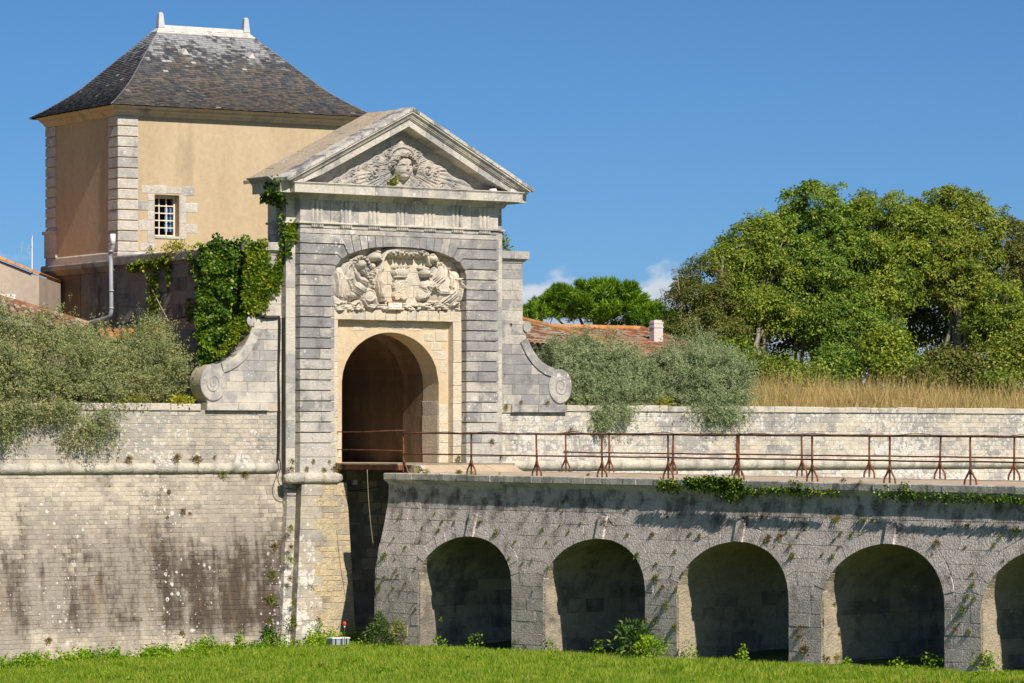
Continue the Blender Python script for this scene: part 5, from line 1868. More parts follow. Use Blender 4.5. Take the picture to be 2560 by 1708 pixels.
    # metal hips, ridge and end posts
    for (cx, cy, ex, ey) in ((x0, y0, 1, 1), (x1, y0, -1, 1), (x0, y1, 1, -1), (x1, y1, -1, -1)):
        mb = MB()
        mb.tube([(cx + ex * hipx * k / 14, cy + ey * half * k / 14, ez + roof_prof(run_in * k / 14) + 0.0) for k in range(14)], 0.016, 6)
        part('hip_flashing', mb, M['hip'], t, True)
    rx0, rx1 = x0 + hipx, x1 - hipx
    for band, (qa, qb) in enumerate(((0.925, 0.966), (0.96, 1.0))):
        nseg = 10
        for i in range(nseg):
            mb = MB()
            ra = (x0 + hipx * qa, x1 - hipx * qa)
            rb = (x0 + hipx * qb, x1 - hipx * qb)
            up = 0.016 + 0.014 * band
            s0, s1 = i / nseg, (i + 1) / nseg
            for sg in (1, -1):
                yy = lambda q: (y0 + half * q) if sg > 0 else (y1 - half * q)
                mb.loft([[(lerp(*ra, s0) + 0.002, yy(qa), ez + roof_prof(run_in * qa) + up), (lerp(*ra, s1) - 0.002, yy(qa), ez + roof_prof(run_in * qa) + up),
                          (lerp(*rb, s1) - 0.002, yy(qb), ez + roof_prof(run_in * qb) + up), (lerp(*rb, s0) + 0.002, yy(qb), ez + roof_prof(run_in * qb) + up)],
                         [(lerp(*ra, s0) + 0.002, yy(qa), ez + roof_prof(run_in * qa) + up - 0.02), (lerp(*ra, s1) - 0.002, yy(qa), ez + roof_prof(run_in * qa) + up - 0.02),
                          (lerp(*rb, s1) - 0.002, yy(qb), ez + roof_prof(run_in * qb) + up - 0.02), (lerp(*rb, s0) + 0.002, yy(qb), ez + roof_prof(run_in * qb) + up - 0.02)]])
            part('ridge_sheet', mb, M['zinc'], t)
    for xe_, sg in ((rx0, -1), (rx1, 1)):                      # returns over the hips
        mb = MB()
        for qa, qb, up in ((0.925, 1.0, 0.03),):
            mb.poly([(x0 + hipx * qa if sg < 0 else x1 - hipx * qa, y0 + half * qa, ez + roof_prof(run_in * qa) + up), (xe_, ym, rz + up), (x0 + hipx * qa if sg < 0 else x1 - hipx * qa, y1 - half * qa, ez + roof_prof(run_in * qa) + up)])
        part('ridge_end_sheet', mb, M['zinc'], t)
        mb = MB()
        a, b = 0.10, 0.065
        mb.loft([[(xe_ - a, ym - a, rz - 0.05), (xe_ + a, ym - a, rz - 0.05), (xe_ + a, ym + a, rz - 0.05), (xe_ - a, ym + a, rz - 0.05)],
                 [(xe_ - b, ym - b, rz + 0.35), (xe_ + b, ym - b, rz + 0.35), (xe_ + b, ym + b, rz + 0.35), (xe_ - b, ym + b, rz + 0.35)],
                 [(xe_ - b * 0.6, ym - b * 0.6, rz + 0.385), (xe_ + b * 0.6, ym - b * 0.6, rz + 0.385), (xe_ + b * 0.6, ym + b * 0.6, rz + 0.385), (xe_ - b * 0.6, ym + b * 0.6, rz + 0.385)]])
        part('ridge_post', mb, M['zinc_post'], t)
    for x, q in ((2.82, 0.70), (4.95, 0.70)):                   # little triangular roof vents
        mb = MB()
        yv, zv = y0 + half * q, ez + roof_prof(run_in * q) + 0.02
        mb.loft([[(x - 0.11, yv - 0.03, zv - 0.02), (x + 0.11, yv - 0.03, zv - 0.02), (x, yv - 0.03, zv + 0.15)], [(x - 0.02, yv + 0.28, zv + 0.18), (x + 0.02, yv + 0.28, zv + 0.18), (x, yv + 0.28, zv + 0.2)]])
        part('roof_vent', mb, M['zinc'], t)
    return t


build_pavilion()


# ================================================================== THE BRIDGE
ARCHES = [(6.62, 2.02, 2.66), (11.96, 2.01, 2.71), (17.17, 2.01, 2.75), (22.30, 2.0, 2.81), (27.42, 2.0, 2.85), (32.6, 2.0, 2.88)]
S_SPRING = 1.5
S0, S1 = 2.72, 42.0
FAR_X = 5.66


def deck_z(s):
    return 4.225 - 0.0056 * (s - 3)


def batter(z):
    return 0.40 * smooth((3.9 - z) / 2.4)


def bface(s, z, o):
    """near face of the bridge: s along the bridge from the gate, o outwards"""
    return (1.12 - batter(z) - o, -s, z)


def arch_half(i, z, ex=0.0):
    s, a, c = ARCHES[i]
    a += ex
    h = c + ex - S_SPRING
    if z <= S_SPRING:
        return a
    q = (z - S_SPRING) / h
    return a * math.sqrt(max(0.0, 1 - q * q))


def arch_top(i, s, ex=0.0):
    c, a, cr = ARCHES[i]
    a += ex
    t = abs(s - c) / a
    if t >= 1:
        return None
    return S_SPRING + (cr + ex - S_SPRING) * math.sqrt(1 - t * t)


def build_bridge():
    t = thing('stone_bridge', 'weathered grey stone bridge on low round arches crossing the dry ditch to the gate', 'bridge', FG, (3.3, -14.0, 0.0))
    # ---- face behind the stones, cut by the arches
    mb = MB()
    st = sorted(set(list(np.arange(S0, S1, 0.22)) + [S1] + [c + sg * a for c, a, _ in ARCHES for sg in (-1, 1)] +
                    [c + a * math.sin(q) for c, a, _ in ARCHES for q in np.linspace(-1.57, 1.57, 19)]))
    for sa, sb in zip(st[:-1], st[1:]):
        if sb - sa < 1e-5:
            continue
        m = (sa + sb) / 2
        lo = [-0.6, -0.6]
        for i, (c, a, cr) in enumerate(ARCHES):
            if abs(m - c) < a:
                lo = [arch_top(i, min(max(sa, c - a + 1e-6), c + a - 1e-6)), arch_top(i, min(max(sb, c - a + 1e-6), c + a - 1e-6))]
        for k in range(8):
            q0, q1 = k / 8, (k + 1) / 8
            mb.poly([bface(sa, lerp(lo[0], 4.0, q0), -0.012), bface(sb, lerp(lo[1], 4.0, q0), -0.012), bface(sb, lerp(lo[1], 4.0, q1), -0.010), bface(sa, lerp(lo[0], 4.0, q1), -0.010)])
    part('core', mb, M['bridge'], t)
    # end towards the gate, far face, top
    mb = MB()
    mb.loft([[(1.12 - batter(z), -S0 - 0.03 + (0.12 * smooth((3.9 - z) / 2.4)), z), (FAR_X - 0.15, -S0 - 0.03, z)] for z in np.linspace(-0.6, 4.05, 9)], caps=False, wrap=False)
    part('end_wall', mb, M['bridge'], t)
    mb = MB()
    for sa, sb in zip(st[:-1], st[1:]):
        m = (sa + sb) / 2
        lo = [-0.6, -0.6]
        for i, (c, a, cr) in enumerate(ARCHES):
            if abs(m - c) < a:
                lo = [arch_top(i, min(max(sa, c - a + 1e-6), c + a - 1e-6)), arch_top(i, min(max(sb, c - a + 1e-6), c + a - 1e-6))]
        mb.poly([(FAR_X - 0.1, -sa, lo[0]), (FAR_X - 0.1, -sb, lo[1]), (FAR_X - 0.1, -sb, 4.0), (FAR_X - 0.1, -sa, 4.0)])
    part('far_face', mb, M['bridge'], t)

    # ---- vaults and jambs
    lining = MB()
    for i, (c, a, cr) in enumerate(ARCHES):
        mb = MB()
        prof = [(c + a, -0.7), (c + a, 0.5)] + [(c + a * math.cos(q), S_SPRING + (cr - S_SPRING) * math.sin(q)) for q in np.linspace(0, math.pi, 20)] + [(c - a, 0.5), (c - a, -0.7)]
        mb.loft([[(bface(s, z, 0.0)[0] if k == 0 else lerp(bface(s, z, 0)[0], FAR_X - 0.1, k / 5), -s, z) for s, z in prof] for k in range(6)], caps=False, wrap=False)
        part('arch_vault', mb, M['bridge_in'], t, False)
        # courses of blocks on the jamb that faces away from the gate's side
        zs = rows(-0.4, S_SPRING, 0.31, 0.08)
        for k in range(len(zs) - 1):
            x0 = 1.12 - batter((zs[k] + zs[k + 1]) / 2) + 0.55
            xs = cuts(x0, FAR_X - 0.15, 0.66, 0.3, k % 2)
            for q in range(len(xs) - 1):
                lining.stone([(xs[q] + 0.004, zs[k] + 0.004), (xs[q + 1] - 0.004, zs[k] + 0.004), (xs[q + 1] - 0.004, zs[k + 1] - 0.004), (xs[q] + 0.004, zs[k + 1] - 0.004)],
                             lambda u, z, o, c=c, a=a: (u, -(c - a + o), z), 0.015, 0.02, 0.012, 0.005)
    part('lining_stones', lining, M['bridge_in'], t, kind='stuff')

    # ---- voussoirs
    RING = 0.34
    for i, (c, a, cr) in enumerate(ARCHES[:5]):
        h = cr - S_SPRING
        nv = 15
        for k in range(nv):
            q0, q1 = math.pi * k / nv, math.pi * (k + 1) / nv
            mid = k == nv // 2
            e = 0.003
            def E_(q, ex):
                return (c + (a + ex) * math.cos(q), S_SPRING + (h + ex) * math.sin(q))
            ex = RING * random.uniform(0.9, 1.15)
            if mid:
                kw = 0.155
                pl = [(c + kw, arch_top(i, c + kw)), (c + kw, 3.24 + 0.012 * i), (c - kw, 3.24 + 0.012 * i), (c - kw, arch_top(i, c - kw))]
                m2 = MB()
                m2.stone(pl, bface, 0.055, 0.12, 0.012, 0.004)
                part('keystone', m2, M['bridge'], t)
                continue
            if k == nv // 2 - 1:
                q1 = math.acos(0.158 / (a + 0.15))
            if k == nv // 2 + 1:
                q0 = math.pi - math.acos(0.158 / (a + 0.15))
            qm = (q0 + q1) / 2
            pl = [E_(q0 + e, 0), E_(q0 + e, ex), E_(qm, ex), E_(q1 - e, ex), E_(q1 - e, 0), E_(qm, 0)]
            m2 = MB()
            m2.stone(pl, bface, random.uniform(-0.003, 0.003), 0.14, 0.007, 0.005)
            part('voussoir', m2, M['bridge'], t)
    # ---- face stones in courses, cut to the rings
    polys = []
    zs = rows(-0.5, S_SPRING, 0.29, 0.05) + rows(S_SPRING, 3.945, 0.30, 0.05)[1:]

    def lim(i, z, side):
        ext = RING if z > S_SPRING else 0.0
        hw = arch_half(i, z, RING * 1.04) if z > S_SPRING else ARCHES[i][1]
        if z > S_SPRING and hw < 0.2: hw = 0.0
        return ARCHES[i][0] + side * hw
    for k in range(len(zs) - 1):
        za, zb = zs[k] + 0.004, zs[k + 1] - 0.004
        spans = []
        left = S0 - 0.04 + 0.0
        for i in range(5):
            top = ARCHES[i][2] + RING * 1.04
            if za < top:
                spans.append((left, left, lim(i, za, -1), lim(i, min(zb, top - 0.001), -1)))
                la, lb = lim(i, za, 1), lim(i, min(zb, top - 0.001), 1)
                left = (la, lb)
                if i == 4: break
            else:
                kz = 3.24 + 0.012 * i
                if za < kz and zb > ARCHES[i][2]:
                    pass
        # rebuild as list of (a_lo, a_hi, b_lo, b_hi)
        out = []
        cur = (S0 - 0.04, S0 - 0.04)
        for i in range(5):
            top = ARCHES[i][2] + RING * 1.04
            if za < top:
                e0 = (lim(i, za, -1), lim(i, min(zb, top - 0.001), -1))
                out.append((cur, e0))
                cur = (lim(i, za, 1), lim(i, min(zb, top - 0.001), 1))
        out.append((cur, (29.0, 29.0)))
        for (a0, a1), (b0, b1) in out:
            if max(b0, b1) - min(a0, a1) < 0.08:
                continue
            w = 0.66
            xs = cuts(max(a0, a1), min(b0, b1), w, 0.3, k % 2) if min(b0, b1) - max(a0, a1) > 0.2 else [max(a0, a1), min(b0, b1)]
            if len(xs) == 2 and xs[1] < xs[0]:
                polys.append([(a0, za), (b0, za), (b1, zb), (a1, zb)])
                continue
            for q in range(len(xs) - 1):
                l0, l1 = (a0, a1) if q == 0 else (xs[q] + 0.003, xs[q] + 0.003)
                r0, r1 = (b0, b1) if q == len(xs) - 2 else (xs[q + 1] - 0.003, xs[q + 1] - 0.003)
                polys.append([(l0, za), (r0, za), (r1, zb), (l1, zb)])
    polys = [p for p in polys if area(p) > 0.006]
    stones_to_parts(polys, bface, M['bridge'], t, 300, 'stone', keep=lambda p: area(p) * (0.5 + p[0][0] / 20.0), proud=0.0, depth=0.07, bev=0.006, jit=0.004)

    # ---- cornice: slabs on a hollow moulding
    def slab_run(near):
        ss = [S0 - 0.08]
        while ss[-1] < 41:
            ss.append(ss[-1] + random.uniform(0.34, 0.74))
        for k in range(len(ss) - 1):
            sa, sb = ss[k] + 0.004, ss[k + 1] - 0.004
            j = random.uniform(-0.012, 0.012)
            zt = deck_z(sa) + random.uniform(-0.004, 0.006)
            m2 = MB()
            if near:
                x0, x1 = 0.985 + j, 1.62
                m2.loft([[(x0 + 0.012, -sa, zt - 0.175), (x1, -sa, zt - 0.175), (x1, -sa, zt), (x0 + 0.015, -sa, zt), (x0, -sa, zt - 0.02), (x0, -sa, zt - 0.16)],
                         [(x0 + 0.012, -sb, zt - 0.175), (x1, -sb, zt - 0.175), (x1, -sb, zt - 0.002), (x0 + 0.015, -sb, zt - 0.002), (x0, -sb, zt - 0.022), (x0, -sb, zt - 0.16)]])
                part('cornice_slab', m2, M['bridge_slab'], t)
            else:
                x0, x1 = 5.1, 5.80 - j
                m2.box(x0, x1, -sb, -sa, zt - 0.175, zt + 0.03)
                part('cornice_slab', m2, M['bridge_slab'], t)
    slab_run(True)
    slab_run(False)
    ss = S0 - 0.05
    while ss < 41:
        se = ss + random.uniform(0.7, 1.1)
        m2 = MB()
        loops = []
        for s in (ss + 0.003, se - 0.003):
            z = deck_z(s) - 0.178
            loops.append([(1.16, -s, z), (0.99, -s, z), (0.995, -s, z - 0.02), (1.02, -s, z - 0.03), (1.05, -s, z - 0.055), (1.095, -s, z - 0.085), (1.10, -s, z - 0.105), (1.16, -s, z - 0.105)])
        m2.loft(loops)
        part('hollow_moulding', m2, M['bridge_slab'], t)
        ss = se
    # ---- the carriageway
    mb = MB()
    nu, ns = 12, 60
    xs = np.linspace(1.60, 5.12, nu)
    sv = np.linspace(S0, 42, ns)
    P = [[(x, -s, deck_z(s) - 0.012 + 0.055 * (1 - ((x - 3.36) / 1.76) ** 2) + random.uniform(-0.006, 0.006)) for x in xs] for s in sv]
    for a in range(ns - 1):
        for b in range(nu - 1):
            mb.poly([P[a][b], P[a][b + 1], P[a + 1][b + 1], P[a + 1][b]])
    part('carriageway', mb, M['deck'], t)
    # sloping stones at the threshold of the drawbridge
    for x0, x1 in ((1.85, 2.55), (2.56, 3.3), (3.31, 4.1), (4.11, 5.0)):
        m2 = MB()
        j = random.uniform(-0.02, 0.02)
        m2.prism([(-S0 + 0.28, 3.95), (-S0 + 0.28, 4.4265), (-S0 - 0.06 + j, 4.4265), (-S0 - 0.60 + j, 4.24), (-S0 - 0.62 + j, 3.95)], x0, x1, 'x')
        part('ramp_stone', m2, M['deck'], t)
    m2 = MB()
    m2.box(1.70, 1.85, -S0 - 0.55, -S0 - 0.28, 4.1, 4.42)
    part('ramp_stone', m2, M['whitewash'], t)
    return t


build_bridge()


def build_drawbridge():
    t = thing('drawbridge', 'rusty iron drawbridge leaf spanning the gap between the gate and the bridge', 'drawbridge', FG, (3.3, -1.4, 4.4))
    mb = MB()
    mb.box(1.42, 1.55, -S0 + 0.03, 0.8, 4.30, 4.425)
    part('beam', mb, M['rust'], t)
    mb = MB()
    mb.box(5.0, 5.13, -S0 + 0.03, 0.8, 4.30, 4.425)
    part('beam', mb, M['rust'], t)
    for y in (-2.4, -1.6, -0.8, 0.0):
        mb = MB()
        mb.box(1.55, 5.0, y - 0.06, y + 0.06, 4.28, 4.40)
        part('cross_beam', mb, M['rust'], t)
    for k in range(12):
        mb = MB()
        y = -S0 + 0.03 + k * 0.225
        mb.box(1.38, 5.16, y + 0.004, y + 0.221, 4.427, 4.465 + random.uniform(-0.004, 0.004))
        part('plank', mb, M['mortar'], t)
    # railing on it
    r = thing('iron_railing', 'short rusty railing along the drawbridge in front of the dark passage', 'railing', FG, (1.45, -1.2, 4.46))
    mb = MB()
    mb.tube([(1.46, 0.34, 5.30), (1.46, -0.9, 5.29), (1.46, -1.0, 5.295), (1.32, -3.1, 5.33)], 0.016, 6)
    part('top_rail', mb, M['rust'], r, True)
    mb = MB()
    mb.tube([(1.46, 0.34, 4.83), (1.46, -1.0, 4.82), (1.32, -3.1, 4.80)], 0.014, 6)
    part('mid_rail', mb, M['rust'], r, True)
    for y in (0.32,):
        mb = MB()
        mb.tube([(1.46, y, 4.46), (1.46, y, 5.31)], 0.016, 6)
        part('post', mb, M['rust'], r)
    return t


build_drawbridge()


POSTS = [3.28, 6.30, 9.08, 11.72, 14.28, 16.88, 19.46, 22.05, 24.62, 27.2, 29.8, 32.4, 35.0, 37.6, 40.2]


def build_railing(near):
    x = 1.17 if near else 5.45
    lab = 'long rusty iron railing on fork-footed posts along the near edge of the bridge' if near else 'rusty iron railing on fork-footed posts along the far edge of the bridge'
    t = thing('iron_railing', lab, 'railing', FG, (x, -14.0, 4.2))
    posts = POSTS if near else [4.55, 6.42, 9.05, 11.6, 14.07, 16.52, 18.98, 21.45, 24.0, 26.6, 29.2, 31.8, 34.4, 37.0, 39.6]
    up = 0.0 if near else 0.045
    for k, s in enumerate(posts):
        z = deck_z(s) + up
        h = 1.035 if near else 0.985
        mb = MB()
        lx = random.uniform(-0.012, 0.012)
        ls = random.uniform(-0.02, 0.02)
        mb.tube([(x, -s, z - 0.02), (x, -s, z + 0.34), (x + lx, -s - ls, z + h)], [0.02, 0.026, 0.023], 6)
        p = part('post', mb, M['rust'], t)
        for sg in ((-1, 1) if (k or not near) else (-1,)):
            mb = MB()
            mb.tube([(x, -s + sg * 0.012, z + 0.37), (x, -s + sg * 0.03, z + 0.30), (x, -s + sg * 0.10, z + 0.20), (x, -s + sg * 0.165, z + 0.12), (x, -s + sg * 0.185, z + 0.05), (x, -s + sg * 0.185, z - 0.02)], [0.027, 0.025, 0.023, 0.022, 0.022, 0.02], 6)
            part('foot', mb, M['rust'], p, True)
    ss = np.linspace(posts[0] - (0.0 if near else 0.1), 41.0, 60)
    mb = MB()
    h = 1.035 if near else 0.985
    top = [(x + random.uniform(-0.006, 0.006), -s, deck_z(s) + up + h + random.uniform(-0.006, 0.006)) for s in ss]
    mb.tube(top, 0.026, 6)
    part('top_rail', mb, M['rust'], t, True)
    mb = MB()
    mid = [(x + random.uniform(-0.006, 0.006), -s, deck_z(s) + up + 0.50 + random.uniform(-0.008, 0.006)) for s in ss]
    mb.tube(mid, 0.022, 6)
    part('mid_rail', mb, M['rust'], t, True)
    if near:
        # thin wire wound loosely along the top rail
        for k in range(6):
            a = 4.5 + k * 4.1
            mb = MB()
            pts = []
            for q in np.linspace(0, 1, 26):
                s = a + q * 3.7
                pts.append((x + 0.03 * math.sin(q * 17 + k), -s, deck_z(s) + 1.06 + 0.035 * math.sin(q * 11 + k * 2) * math.sin(q * math.pi)))
            mb.tube(pts, 0.006, 4)
            part('wire', mb, M['cable'], t)
    return t


build_railing(True)
build_railing(False)


# ================================================================== CABLES, ROPE, SMALL FITTINGS
def cable(name, label, cat, runs, r, mat, fr=FG):
    p0 = runs[0][0]
    t = thing(name, label, cat, fr, p0)
    for k, pts in enumerate(runs):
        mb = MB()
        v = [Vector(p) for p in pts]
        sm = []
        for i in range(len(v) - 1):
            a, b, c, d = v[max(i - 1, 0)], v[i], v[i + 1], v[min(i + 2, len(v) - 1)]
            for q in range(5):
                u = q / 5
                sm.append(0.5 * ((2 * b) + (c - a) * u + (2 * a - 5 * b + 4 * c - d) * u * u + (3 * b - a - 3 * c + d) * u ** 3))
        sm.append(v[-1])
        mb.tube([tuple(p) for p in sm], r, 5)
        part('strand', mb, mat, t, True)
    return t


cable('power_cable', 'black cables running down the left edge of the gate from the ivy to the cordon', 'cable',
      [[(-1.05, 0.40, 8.40 + d), (-0.72, 0.39, 8.30 + d), (-0.38, 0.40, 8.31 + d), (-0.27 + e, 0.40, 8.25), (-0.275 + e, 0.42, 7.4), (-0.285 + e, 0.43, 6.85), (-0.27 + e, 0.42, 6.0), (-0.262 + e, 0.44, 5.4), (-0.27 + e, 0.44, 4.9), (-0.29 + e, 0.42, 4.62), (-0.33, 0.28, 4.5), (-0.36, 0.2, 4.3)] for d, e in ((0.0, 0.0), (0.03, 0.022), (-0.03, -0.02))],
      0.013, M['cable'])
cable('power_cable', 'black cables looped under the short round cordon and across the drawbridge pit', 'cable',
      [[(-0.38, 0.2, 4.32), (-0.50, 0.12, 4.1), (-0.50, 0.05, 3.92), (-0.36, 0.0, 3.82), (-0.05, -0.02, 3.79), (0.28, -0.03, 3.80), (0.75, -0.03, 3.69 + d), (1.2, -0.02, 3.68 + d), (1.5, 0.02, 3.78), (1.75, 0.5, 3.80), (2.3, 0.78, 3.88)] for d in (0.0, 0.05, 0.09)] +
      [[(1.5, 0.02, 3.77), (1.8, 0.6, 3.77), (2.4, 0.78, 3.73), (3.2, 0.8, 3.83)]],
      0.012, M['cable'])
cable('power_cable', 'black cable slung along the foot of the stained retaining wall', 'cable',
      [[(-1.06, 7.9, 8.33), (-1.06, 6.5, 8.30), (-1.06, 5.4, 8.35), (-1.06, 4.2, 8.38), (-1.06, 3.4, 8.42), (-1.06, 2.4, 8.36)], [(-1.06, 7.6, 8.25), (-1.06, 6.8, 8.33), (-1.06, 5.6, 8.34)]], 0.02, M['cable'])
cable('hanging_rope', 'thin pale rope hanging from the drawbridge into the dark gap', 'rope', [[(0.90, -2.0, 4.31), (0.94, -2.0, 3.6), (1.0, -2.0, 3.0), (1.09, -2.0, 2.34)]], 0.009, M['rope'])
mb = MB()
mb.box(2.27, 2.41, 0.72, 0.80, 3.88, 4.01)
single('junction_box', 'small white junction box fixed to the dark wall under the drawbridge', 'electrical box', FG, (2.34, 0.76, 3.94), mb, M['white'])
mb = MB()
mb.loft([[(6.02, -0.40, 11.865), (6.22, -0.40, 11.865), (6.22, -0.30, 11.865), (6.02, -0.30, 11.865)], [(6.04, -0.39, 11.91), (6.2, -0.39, 11.92), (6.2, -0.31, 11.92), (6.04, -0.31, 11.91)]])
single('broken_stone', 'loose white stone lying on the cornice ledge under the right end of the pediment', 'stone', FG, (6.15, -0.35, 11.87), mb, M['white'])


def build_floodlight():
    t = thing('floodlight', 'low pale grey floodlight housing lying in the grass before the gate', 'floodlight', FG, (0.1, -2.0, -0.2))
    mb = MB()
    mb.loft([[(-0.25, -2.12, -0.22), (0.25, -2.12, -0.22), (0.25, -1.88, -0.22), (-0.25, -1.88, -0.22)], [(-0.26, -2.13, -0.06), (0.26, -2.13, -0.06), (0.26, -1.87, -0.06), (-0.26, -1.87, -0.06)]])
    part('housing', mb, M['pvc'], t)
    mb = MB()
    mb.box(-0.275, 0.275, -2.145, -1.855, -0.06, -0.03)
    part('rim', mb, M['white'], t)
    for x in (-0.17, 0.0, 0.16):
        mb = MB()
        mb.box(x - 0.012, x + 0.012, -2.15, -2.12, -0.21, -0.05)
        part('bracket', mb, M['cable'], t)


build_floodlight()


def build_marker():
    t = thing('marker_stake', 'thin dark stake with a red and white tip standing in the grass', 'stake', FG, (0.03, -2.25, -0.2))
    mb = MB()
    mb.tube([(0.03, -2.25, -0.25), (0.03, -2.25, 0.25)], 0.009, 5)
    part('stem', mb, M['bark_dark'], t)
    mb = MB()
    mb.tube([(0.03, -2.25, 0.24), (0.03, -2.25, 0.29)], 0.02, 8)
    part('collar', mb, M['white'], t)
    mb = MB()
    mb.tube([(0.03, -2.25, 0.285), (0.03, -2.25, 0.31), (0.03, -2.25, 0.36), (0.03, -2.25, 0.39)], [0.03, 0.045, 0.04, 0.02], 8)
    part('tip', mb, M['red'], t, True)


build_marker()


# ================================================================== HOUSES BEHIND
def tile_roof(parent, O, R, D, nr, nd, tw, tl, mat, limit, edge=None, name='roof_tile'):
    """canal tiles: O top-left corner, R unit vector along the ridge, D unit vector down the slope"""
    O, R, D = Vector(O), Vector(R), Vector(D)
    N = R.cross(D)
    if N.z < 0: N = -N
    items = []
    for c in range(nr):
        for r in range(nd):
            items.append((c, r))
    own = set(random.sample(range(len(items)), min(limit, len(items))))
    rest = MB()
    sheet = MB()
    a, b = O - N * 0.03, O + R * (nr * tw) - N * 0.03
    sheet.poly([tuple(a), tuple(b), tuple(b + D * (nd * tl)), tuple(a + D * (nd * tl))])
    part('roof_sheet', sheet, M['interior'], parent)
    for k, (c, r) in enumerate(items):
        mb = MB() if k in own else rest
        base = O + R * ((c + 0.5) * tw + random.uniform(-0.01, 0.01)) + D * (r * tl)
        skew = R * random.uniform(-0.012, 0.012)
        lift = N * random.uniform(0.0, 0.02)
        loops = []
        for q, rad, up in ((-0.06 * tl, 0.40, 0.0), (1.06 * tl, 0.52, 0.022)):
            L = []
            for a in np.linspace(0, math.pi, 6):
                L.append(tuple(base + D * q + skew * (1 if q > 0 else 0) + R * (rad * tw * math.cos(a)) + N * (0.075 * math.sin(a) + up - 0.01) + lift))
            L += [tuple(Vector(p) - N * 0.012) for p in L[::-1][1:5]]
            loops.append(L)
        mb.loft(loops)
        if k in own:
            part(name, mb, mat, parent)
    if rest.v:
        part('roof_tiles', rest, mat, parent, kind='stuff')
    if edge:
        for p0, p1, m in edge:
            p0, p1 = Vector(p0), Vector(p1)
            L = (p1 - p0).length
            n = max(2, round(L / 0.36))
            for i in range(n):
                mb = MB()
                q0, q1 = p0.lerp(p1, i / n) , p0.lerp(p1, (i + 1.1) / n)
                d = (q1 - q0).normalized()
                s = d.cross(N).normalized()
                loops = []
                for q, k2 in ((q0, 0.105), (q1, 0.09)):
                    loops.append([tuple(q + s * (k2 * math.cos(a)) + N * (0.11 * math.sin(a) + 0.03)) for a in np.linspace(0, math.pi, 6)])
                mb.loft(loops)
                part('ridge_tile', mb, m, parent)


def build_right_houses():
    sl = math.atan2(0.70, 3.8)
    D = Vector((0, -math.cos(sl), -math.sin(sl)))
    t = thing('house', 'low house with a brown canal-tile roof rising behind the right-hand scroll', 'house', FG, (10.0, 6.5, 6.0))
    tile_roof(t, (6.9, 8.4, 8.74), (1, 0, 0), D, 30, 14, 0.205, 0.37, M['tile_brown'], 290, edge=[((13.07, 8.5, 8.78), (13.07, 3.3, 7.85), M['tile_orange'])])
    mb = MB()
    mb.box(7.3, 12.9, 3.7, 8.3, 5.9, 7.70)
    mb.prism([(3.7, 7.70), (8.3, 7.70), (8.3, 8.62), (3.7, 7.72)], 7.3, 12.9, 'x')
    part('wall', mb, M['house_wall'], t)
    t2 = thing('house', 'house with an orange-red canal-tile roof behind the silvery shrubs, white chimney at its end', 'house', FG, (22.5, 17.0, 6.0))
    sl2 = math.atan2(0.95, 4.2)
    D2 = Vector((0, -math.cos(sl2), -math.sin(sl2)))
    tile_roof(t2, (18.2, 18.0, 8.84), (1, 0, 0), D2, 34, 13, 0.215, 0.37, M['tile'], 290, edge=[((18.2, 18.02, 8.86), (25.5, 18.02, 8.86), M['tile_orange']), ((25.52, 18.0, 8.86), (25.52, 13.3, 7.8), M['tile'])])
    mb = MB()
    mb.box(18.4, 25.3, 13.6, 22.0, 5.9, 7.68)
    part('wall', mb, M['house_wall'], t2)
    mb = MB()
    mb.prism([(13.6, 7.69), (22.0, 7.69), (18.0, 8.72)], 18.4, 25.3, 'x')
    part('gable', mb, M['house_wall'], t2)
    ch = MB()
    ch.box(24.32, 24.70, 15.74, 16.0, 7.6, 9.0)
    c = part('chimney', ch, M['whitewash'], t2)
    cp = MB()
    cp.box(24.30, 24.72, 15.72, 16.02, 8.86, 8.90)
    cp.box(24.31, 24.71, 15.73, 16.01, 9.0, 9.06)
    cp.box(24.35, 24.67, 15.77, 15.97, 9.06, 9.12)
    part('cap', cp, M['whitewash'], c)


build_right_houses()


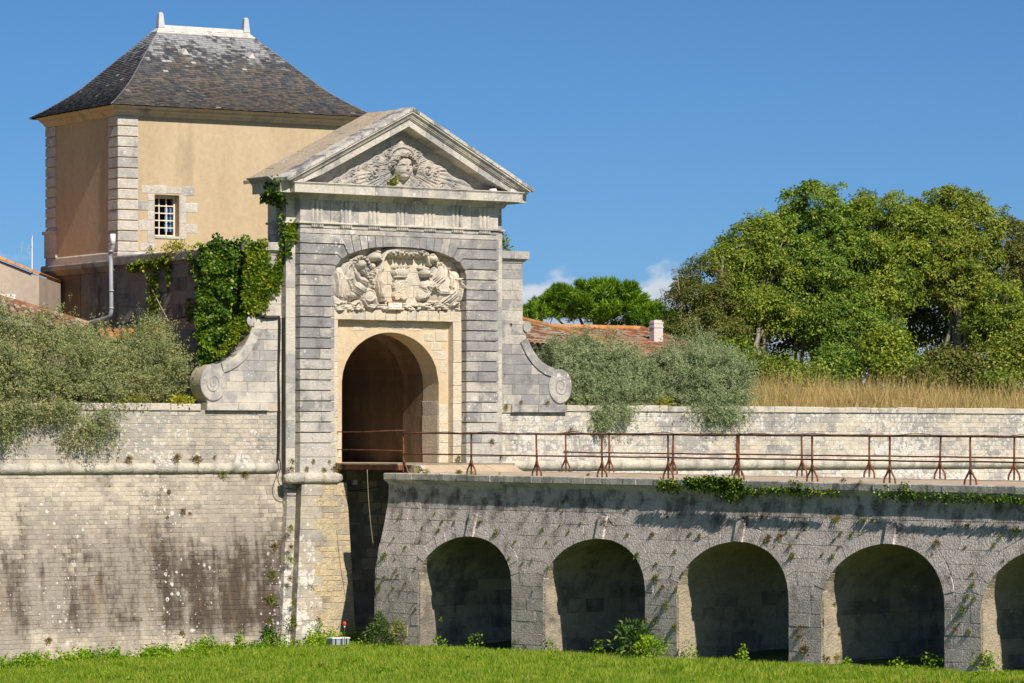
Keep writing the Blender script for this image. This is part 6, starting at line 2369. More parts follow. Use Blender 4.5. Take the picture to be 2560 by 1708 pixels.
def build_left_house():
    t = thing('house', 'grey-rendered house with a sloping orange roof edge, left of the pavilion', 'house', WORLD, (-14.0, 104.0, 6.0))
    mb = MB()
    mb.prism([(-18.5, 6.0), (-12.93, 6.0), (-12.93, 9.56), (-13.2, 9.64), (-14.1, 10.0), (-16.0, 10.76), (-18.5, 9.8)], 103.9, 109.0)
    part('wall', mb, M['house_wall'], t)
    n = 12
    for k in range(n):
        mb = MB()
        p0, p1 = Vector((-15.98, 103.85, 10.82)), Vector((-13.12, 103.85, 9.68))
        a, b = p0.lerp(p1, k / n), p0.lerp(p1, (k + 1.08) / n)
        loops = []
        for p in (a, b):
            loops.append([(p.x + 0.03 * math.sin(q), p.y - 0.10 * math.cos(q) + 0.05, p.z + 0.075 * math.sin(q)) for q in np.linspace(0, math.pi, 6)])
        mb.loft(loops)
        part('verge_tile', mb, M['tile_orange'], t)
    mb = MB()
    mb.loft([[(-15.98, 103.9, 10.80), (-12.95, 103.9, 9.6), (-12.95, 109.2, 9.6), (-15.98, 109.2, 10.80)], [(-15.98, 103.9, 10.85), (-12.9, 103.9, 9.65), (-12.9, 109.2, 9.65), (-15.98, 109.2, 10.85)]])
    part('roof', mb, M['tile_orange'], t)
    # window with its white surround
    fr = MB()
    for b in ((-14.9, -13.57, 9.0, 9.06), (-13.72, -13.57, 8.3, 9.0)):
        fr.box(b[0], b[1], 103.86, 103.93, b[2], b[3])
    fr.box(-14.9, -13.57, 103.862, 103.925, 8.86, 9.0)
    part('window_surround', fr, M['white'], t)
    w = MB()
    w.box(-14.9, -13.72, 103.875, 103.91, 8.80, 8.858)
    w.box(-13.77, -13.72, 103.875, 103.91, 8.3, 8.80)
    w.box(-14.20, -14.15, 103.876, 103.91, 8.3, 8.80)
    wo_ = part('window', w, M['white'], t)
    for x0, x1 in ((-14.9, -14.2), (-14.15, -13.77)):
        p = MB()
        p.box(x0, x1, 103.89, 103.90, 8.3, 8.80)
        part('pane', p, M['glass'], wo_)
    t2 = thing('house_roof', 'low canal-tile roof just above the left shrubs, below the grey house', 'roof', WORLD, (-13.5, 102.5, 8.0))
    R = Vector((2.7, 0.6, -0.78)).normalized()
    D = Vector((0.35, -1.5, -0.42)).normalized()
    tile_roof(t2, (-16.2, 102.6, 9.55), R, D, 24, 5, 0.2, 0.36, M['tile_brown'], 120, edge=[((-16.2, 102.65, 9.58), (-11.6, 103.6, 8.2), M['tile_brown'])])
    mb = MB()
    mb.prism([(-16.0, 5.9), (-12.0, 5.9), (-12.0, 7.35), (-16.0, 8.55)], 101.4, 102.4)
    part('wall', mb, M['house_wall'], t2)
    t3 = thing('house_roof', 'sliver of bright orange tile roof showing behind the left shrubs below the stained wall', 'roof', WORLD, (-10.4, 103.0, 7.9))
    tile_roof(t3, (-11.3, 103.6, 8.06), (0.999, 0.0, 0.012), Vector((0.2, -1, -0.25)).normalized(), 9, 4, 0.2, 0.36, M['tile_orange'], 36)
    mb = MB()
    mb.box(-11.0, -9.8, 102.5, 103.5, 5.9, 7.6)
    part('wall', mb, M['house_wall'], t3)


build_left_house()


def build_antenna():
    t = thing('tv_antenna', 'thin television antenna on a white mast beside the pavilion', 'antenna', WORLD, (-13.45, 106.5, 9.6))
    mb = MB()
    mb.tube([(-13.45, 106.5, 9.5), (-13.45, 106.5, 10.84)], 0.016, 6)
    part('mast', mb, M['white'], t)
    mb = MB()
    mb.tube([(-13.45, 106.5, 10.45), (-13.78, 106.5, 10.42)], 0.009, 5)
    part('boom', mb, M['pvc'], t)
    for x, h, z in ((-13.76, 0.17, 10.5), (-13.58, 0.14, 10.42), (-13.52, 0.2, 10.35), (-13.45, 0.03, 10.85)):
        mb = MB()
        mb.tube([(x + 0.03, 106.4, z - h), (x, 106.5, z), (x + 0.05, 106.6, z + h)], 0.007, 5)
        part('element', mb, M['pvc'], t)


build_antenna()


# ================================================================== VEGETATION
def shrub(name, label, cat, fr, loc, lobes, ntwig, per, leaf, asp, mat, tw_len=0.35, up=0.5, out=1.0, group=None, droop=0.0, rmin=0.5, stems=7, twig_mat='twig'):
    """fine-leaved shrub: sprays of little leaves on twigs that fill the lobes"""
    t = thing(name, label, cat, fr, loc, group)
    # twigs stand together in sprays, with gaps between the sprays
    ns = max(40, ntwig // 34)
    Ps, ds = lobe_points(lobes, ns, rmin)
    k = RNG.integers(0, ns, ntwig)
    srad = RNG.uniform(0.08, 0.24, ns)[k][:, None]
    P = Ps[k] + RNG.normal(size=(ntwig, 3)) * srad * np.array([1, 0.8, 1.0])
    d = unit(ds[k] + RNG.normal(size=(ntwig, 3)) * 0.35)
    ax = unit(d * out + np.array([0, 0, up]) + RNG.normal(size=d.shape) * 0.55)
    if droop:
        ax[:, 2] -= droop * (P[:, 2] < loc[2] + 0.25)
        ax = unit(ax)
    q = RNG.uniform(0, 1, (ntwig, per))
    ln = tw_len * RNG.uniform(0.5, 1.3, (ntwig, 1))
    pts = P[:, None, :] + ax[:, None, :] * (q * ln)[:, :, None] + RNG.normal(size=(ntwig, per, 3)) * 0.02
    ld = unit((ax[:, None, :] * 0.9 + RNG.normal(size=(ntwig, per, 3)) * 0.75).reshape(-1, 3))
    fc = unit((d[:, None, :] * 0.7 + np.array([0, -0.2, 0.35]) + RNG.normal(size=(ntwig, per, 3)) * 0.6).reshape(-1, 3))
    leaf_part('foliage', pts.reshape(-1, 3), ld, leaf, asp, M[mat], t, face=fc)
    mb = MB()
    base = Vector(loc)
    for k in range(stems):
        i = RNG.integers(0, ntwig)
        e = Vector(P[i])
        m = base.lerp(e, 0.5) + Vector((random.uniform(-.1, .1), random.uniform(-.1, .1), 0.1))
        mb.tube([base + Vector((random.uniform(-.2, .2), random.uniform(-.1, .1), -0.1)), m, e], [0.03, 0.02, 0.008], 5)
    part('stems', mb, M[twig_mat], t)
    return t


# silvery saltbush tumbling over the parapet at the left
shrub('saltbush', 'huge olive-green bush tumbling over the parapet at the far left of the wall', 'bush', FG, (-7.2, 1.3, 5.9),
      [(-8.6, 1.2, 7.0, 1.1, 1.1, 1.15), (-7.3, 1.2, 7.05, 1.1, 1.1, 1.1), (-6.2, 1.2, 6.9, 0.95, 1.0, 1.05), (-9.9, 1.3, 6.9, 1.3, 1.2, 1.2), (-7.9, 0.6, 6.3, 1.1, 0.7, 0.7), (-6.4, 0.6, 6.2, 0.95, 0.65, 0.65), (-5.6, 0.8, 6.3, 0.7, 0.7, 0.6),
       (-8.2, 0.34, 5.75, 0.45, 0.3, 0.5), (-6.15, 0.32, 5.7, 0.55, 0.28, 0.42), (-5.85, 0.28, 5.3, 0.20, 0.14, 0.36), (-6.3, 0.28, 5.3, 0.14, 0.12, 0.42), (-7.2, 0.36, 5.9, 0.45, 0.25, 0.25), (-8.5, 0.3, 5.35, 0.18, 0.14, 0.38), (-8.0, 0.3, 5.4, 0.14, 0.12, 0.35), (-6.65, 0.27, 5.3, 0.12, 0.12, 0.32), (-5.55, 0.3, 5.45, 0.12, 0.12, 0.3)],
      12500, 16, 0.050, 0.42, 'orache_dry', 0.34, 0.55, droop=1.1, rmin=0.5, stems=18)
shrub('saltbush', 'feathery olive-green bush on the parapet between the hanging bush and the left scroll', 'bush', FG, (-4.2, 1.6, 5.9),
      [(-5.1, 1.6, 6.8, 0.7, 0.8, 0.85), (-4.3, 1.6, 6.85, 0.8, 0.8, 0.95), (-3.6, 1.5, 7.05, 0.7, 0.7, 1.05), (-3.15, 1.5, 6.7, 0.5, 0.6, 0.75), (-4.6, 1.3, 6.4, 0.9, 0.6, 0.5)],
      6200, 16, 0.048, 0.42, 'orache_dry', 0.40, 0.9, rmin=0.5, stems=16)
shrub('saltbush', 'silvery dome of a bush right of the right-hand scroll, its tail hanging over the wall', 'bush', FG, (11.0, 1.5, 5.95),
      [(11.1, 1.6, 6.95, 1.45, 1.0, 1.08), (10.0, 1.5, 6.85, 0.85, 0.8, 0.9), (12.1, 1.5, 6.65, 0.8, 0.8, 0.9), (11.0, 1.0, 6.5, 1.4, 0.7, 0.6), (10.6, 0.55, 6.05, 0.75, 0.3, 0.26), (10.3, 0.33, 5.75, 0.16, 0.12, 0.30), (10.65, 0.33, 5.85, 0.14, 0.12, 0.22), (11.1, 0.38, 5.9, 0.18, 0.12, 0.16), (11.7, 0.6, 6.1, 0.6, 0.3, 0.22), (12.75, 1.4, 6.45, 0.7, 0.7, 0.65)],
      11000, 17, 0.046, 0.40, 'orache', 0.22, 0.6, droop=1.0, rmin=0.62, stems=10)
shrub('saltbush', 'dense rounded silvery bush overhanging the parapet, last before the dry grass', 'bush', FG, (14.6, 1.5, 5.95),
      [(14.6, 1.5, 6.95, 1.3, 1.0, 1.06), (15.5, 1.4, 6.75, 0.85, 0.8, 0.9), (13.7, 1.4, 6.75, 0.8, 0.8, 0.85), (14.7, 0.9, 6.4, 1.2, 0.6, 0.6), (14.9, 0.5, 6.05, 0.7, 0.28, 0.28), (14.6, 0.35, 5.85, 0.2, 0.12, 0.2), (15.2, 0.35, 5.8, 0.16, 0.12, 0.24), (14.2, 0.55, 6.08, 0.4, 0.3, 0.22)],
      10000, 17, 0.046, 0.40, 'orache', 0.24, 0.6, droop=1.0, rmin=0.62, stems=10)


# ---- trees on the rampart
def tree(label, lobes, base, mat, nclus, per, leaf, asp, stems, group='trees on the rampart', bark='bark', spread=0.27, rmin=0.6, name='broadleaf_tree', flat=0.15, gap=0.0, extra=None):
    t = thing(name, label, 'tree', WORLD, base, group)
    # puffs of foliage on and in the lobes; each puff is leafy above and outside, thin below
    nbig = int(nclus * 0.36)
    nsm = int(nclus * 0.50)
    Pa, da = lobe_points(lobes, nbig, rmin, flat=flat)
    Pb, db = lobe_points([(l[0], l[1], l[2], l[3] * 1.16, l[4] * 1.1, l[5] * 1.16) for l in lobes], nsm, 0.92, flat=flat + 0.25)
    P, d = np.concatenate([Pa, Pb]), np.concatenate([da, db])
    rad = np.concatenate([RNG.uniform(0.26, 0.55, nbig), RNG.uniform(0.09, 0.22, nsm)])
    nclus = nbig + nsm
    per = int(per * 4.8)
    e = RNG.normal(size=(nclus, per, 3)) + d[:, None, :] * 0.7 + np.array([0, 0, 0.65])
    e /= np.linalg.norm(e, axis=2, keepdims=True)
    q = 1.08 - 0.62 * RNG.uniform(0, 1, (nclus, per, 1)) ** 1.6
    wob = 1 + 0.28 * np.sin(e[:, :, :1] * 5 + P[:, None, :1] * 7) * np.sin(e[:, :, 2:] * 6 + P[:, None, 1:2] * 5)
    pts = P[:, None, :] + e * rad[:, None, None] * q * wob * np.array([1.05, 1.05, 0.85])
    use = (RNG.uniform(size=(nclus, per)) < np.clip((rad / 0.42) ** 1.7, 0.06, 1)[:, None]).ravel()
    fc = unit((e * 1.0 + np.array([0, 0, 0.2]) + RNG.normal(size=(nclus, per, 3)) * 0.5).reshape(-1, 3))
    ld = unit((e * 0.5 + np.array([0, 0, -0.45]) + RNG.normal(size=(nclus, per, 3)) * 0.55).reshape(-1, 3))
    leaf_part('crown', pts.reshape(-1, 3)[use], ld[use], leaf * 0.56, asp, M[mat], t, vary=0.5, face=fc[use])
    for k in range(stems):
        mb = MB()
        b = Vector(base) + Vector((random.uniform(-.75, .75), random.uniform(-2.0, -0.2) if stems > 5 else random.uniform(-.4, .4), -0.3))
        L = lobes[k % len(lobes)]
        e = Vector((L[0] + random.uniform(-.3, .3) * L[3], L[1] + random.uniform(-.3, .3) * L[4], L[2] + 0.35 * L[5]))
        m1 = b.lerp(e, 0.33) + Vector((random.uniform(-.25, .25), random.uniform(-.2, .2), 0.25))
        m2 = b.lerp(e, 0.66) + Vector((random.uniform(-.25, .25), random.uniform(-.2, .2), 0.15))
        r = random.uniform(0.055, 0.095) * (1.9 if stems <= 2 else 1)
        mb.tube([b, m1, m2, e], [r * 1.2, r, r * 0.65, r * 0.2], 7)
        tr = part('trunk', mb, M[bark], t, True)
        for q in range(7):
            i = int(RNG.integers(0, nclus))
            c = Vector(P[i])
            s = m1.lerp(m2, random.random()) if q % 2 else m2.lerp(e, random.random() * 0.7)
            if (c - s).length > 3.2: continue
            lb = MB()
            mm = s.lerp(c, 0.5) + Vector((random.uniform(-.15, .15), random.uniform(-.15, .15), 0.12))
            lb.tube([s, mm, c], [r * 0.42, r * 0.28, r * 0.08], 5)
            part('limb', lb, M[bark], tr, True)
    if extra:
        extra(t)
    return t


tree('tall domed green tree forming the highest crown of the grove', [(10.75, 135, 13.2, 0.95, 1.0, 0.95), (10.3, 135.1, 12.3, 1.25, 1.2, 0.95), (11.4, 135.0, 12.3, 1.0, 1.1, 0.95), (10.4, 134.7, 11.2, 1.35, 1.2, 1.0), (11.4, 134.4, 11.0, 1.1, 1.1, 1.0), (10.6, 134.2, 9.9, 1.3, 1.0, 0.9), (11.2, 133.8, 9.0, 1.0, .8, .7)],
     (10.7, 135.2, 7.0), 'ash_deep', 560, 70, 0.19, 0.42, 4)
tree('leafy green tree stepping down at the left of the tallest crown', [(8.6, 134.5, 11.75, 0.95, 1.0, 0.85), (9.4, 134.6, 12.0, 0.8, 0.9, 0.75), (7.9, 134.2, 11.0, 0.95, 1.0, 0.9), (9.0, 134.0, 10.7, 1.1, 1.0, 0.9), (8.0, 134.0, 9.8, 0.95, 0.9, 0.8), (9.1, 133.7, 9.6, 0.9, 0.9, 0.7)],
     (8.5, 134.4, 6.9), 'ash', 470, 66, 0.18, 0.42, 9)
tree('broad green tree with pale bare stems, second crown from the tallest', [(13.3, 135.4, 12.95, 1.1, 1.1, 0.85), (12.5, 135.2, 12.3, 0.95, 1.1, 0.95), (14.2, 135.2, 12.6, 0.9, 1.1, 0.85), (13.0, 134.9, 11.3, 1.2, 1.1, 0.9), (14.1, 134.8, 11.3, 1.0, 1.1, 0.95), (13.2, 134.3, 10.2, 1.1, 1.0, 0.8), (12.4, 134.2, 9.8, 0.8, 0.9, 0.7)],
     (13.3, 135.1, 7.1), 'ash', 540, 68, 0.19, 0.42, 8)
tree('yellow-green tree with many thin pale stems, right of the broad green one', [(15.7, 135.6, 13.0, 1.05, 1.0, 0.9), (16.5, 135.5, 12.6, 0.8, 0.9, 0.8), (15.1, 135.2, 12.1, 0.95, 1.0, 0.95), (16.4, 135.2, 11.6, 0.95, 1.0, 0.95), (15.5, 134.8, 11.0, 1.0, 1.0, 0.9), (16.2, 134.5, 10.2, 0.9, 0.9, 0.8)],
     (15.5, 135.2, 7.1), 'ash_yellow', 470, 64, 0.19, 0.42, 10)
tree('thin olive tree at the right-hand edge of the picture', [(17.9, 135.8, 12.1, 0.75, 0.9, 0.8), (18.8, 135.8, 11.7, 1.0, 1.0, 1.0), (17.7, 135.3, 11.0, 0.8, 0.9, 0.9), (18.7, 135.2, 10.4, 1.0, 0.9, 1.0), (20.4, 136, 11.8, 1.3, 1.2, 1.5)],
     (18.2, 135.6, 7.1), 'haw', 380, 56, 0.17, 0.45, 8)
tree('bright green sapling in front of the thin olive tree at the right', [(17.1, 133.4, 9.9, 0.7, 0.7, 0.7), (17.6, 133.3, 9.1, 0.8, 0.7, 0.7), (16.7, 133.4, 8.8, 0.6, 0.6, 0.6)],
     (17.2, 133.4, 7.0), 'ash', 170, 56, 0.18, 0.42, 4)
tree('drab hawthorn with bare twigs at the left end of the grove beside the chimney', [(6.7, 133.2, 10.5, 0.8, 0.8, 0.8), (6.2, 133.0, 9.6, 0.85, 0.8, 0.8), (7.1, 133.0, 9.5, 0.85, 0.8, 0.85), (6.5, 132.7, 8.6, 1.1, 0.8, 0.75), (5.7, 132.8, 8.4, 0.65, 0.6, 0.65), (7.4, 132.6, 8.5, 0.7, 0.7, 0.6)],
     (6.8, 133.0, 6.8), 'haw', 380, 54, 0.13, 0.5, 9, bark='bark_dark', name='hawthorn_tree')
tree('small deep green tree in the shade under the tallest crown', [(12.0, 133.6, 9.3, 0.9, 0.8, 0.8), (12.7, 133.4, 8.7, 1.0, 0.8, 0.8), (11.9, 133.2, 8.3, 0.8, 0.7, 0.6)],
     (12.2, 133.5, 6.9), 'ash_deep', 190, 56, 0.18, 0.42, 4)
tree('dense dark tree behind the grove, seen between the pale stems', [(9.5, 138.5, 9.6, 2.2, 1.2, 2.1), (12.5, 138.8, 9.8, 2.4, 1.2, 2.2), (15.6, 138.8, 9.6, 2.4, 1.2, 2.2), (18.6, 139, 9.6, 2.4, 1.2, 2.2), (7.4, 138.2, 8.9, 1.4, 1.0, 1.5)],
     (13.0, 138.8, 7.1), 'ash_deep', 900, 46, 0.24, 0.45, 4, rmin=0.1)


def bush(label, lobes, mat, n, per, leaf, base, asp=0.55, name='bush', group='bushes under the trees', spread=0.2):
    t = thing(name, label, 'bush', WORLD, base, group)
    P, d = lobe_points(lobes, n, 0.5, flat=0.3)
    pts = P[:, None, :] + RNG.normal(size=(n, per, 3)) * spread
    ld = unit((d[:, None, :] * 0.6 + RNG.normal(size=(n, per, 3)) * 0.7).reshape(-1, 3))
    fc = unit((d[:, None, :] + np.array([0, 0, 0.4]) + RNG.normal(size=(n, per, 3)) * 0.6).reshape(-1, 3))
    leaf_part('foliage', pts.reshape(-1, 3), ld, leaf, asp, M[mat], t, face=fc)
    mb = MB()
    for k in range(6):
        i = int(RNG.integers(0, n))
        mb.tube([Vector(base) + Vector((random.uniform(-.4, .4), 0, -0.2)), Vector(base).lerp(Vector(P[i]), 0.5) + Vector((0, 0, 0.1)), Vector(P[i])], [0.03, 0.02, 0.006], 5)
    part('stems', mb, M['twig'], t)


for lab, lobes, mat, n, base in (
        ('yellow-green bramble thicket at the left end under the trees', [(7.6, 131.5, 7.7, 1.0, .7, .75), (8.6, 131.3, 7.3, .9, .7, .55), (6.8, 131.6, 7.4, .8, .6, .6)], 'bramble', 300, (7.7, 131.4, 6.9)),
        ('bright bramble mound below the stepping tree', [(9.4, 130.8, 7.2, .8, .6, .5), (10.2, 130.9, 7.0, .7, .6, .4)], 'bramble', 200, (9.8, 130.8, 6.8)),
        ('mid green bush before the tallest tree', [(11.2, 131.8, 7.5, .8, .7, .6)], 'ash_deep', 150, (11.3, 131.8, 6.9)),
        ('leafy green bush between the two middle trees, taller than its neighbours', [(12.9, 131.6, 8.1, .75, .7, .75), (13.4, 131.5, 7.5, .8, .7, .6)], 'ash', 220, (13.1, 131.5, 6.9)),
        ('tangled olive thicket with yellow leaves below the pale stems', [(15.0, 132.2, 7.6, .8, .7, .6), (15.9, 132.1, 7.4, .7, .7, .5)], 'haw', 190, (15.4, 132.1, 7.0)),
        ('green thicket at the right edge above the dry grass', [(17.1, 131.9, 7.7, .8, .7, .65), (18.1, 132, 8.1, .8, .7, .9), (19.4, 132, 7.8, 1.2, .7, .8)], 'ash_yellow', 300, (17.6, 132.0, 7.0)),
        ('small drab bush standing in the dry grass', [(14.2, 130.6, 7.15, .55, .5, .35)], 'haw', 70, (14.2, 130.6, 6.8)),
        ('low green bush in the dry grass near the right edge', [(16.6, 129.5, 6.95, .5, .5, .28)], 'bramble', 60, (16.6, 129.5, 6.6))):
    bush(lab, lobes, mat, n, 48, 0.115, base)


def dead_twigs():
    for k, (x, y, z, h, lean, lab) in enumerate(((5.9, 132.4, 9.4, 2.0, -0.2, 'bare grey twig sticking up left of the hawthorn'), (7.3, 132.9, 9.8, 1.9, 0.1, 'bare grey twig sticking up right of the hawthorn'))):
        t = thing('bare_branch', lab, 'branch', WORLD, (x, y, z))
        mb = MB()
        mb.tube([(x, y, z), (x + lean * 0.4, y, z + h * 0.5), (x + lean, y, z + h)], [0.02, 0.014, 0.004], 5)
        for q in range(5):
            u = 0.3 + 0.12 * q
            mb.tube([(x + lean * u, y, z + h * u), (x + lean * u + random.uniform(-.25, .25), y, z + h * u + 0.35)], [0.01, 0.003], 4)
        part('stem', mb, M['twig'], t)


dead_twigs()


def pine():
    t = thing('umbrella_pine', 'bright green umbrella pine with a wide flat-domed crown behind the tiled roofs', 'tree', WORLD, (3.9, 165, 6.0))
    lobes = [(3.5, 165, 10.9, 1.7, 1.5, 0.85), (1.9, 165, 10.55, 1.2, 1.3, 0.7), (5.0, 165, 10.55, 1.3, 1.3, 0.75), (4.3, 164, 11.1, 1.2, 1.1, 0.7), (2.7, 164.4, 11.0, 1.1, 1.1, 0.7), (0.9, 164.6, 10.15, 0.8, 0.9, 0.5), (5.9, 164.6, 10.2, 0.7, 0.9, 0.55), (6.7, 164, 9.8, 0.7, 0.8, 0.7), (7.3, 163.8, 9.5, 0.9, .8, 0.8)]
    n = 2600
    npf = 95
    Pp, dp = lobe_points(lobes, npf, 0.75, flat=0.45)
    k = RNG.integers(0, npf, n)
    e = unit(RNG.normal(size=(n, 3)) + dp[k] * 0.6 + np.array([0, 0, 0.8]))
    P = Pp[k] + e * (RNG.uniform(0.28, 0.5, npf)[k] * RNG.uniform(0.6, 1.05, n))[:, None] * np.array([1.15, 1.1, 0.75])
    d = e
    ax = unit(d * 0.7 + np.array([0, 0, 0.75]) + RNG.normal(size=d.shape) * 0.3)
    per = 22
    ld = unit((ax[:, None, :] * 1.1 + RNG.normal(size=(n, per, 3)) * 0.55).reshape(-1, 3))
    pts = (P[:, None, :] + RNG.normal(size=(n, per, 3)) * 0.035).reshape(-1, 3)
    leaf_part('crown', pts, ld, 0.27, 0.13, M['pine'], t)
    b = Vector((3.9, 165, 5.8))
    fork = Vector((3.7, 165, 9.0))
    mb = MB()
    mb.tube([b, b.lerp(fork, 0.5) + Vector((0.1, 0, 0)), fork], [0.24, 0.2, 0.17], 8)
    tr = part('trunk', mb, M['bark_dark'], t, True)
    for L in lobes:
        mb = MB()
        e = Vector((L[0], L[1], L[2] - 0.1))
        mb.tube([fork, fork.lerp(e, 0.5) + Vector((0, 0, -0.12)), e], [0.11, 0.08, 0.03], 6)
        part('limb', mb, M['bark_dark'], tr, True)


pine()


# ---- ivy
def in_poly(px, py, poly):
    c = np.zeros(len(px), bool)
    n = len(poly)
    for i in range(n):
        (x0, y0), (x1, y1) = poly[i - 1], poly[i]
        m = ((y0 > py) != (y1 > py)) & (px < (x1 - x0) * (py - y0) / (y1 - y0 + 1e-12) + x0)
        c ^= m
    return c


def ivy_patch(poly, n, to3, depth, size, out, fray=0.05):
    """leaves over a polygon (a,b); to3(a,b,off) -> points, out = outward direction"""
    xs = [p[0] for p in poly]; ys = [p[1] for p in poly]
    A = RNG.uniform(min(xs) - fray, max(xs) + fray, n * 4)
    B = RNG.uniform(min(ys) - fray, max(ys) + fray, n * 4)
    keep = in_poly(A + RNG.normal(size=len(A)) * fray, B + RNG.normal(size=len(B)) * fray, poly)
    A, B = A[keep][:n], B[keep][:n]
    bulge = 0.5 + 0.5 * np.sin(A * 5.1 + 1.7 * np.sin(B * 4.3)) * np.sin(B * 6.2 + 1.2 * np.sin(A * 3.7))
    off = depth * (0.15 + 0.85 * bulge) * RNG.uniform(0.45, 1.0, len(A))
    P = to3(A, B, off)
    D = unit(np.array(out) * 0.75 + np.array([0, 0, -0.55]) + RNG.normal(size=(len(A), 3)) * 0.5)
    return P, D


wall_l = lambda a, b, o: np.stack([-1.05 - o, a, b], 1)
def front3(y):
    return lambda a, b, o: np.stack([a, y - o, b], 1)


def ivy_thing(label, loc, patches, mat='ivy', size=0.125, name='ivy', stems=None):
    t = thing(name, label, 'ivy', FG, loc)
    Ps, Ds = zip(*patches)
    leaf_part('leaves', np.concatenate(Ps), np.concatenate(Ds), size, 0.85, M[mat], t)
    if stems:
        mb = MB()
        for pts in stems:
            mb.tube(pts, 0.012, 5)
        part('stem', mb, M['twig'], t)
    return t


ivy_thing('dense dark ivy curtain covering the stained wall beside the left scroll', (-1.1, 2.2, 6.5),
          [ivy_patch([(1.0, 10.25), (2.2, 10.35), (3.0, 10.25), (2.85, 9.2), (2.95, 8.1), (2.75, 7.3), (2.3, 6.3), (0.9, 6.3)], 11500, wall_l, 0.42, 0.12, (-1, -0.15, 0)),
           ivy_patch([(-2.1, 10.15), (-1.75, 10.5), (-1.5, 10.3), (-1.0, 10.45), (-0.6, 10.2), (-0.9, 9.6), (-2.2, 9.4)], 2550, front3(1.2), 0.5, 0.12, (-0.5, -0.8, 0.2)),
           ivy_patch([(-2.45, 7.0), (-1.75, 7.4), (-1.15, 8.15), (-0.9, 8.6), (-0.72, 9.6), (-1.4, 10.2), (-2.3, 9.8), (-2.5, 8.2)], 6500, front3(1.05), 0.45, 0.12, (-0.6, -0.7, 0))],
          'ivy', 0.085)
ivy_thing('ivy tinted sunlit yellow-green creeping over the top of the left scroll buttress', (-0.6, 0.4, 9.3),
          [ivy_patch([(-1.3, 10.25), (-0.75, 10.35), (-0.62, 9.7), (-0.52, 9.25), (-0.62, 8.95), (-0.75, 8.55), (-1.1, 8.42), (-1.5, 8.6), (-1.4, 9.6)], 3400, front3(0.44), 0.22, 0.12, (0.1, -1, 0)),
           ivy_patch([(-0.45, 9.6), (-0.25, 10.2), (-0.06, 10.2), (-0.1, 9.6), (-0.28, 9.15), (-0.5, 8.9)], 714, front3(0.44), 0.14, 0.11, (0.1, -1, 0)),
           ivy_patch([(-1.7, 8.3), (-1.0, 8.5), (-1.15, 8.1), (-1.5, 7.75), (-2.1, 7.25), (-2.3, 7.2), (-1.8, 7.8)], 714, front3(0.5), 0.12, 0.1, (0.1, -1, 0.2))],
          'ivy_gold', 0.08)
flank_l = lambda a, b, o: np.stack([-0.2 - o, a, b], 1)
ivy_thing('ivy strand climbing the left flank of the gate up to the cornice', (-0.3, 0.4, 10.5),
          [ivy_patch([(0.2, 10.2), (0.3, 11.3), (0.2, 11.55), (0.9, 11.55), (0.85, 11.45), (0.42, 11.3), (0.38, 10.2)], 300, flank_l, 0.1, 0.1, (-1, -0.3, 0)),
           ivy_patch([(-0.35, 11.5), (-0.3, 11.95), (0.45, 11.98), (0.4, 11.55)], 150, lambda a, b, o: np.stack([-0.66 - o, a, b], 1), 0.1, 0.1, (-1, -0.3, 0)),
           ivy_patch([(-0.1, 11.44), (0.9, 11.40), (0.9, 11.58), (-0.1, 11.58)], 260, lambda a, b, o: np.stack([-0.45 - o, a, b], 1), 0.15, 0.1, (-1, -0.3, -0.5))],
          'ivy', 0.085)
ivy_thing('golden ivy sprig on the left corner below the triglyphs', (-0.1, 0.2, 10.6),
          [ivy_patch([(-0.2, 10.78), (0.1, 10.85), (0.12, 10.6), (0.0, 10.35), (-0.2, 10.2), (-0.25, 10.5)], 221, front3(0.2), 0.1, 0.1, (0, -1, 0)),
           ivy_patch([(-0.2, 10.2), (-0.12, 10.2), (-0.1, 9.95), (-0.2, 9.95)], 51, front3(0.2), 0.06, 0.1, (0, -1, 0))],
          'ivy_gold', 0.10)
ivy_thing('small green sprig growing before the carved sun face', (2.95, -0.1, 11.95),
          [ivy_patch([(2.85, 11.88), (3.0, 11.9), (3.12, 12.1), (3.2, 12.14), (3.05, 12.15), (2.95, 12.02)], 127, front3(-0.05), 0.08, 0.08, (0, -1, 0))], 'weed', 0.075, name='sprig')
ivy_thing('yellowish creeper along the coping of the stained wall below the pavilion window', (-1.15, 5.5, 9.9),
          [ivy_patch([(6.9, 10.0), (6.6, 9.95), (5.2, 10.05), (4.6, 10.1), (4.6, 9.8), (5.6, 9.75), (6.9, 9.75)], 561, wall_l, 0.14, 0.09, (-1, -0.2, 0)),
           ivy_patch([(5.35, 9.7), (5.75, 9.7), (5.8, 8.6), (5.5, 8.2), (5.2, 8.7)], 408, wall_l, 0.12, 0.09, (-1, -0.2, 0)),
           ivy_patch([(3.9, 10.15), (3.3, 10.2), (3.2, 9.9), (3.0, 9.5), (3.2, 9.4), (3.5, 9.85)], 221, wall_l, 0.12, 0.09, (-1, -0.2, 0)),
           ivy_patch([(4.85, 9.8), (4.75, 9.3), (4.65, 9.3), (4.7, 9.85)], 68, wall_l, 0.08, 0.08, (-1, -0.2, 0)),
           ivy_patch([(3.55, 8.9), (3.75, 8.9), (3.7, 8.3), (3.5, 8.3)], 76, wall_l, 0.08, 0.08, (-1, -0.2, 0))],
          'ivy_gold', 0.085, name='creeper', stems=[[(-1.12, 5.9, 9.6), (-1.15, 5.2, 8.9), (-1.15, 4.6, 8.3)], [(-1.12, 3.1, 9.5), (-1.2, 2.9, 8.9), (-1.2, 2.6, 8.3)]])
bf = lambda a, b, o: np.stack([0.95 - o, -a, b], 1)
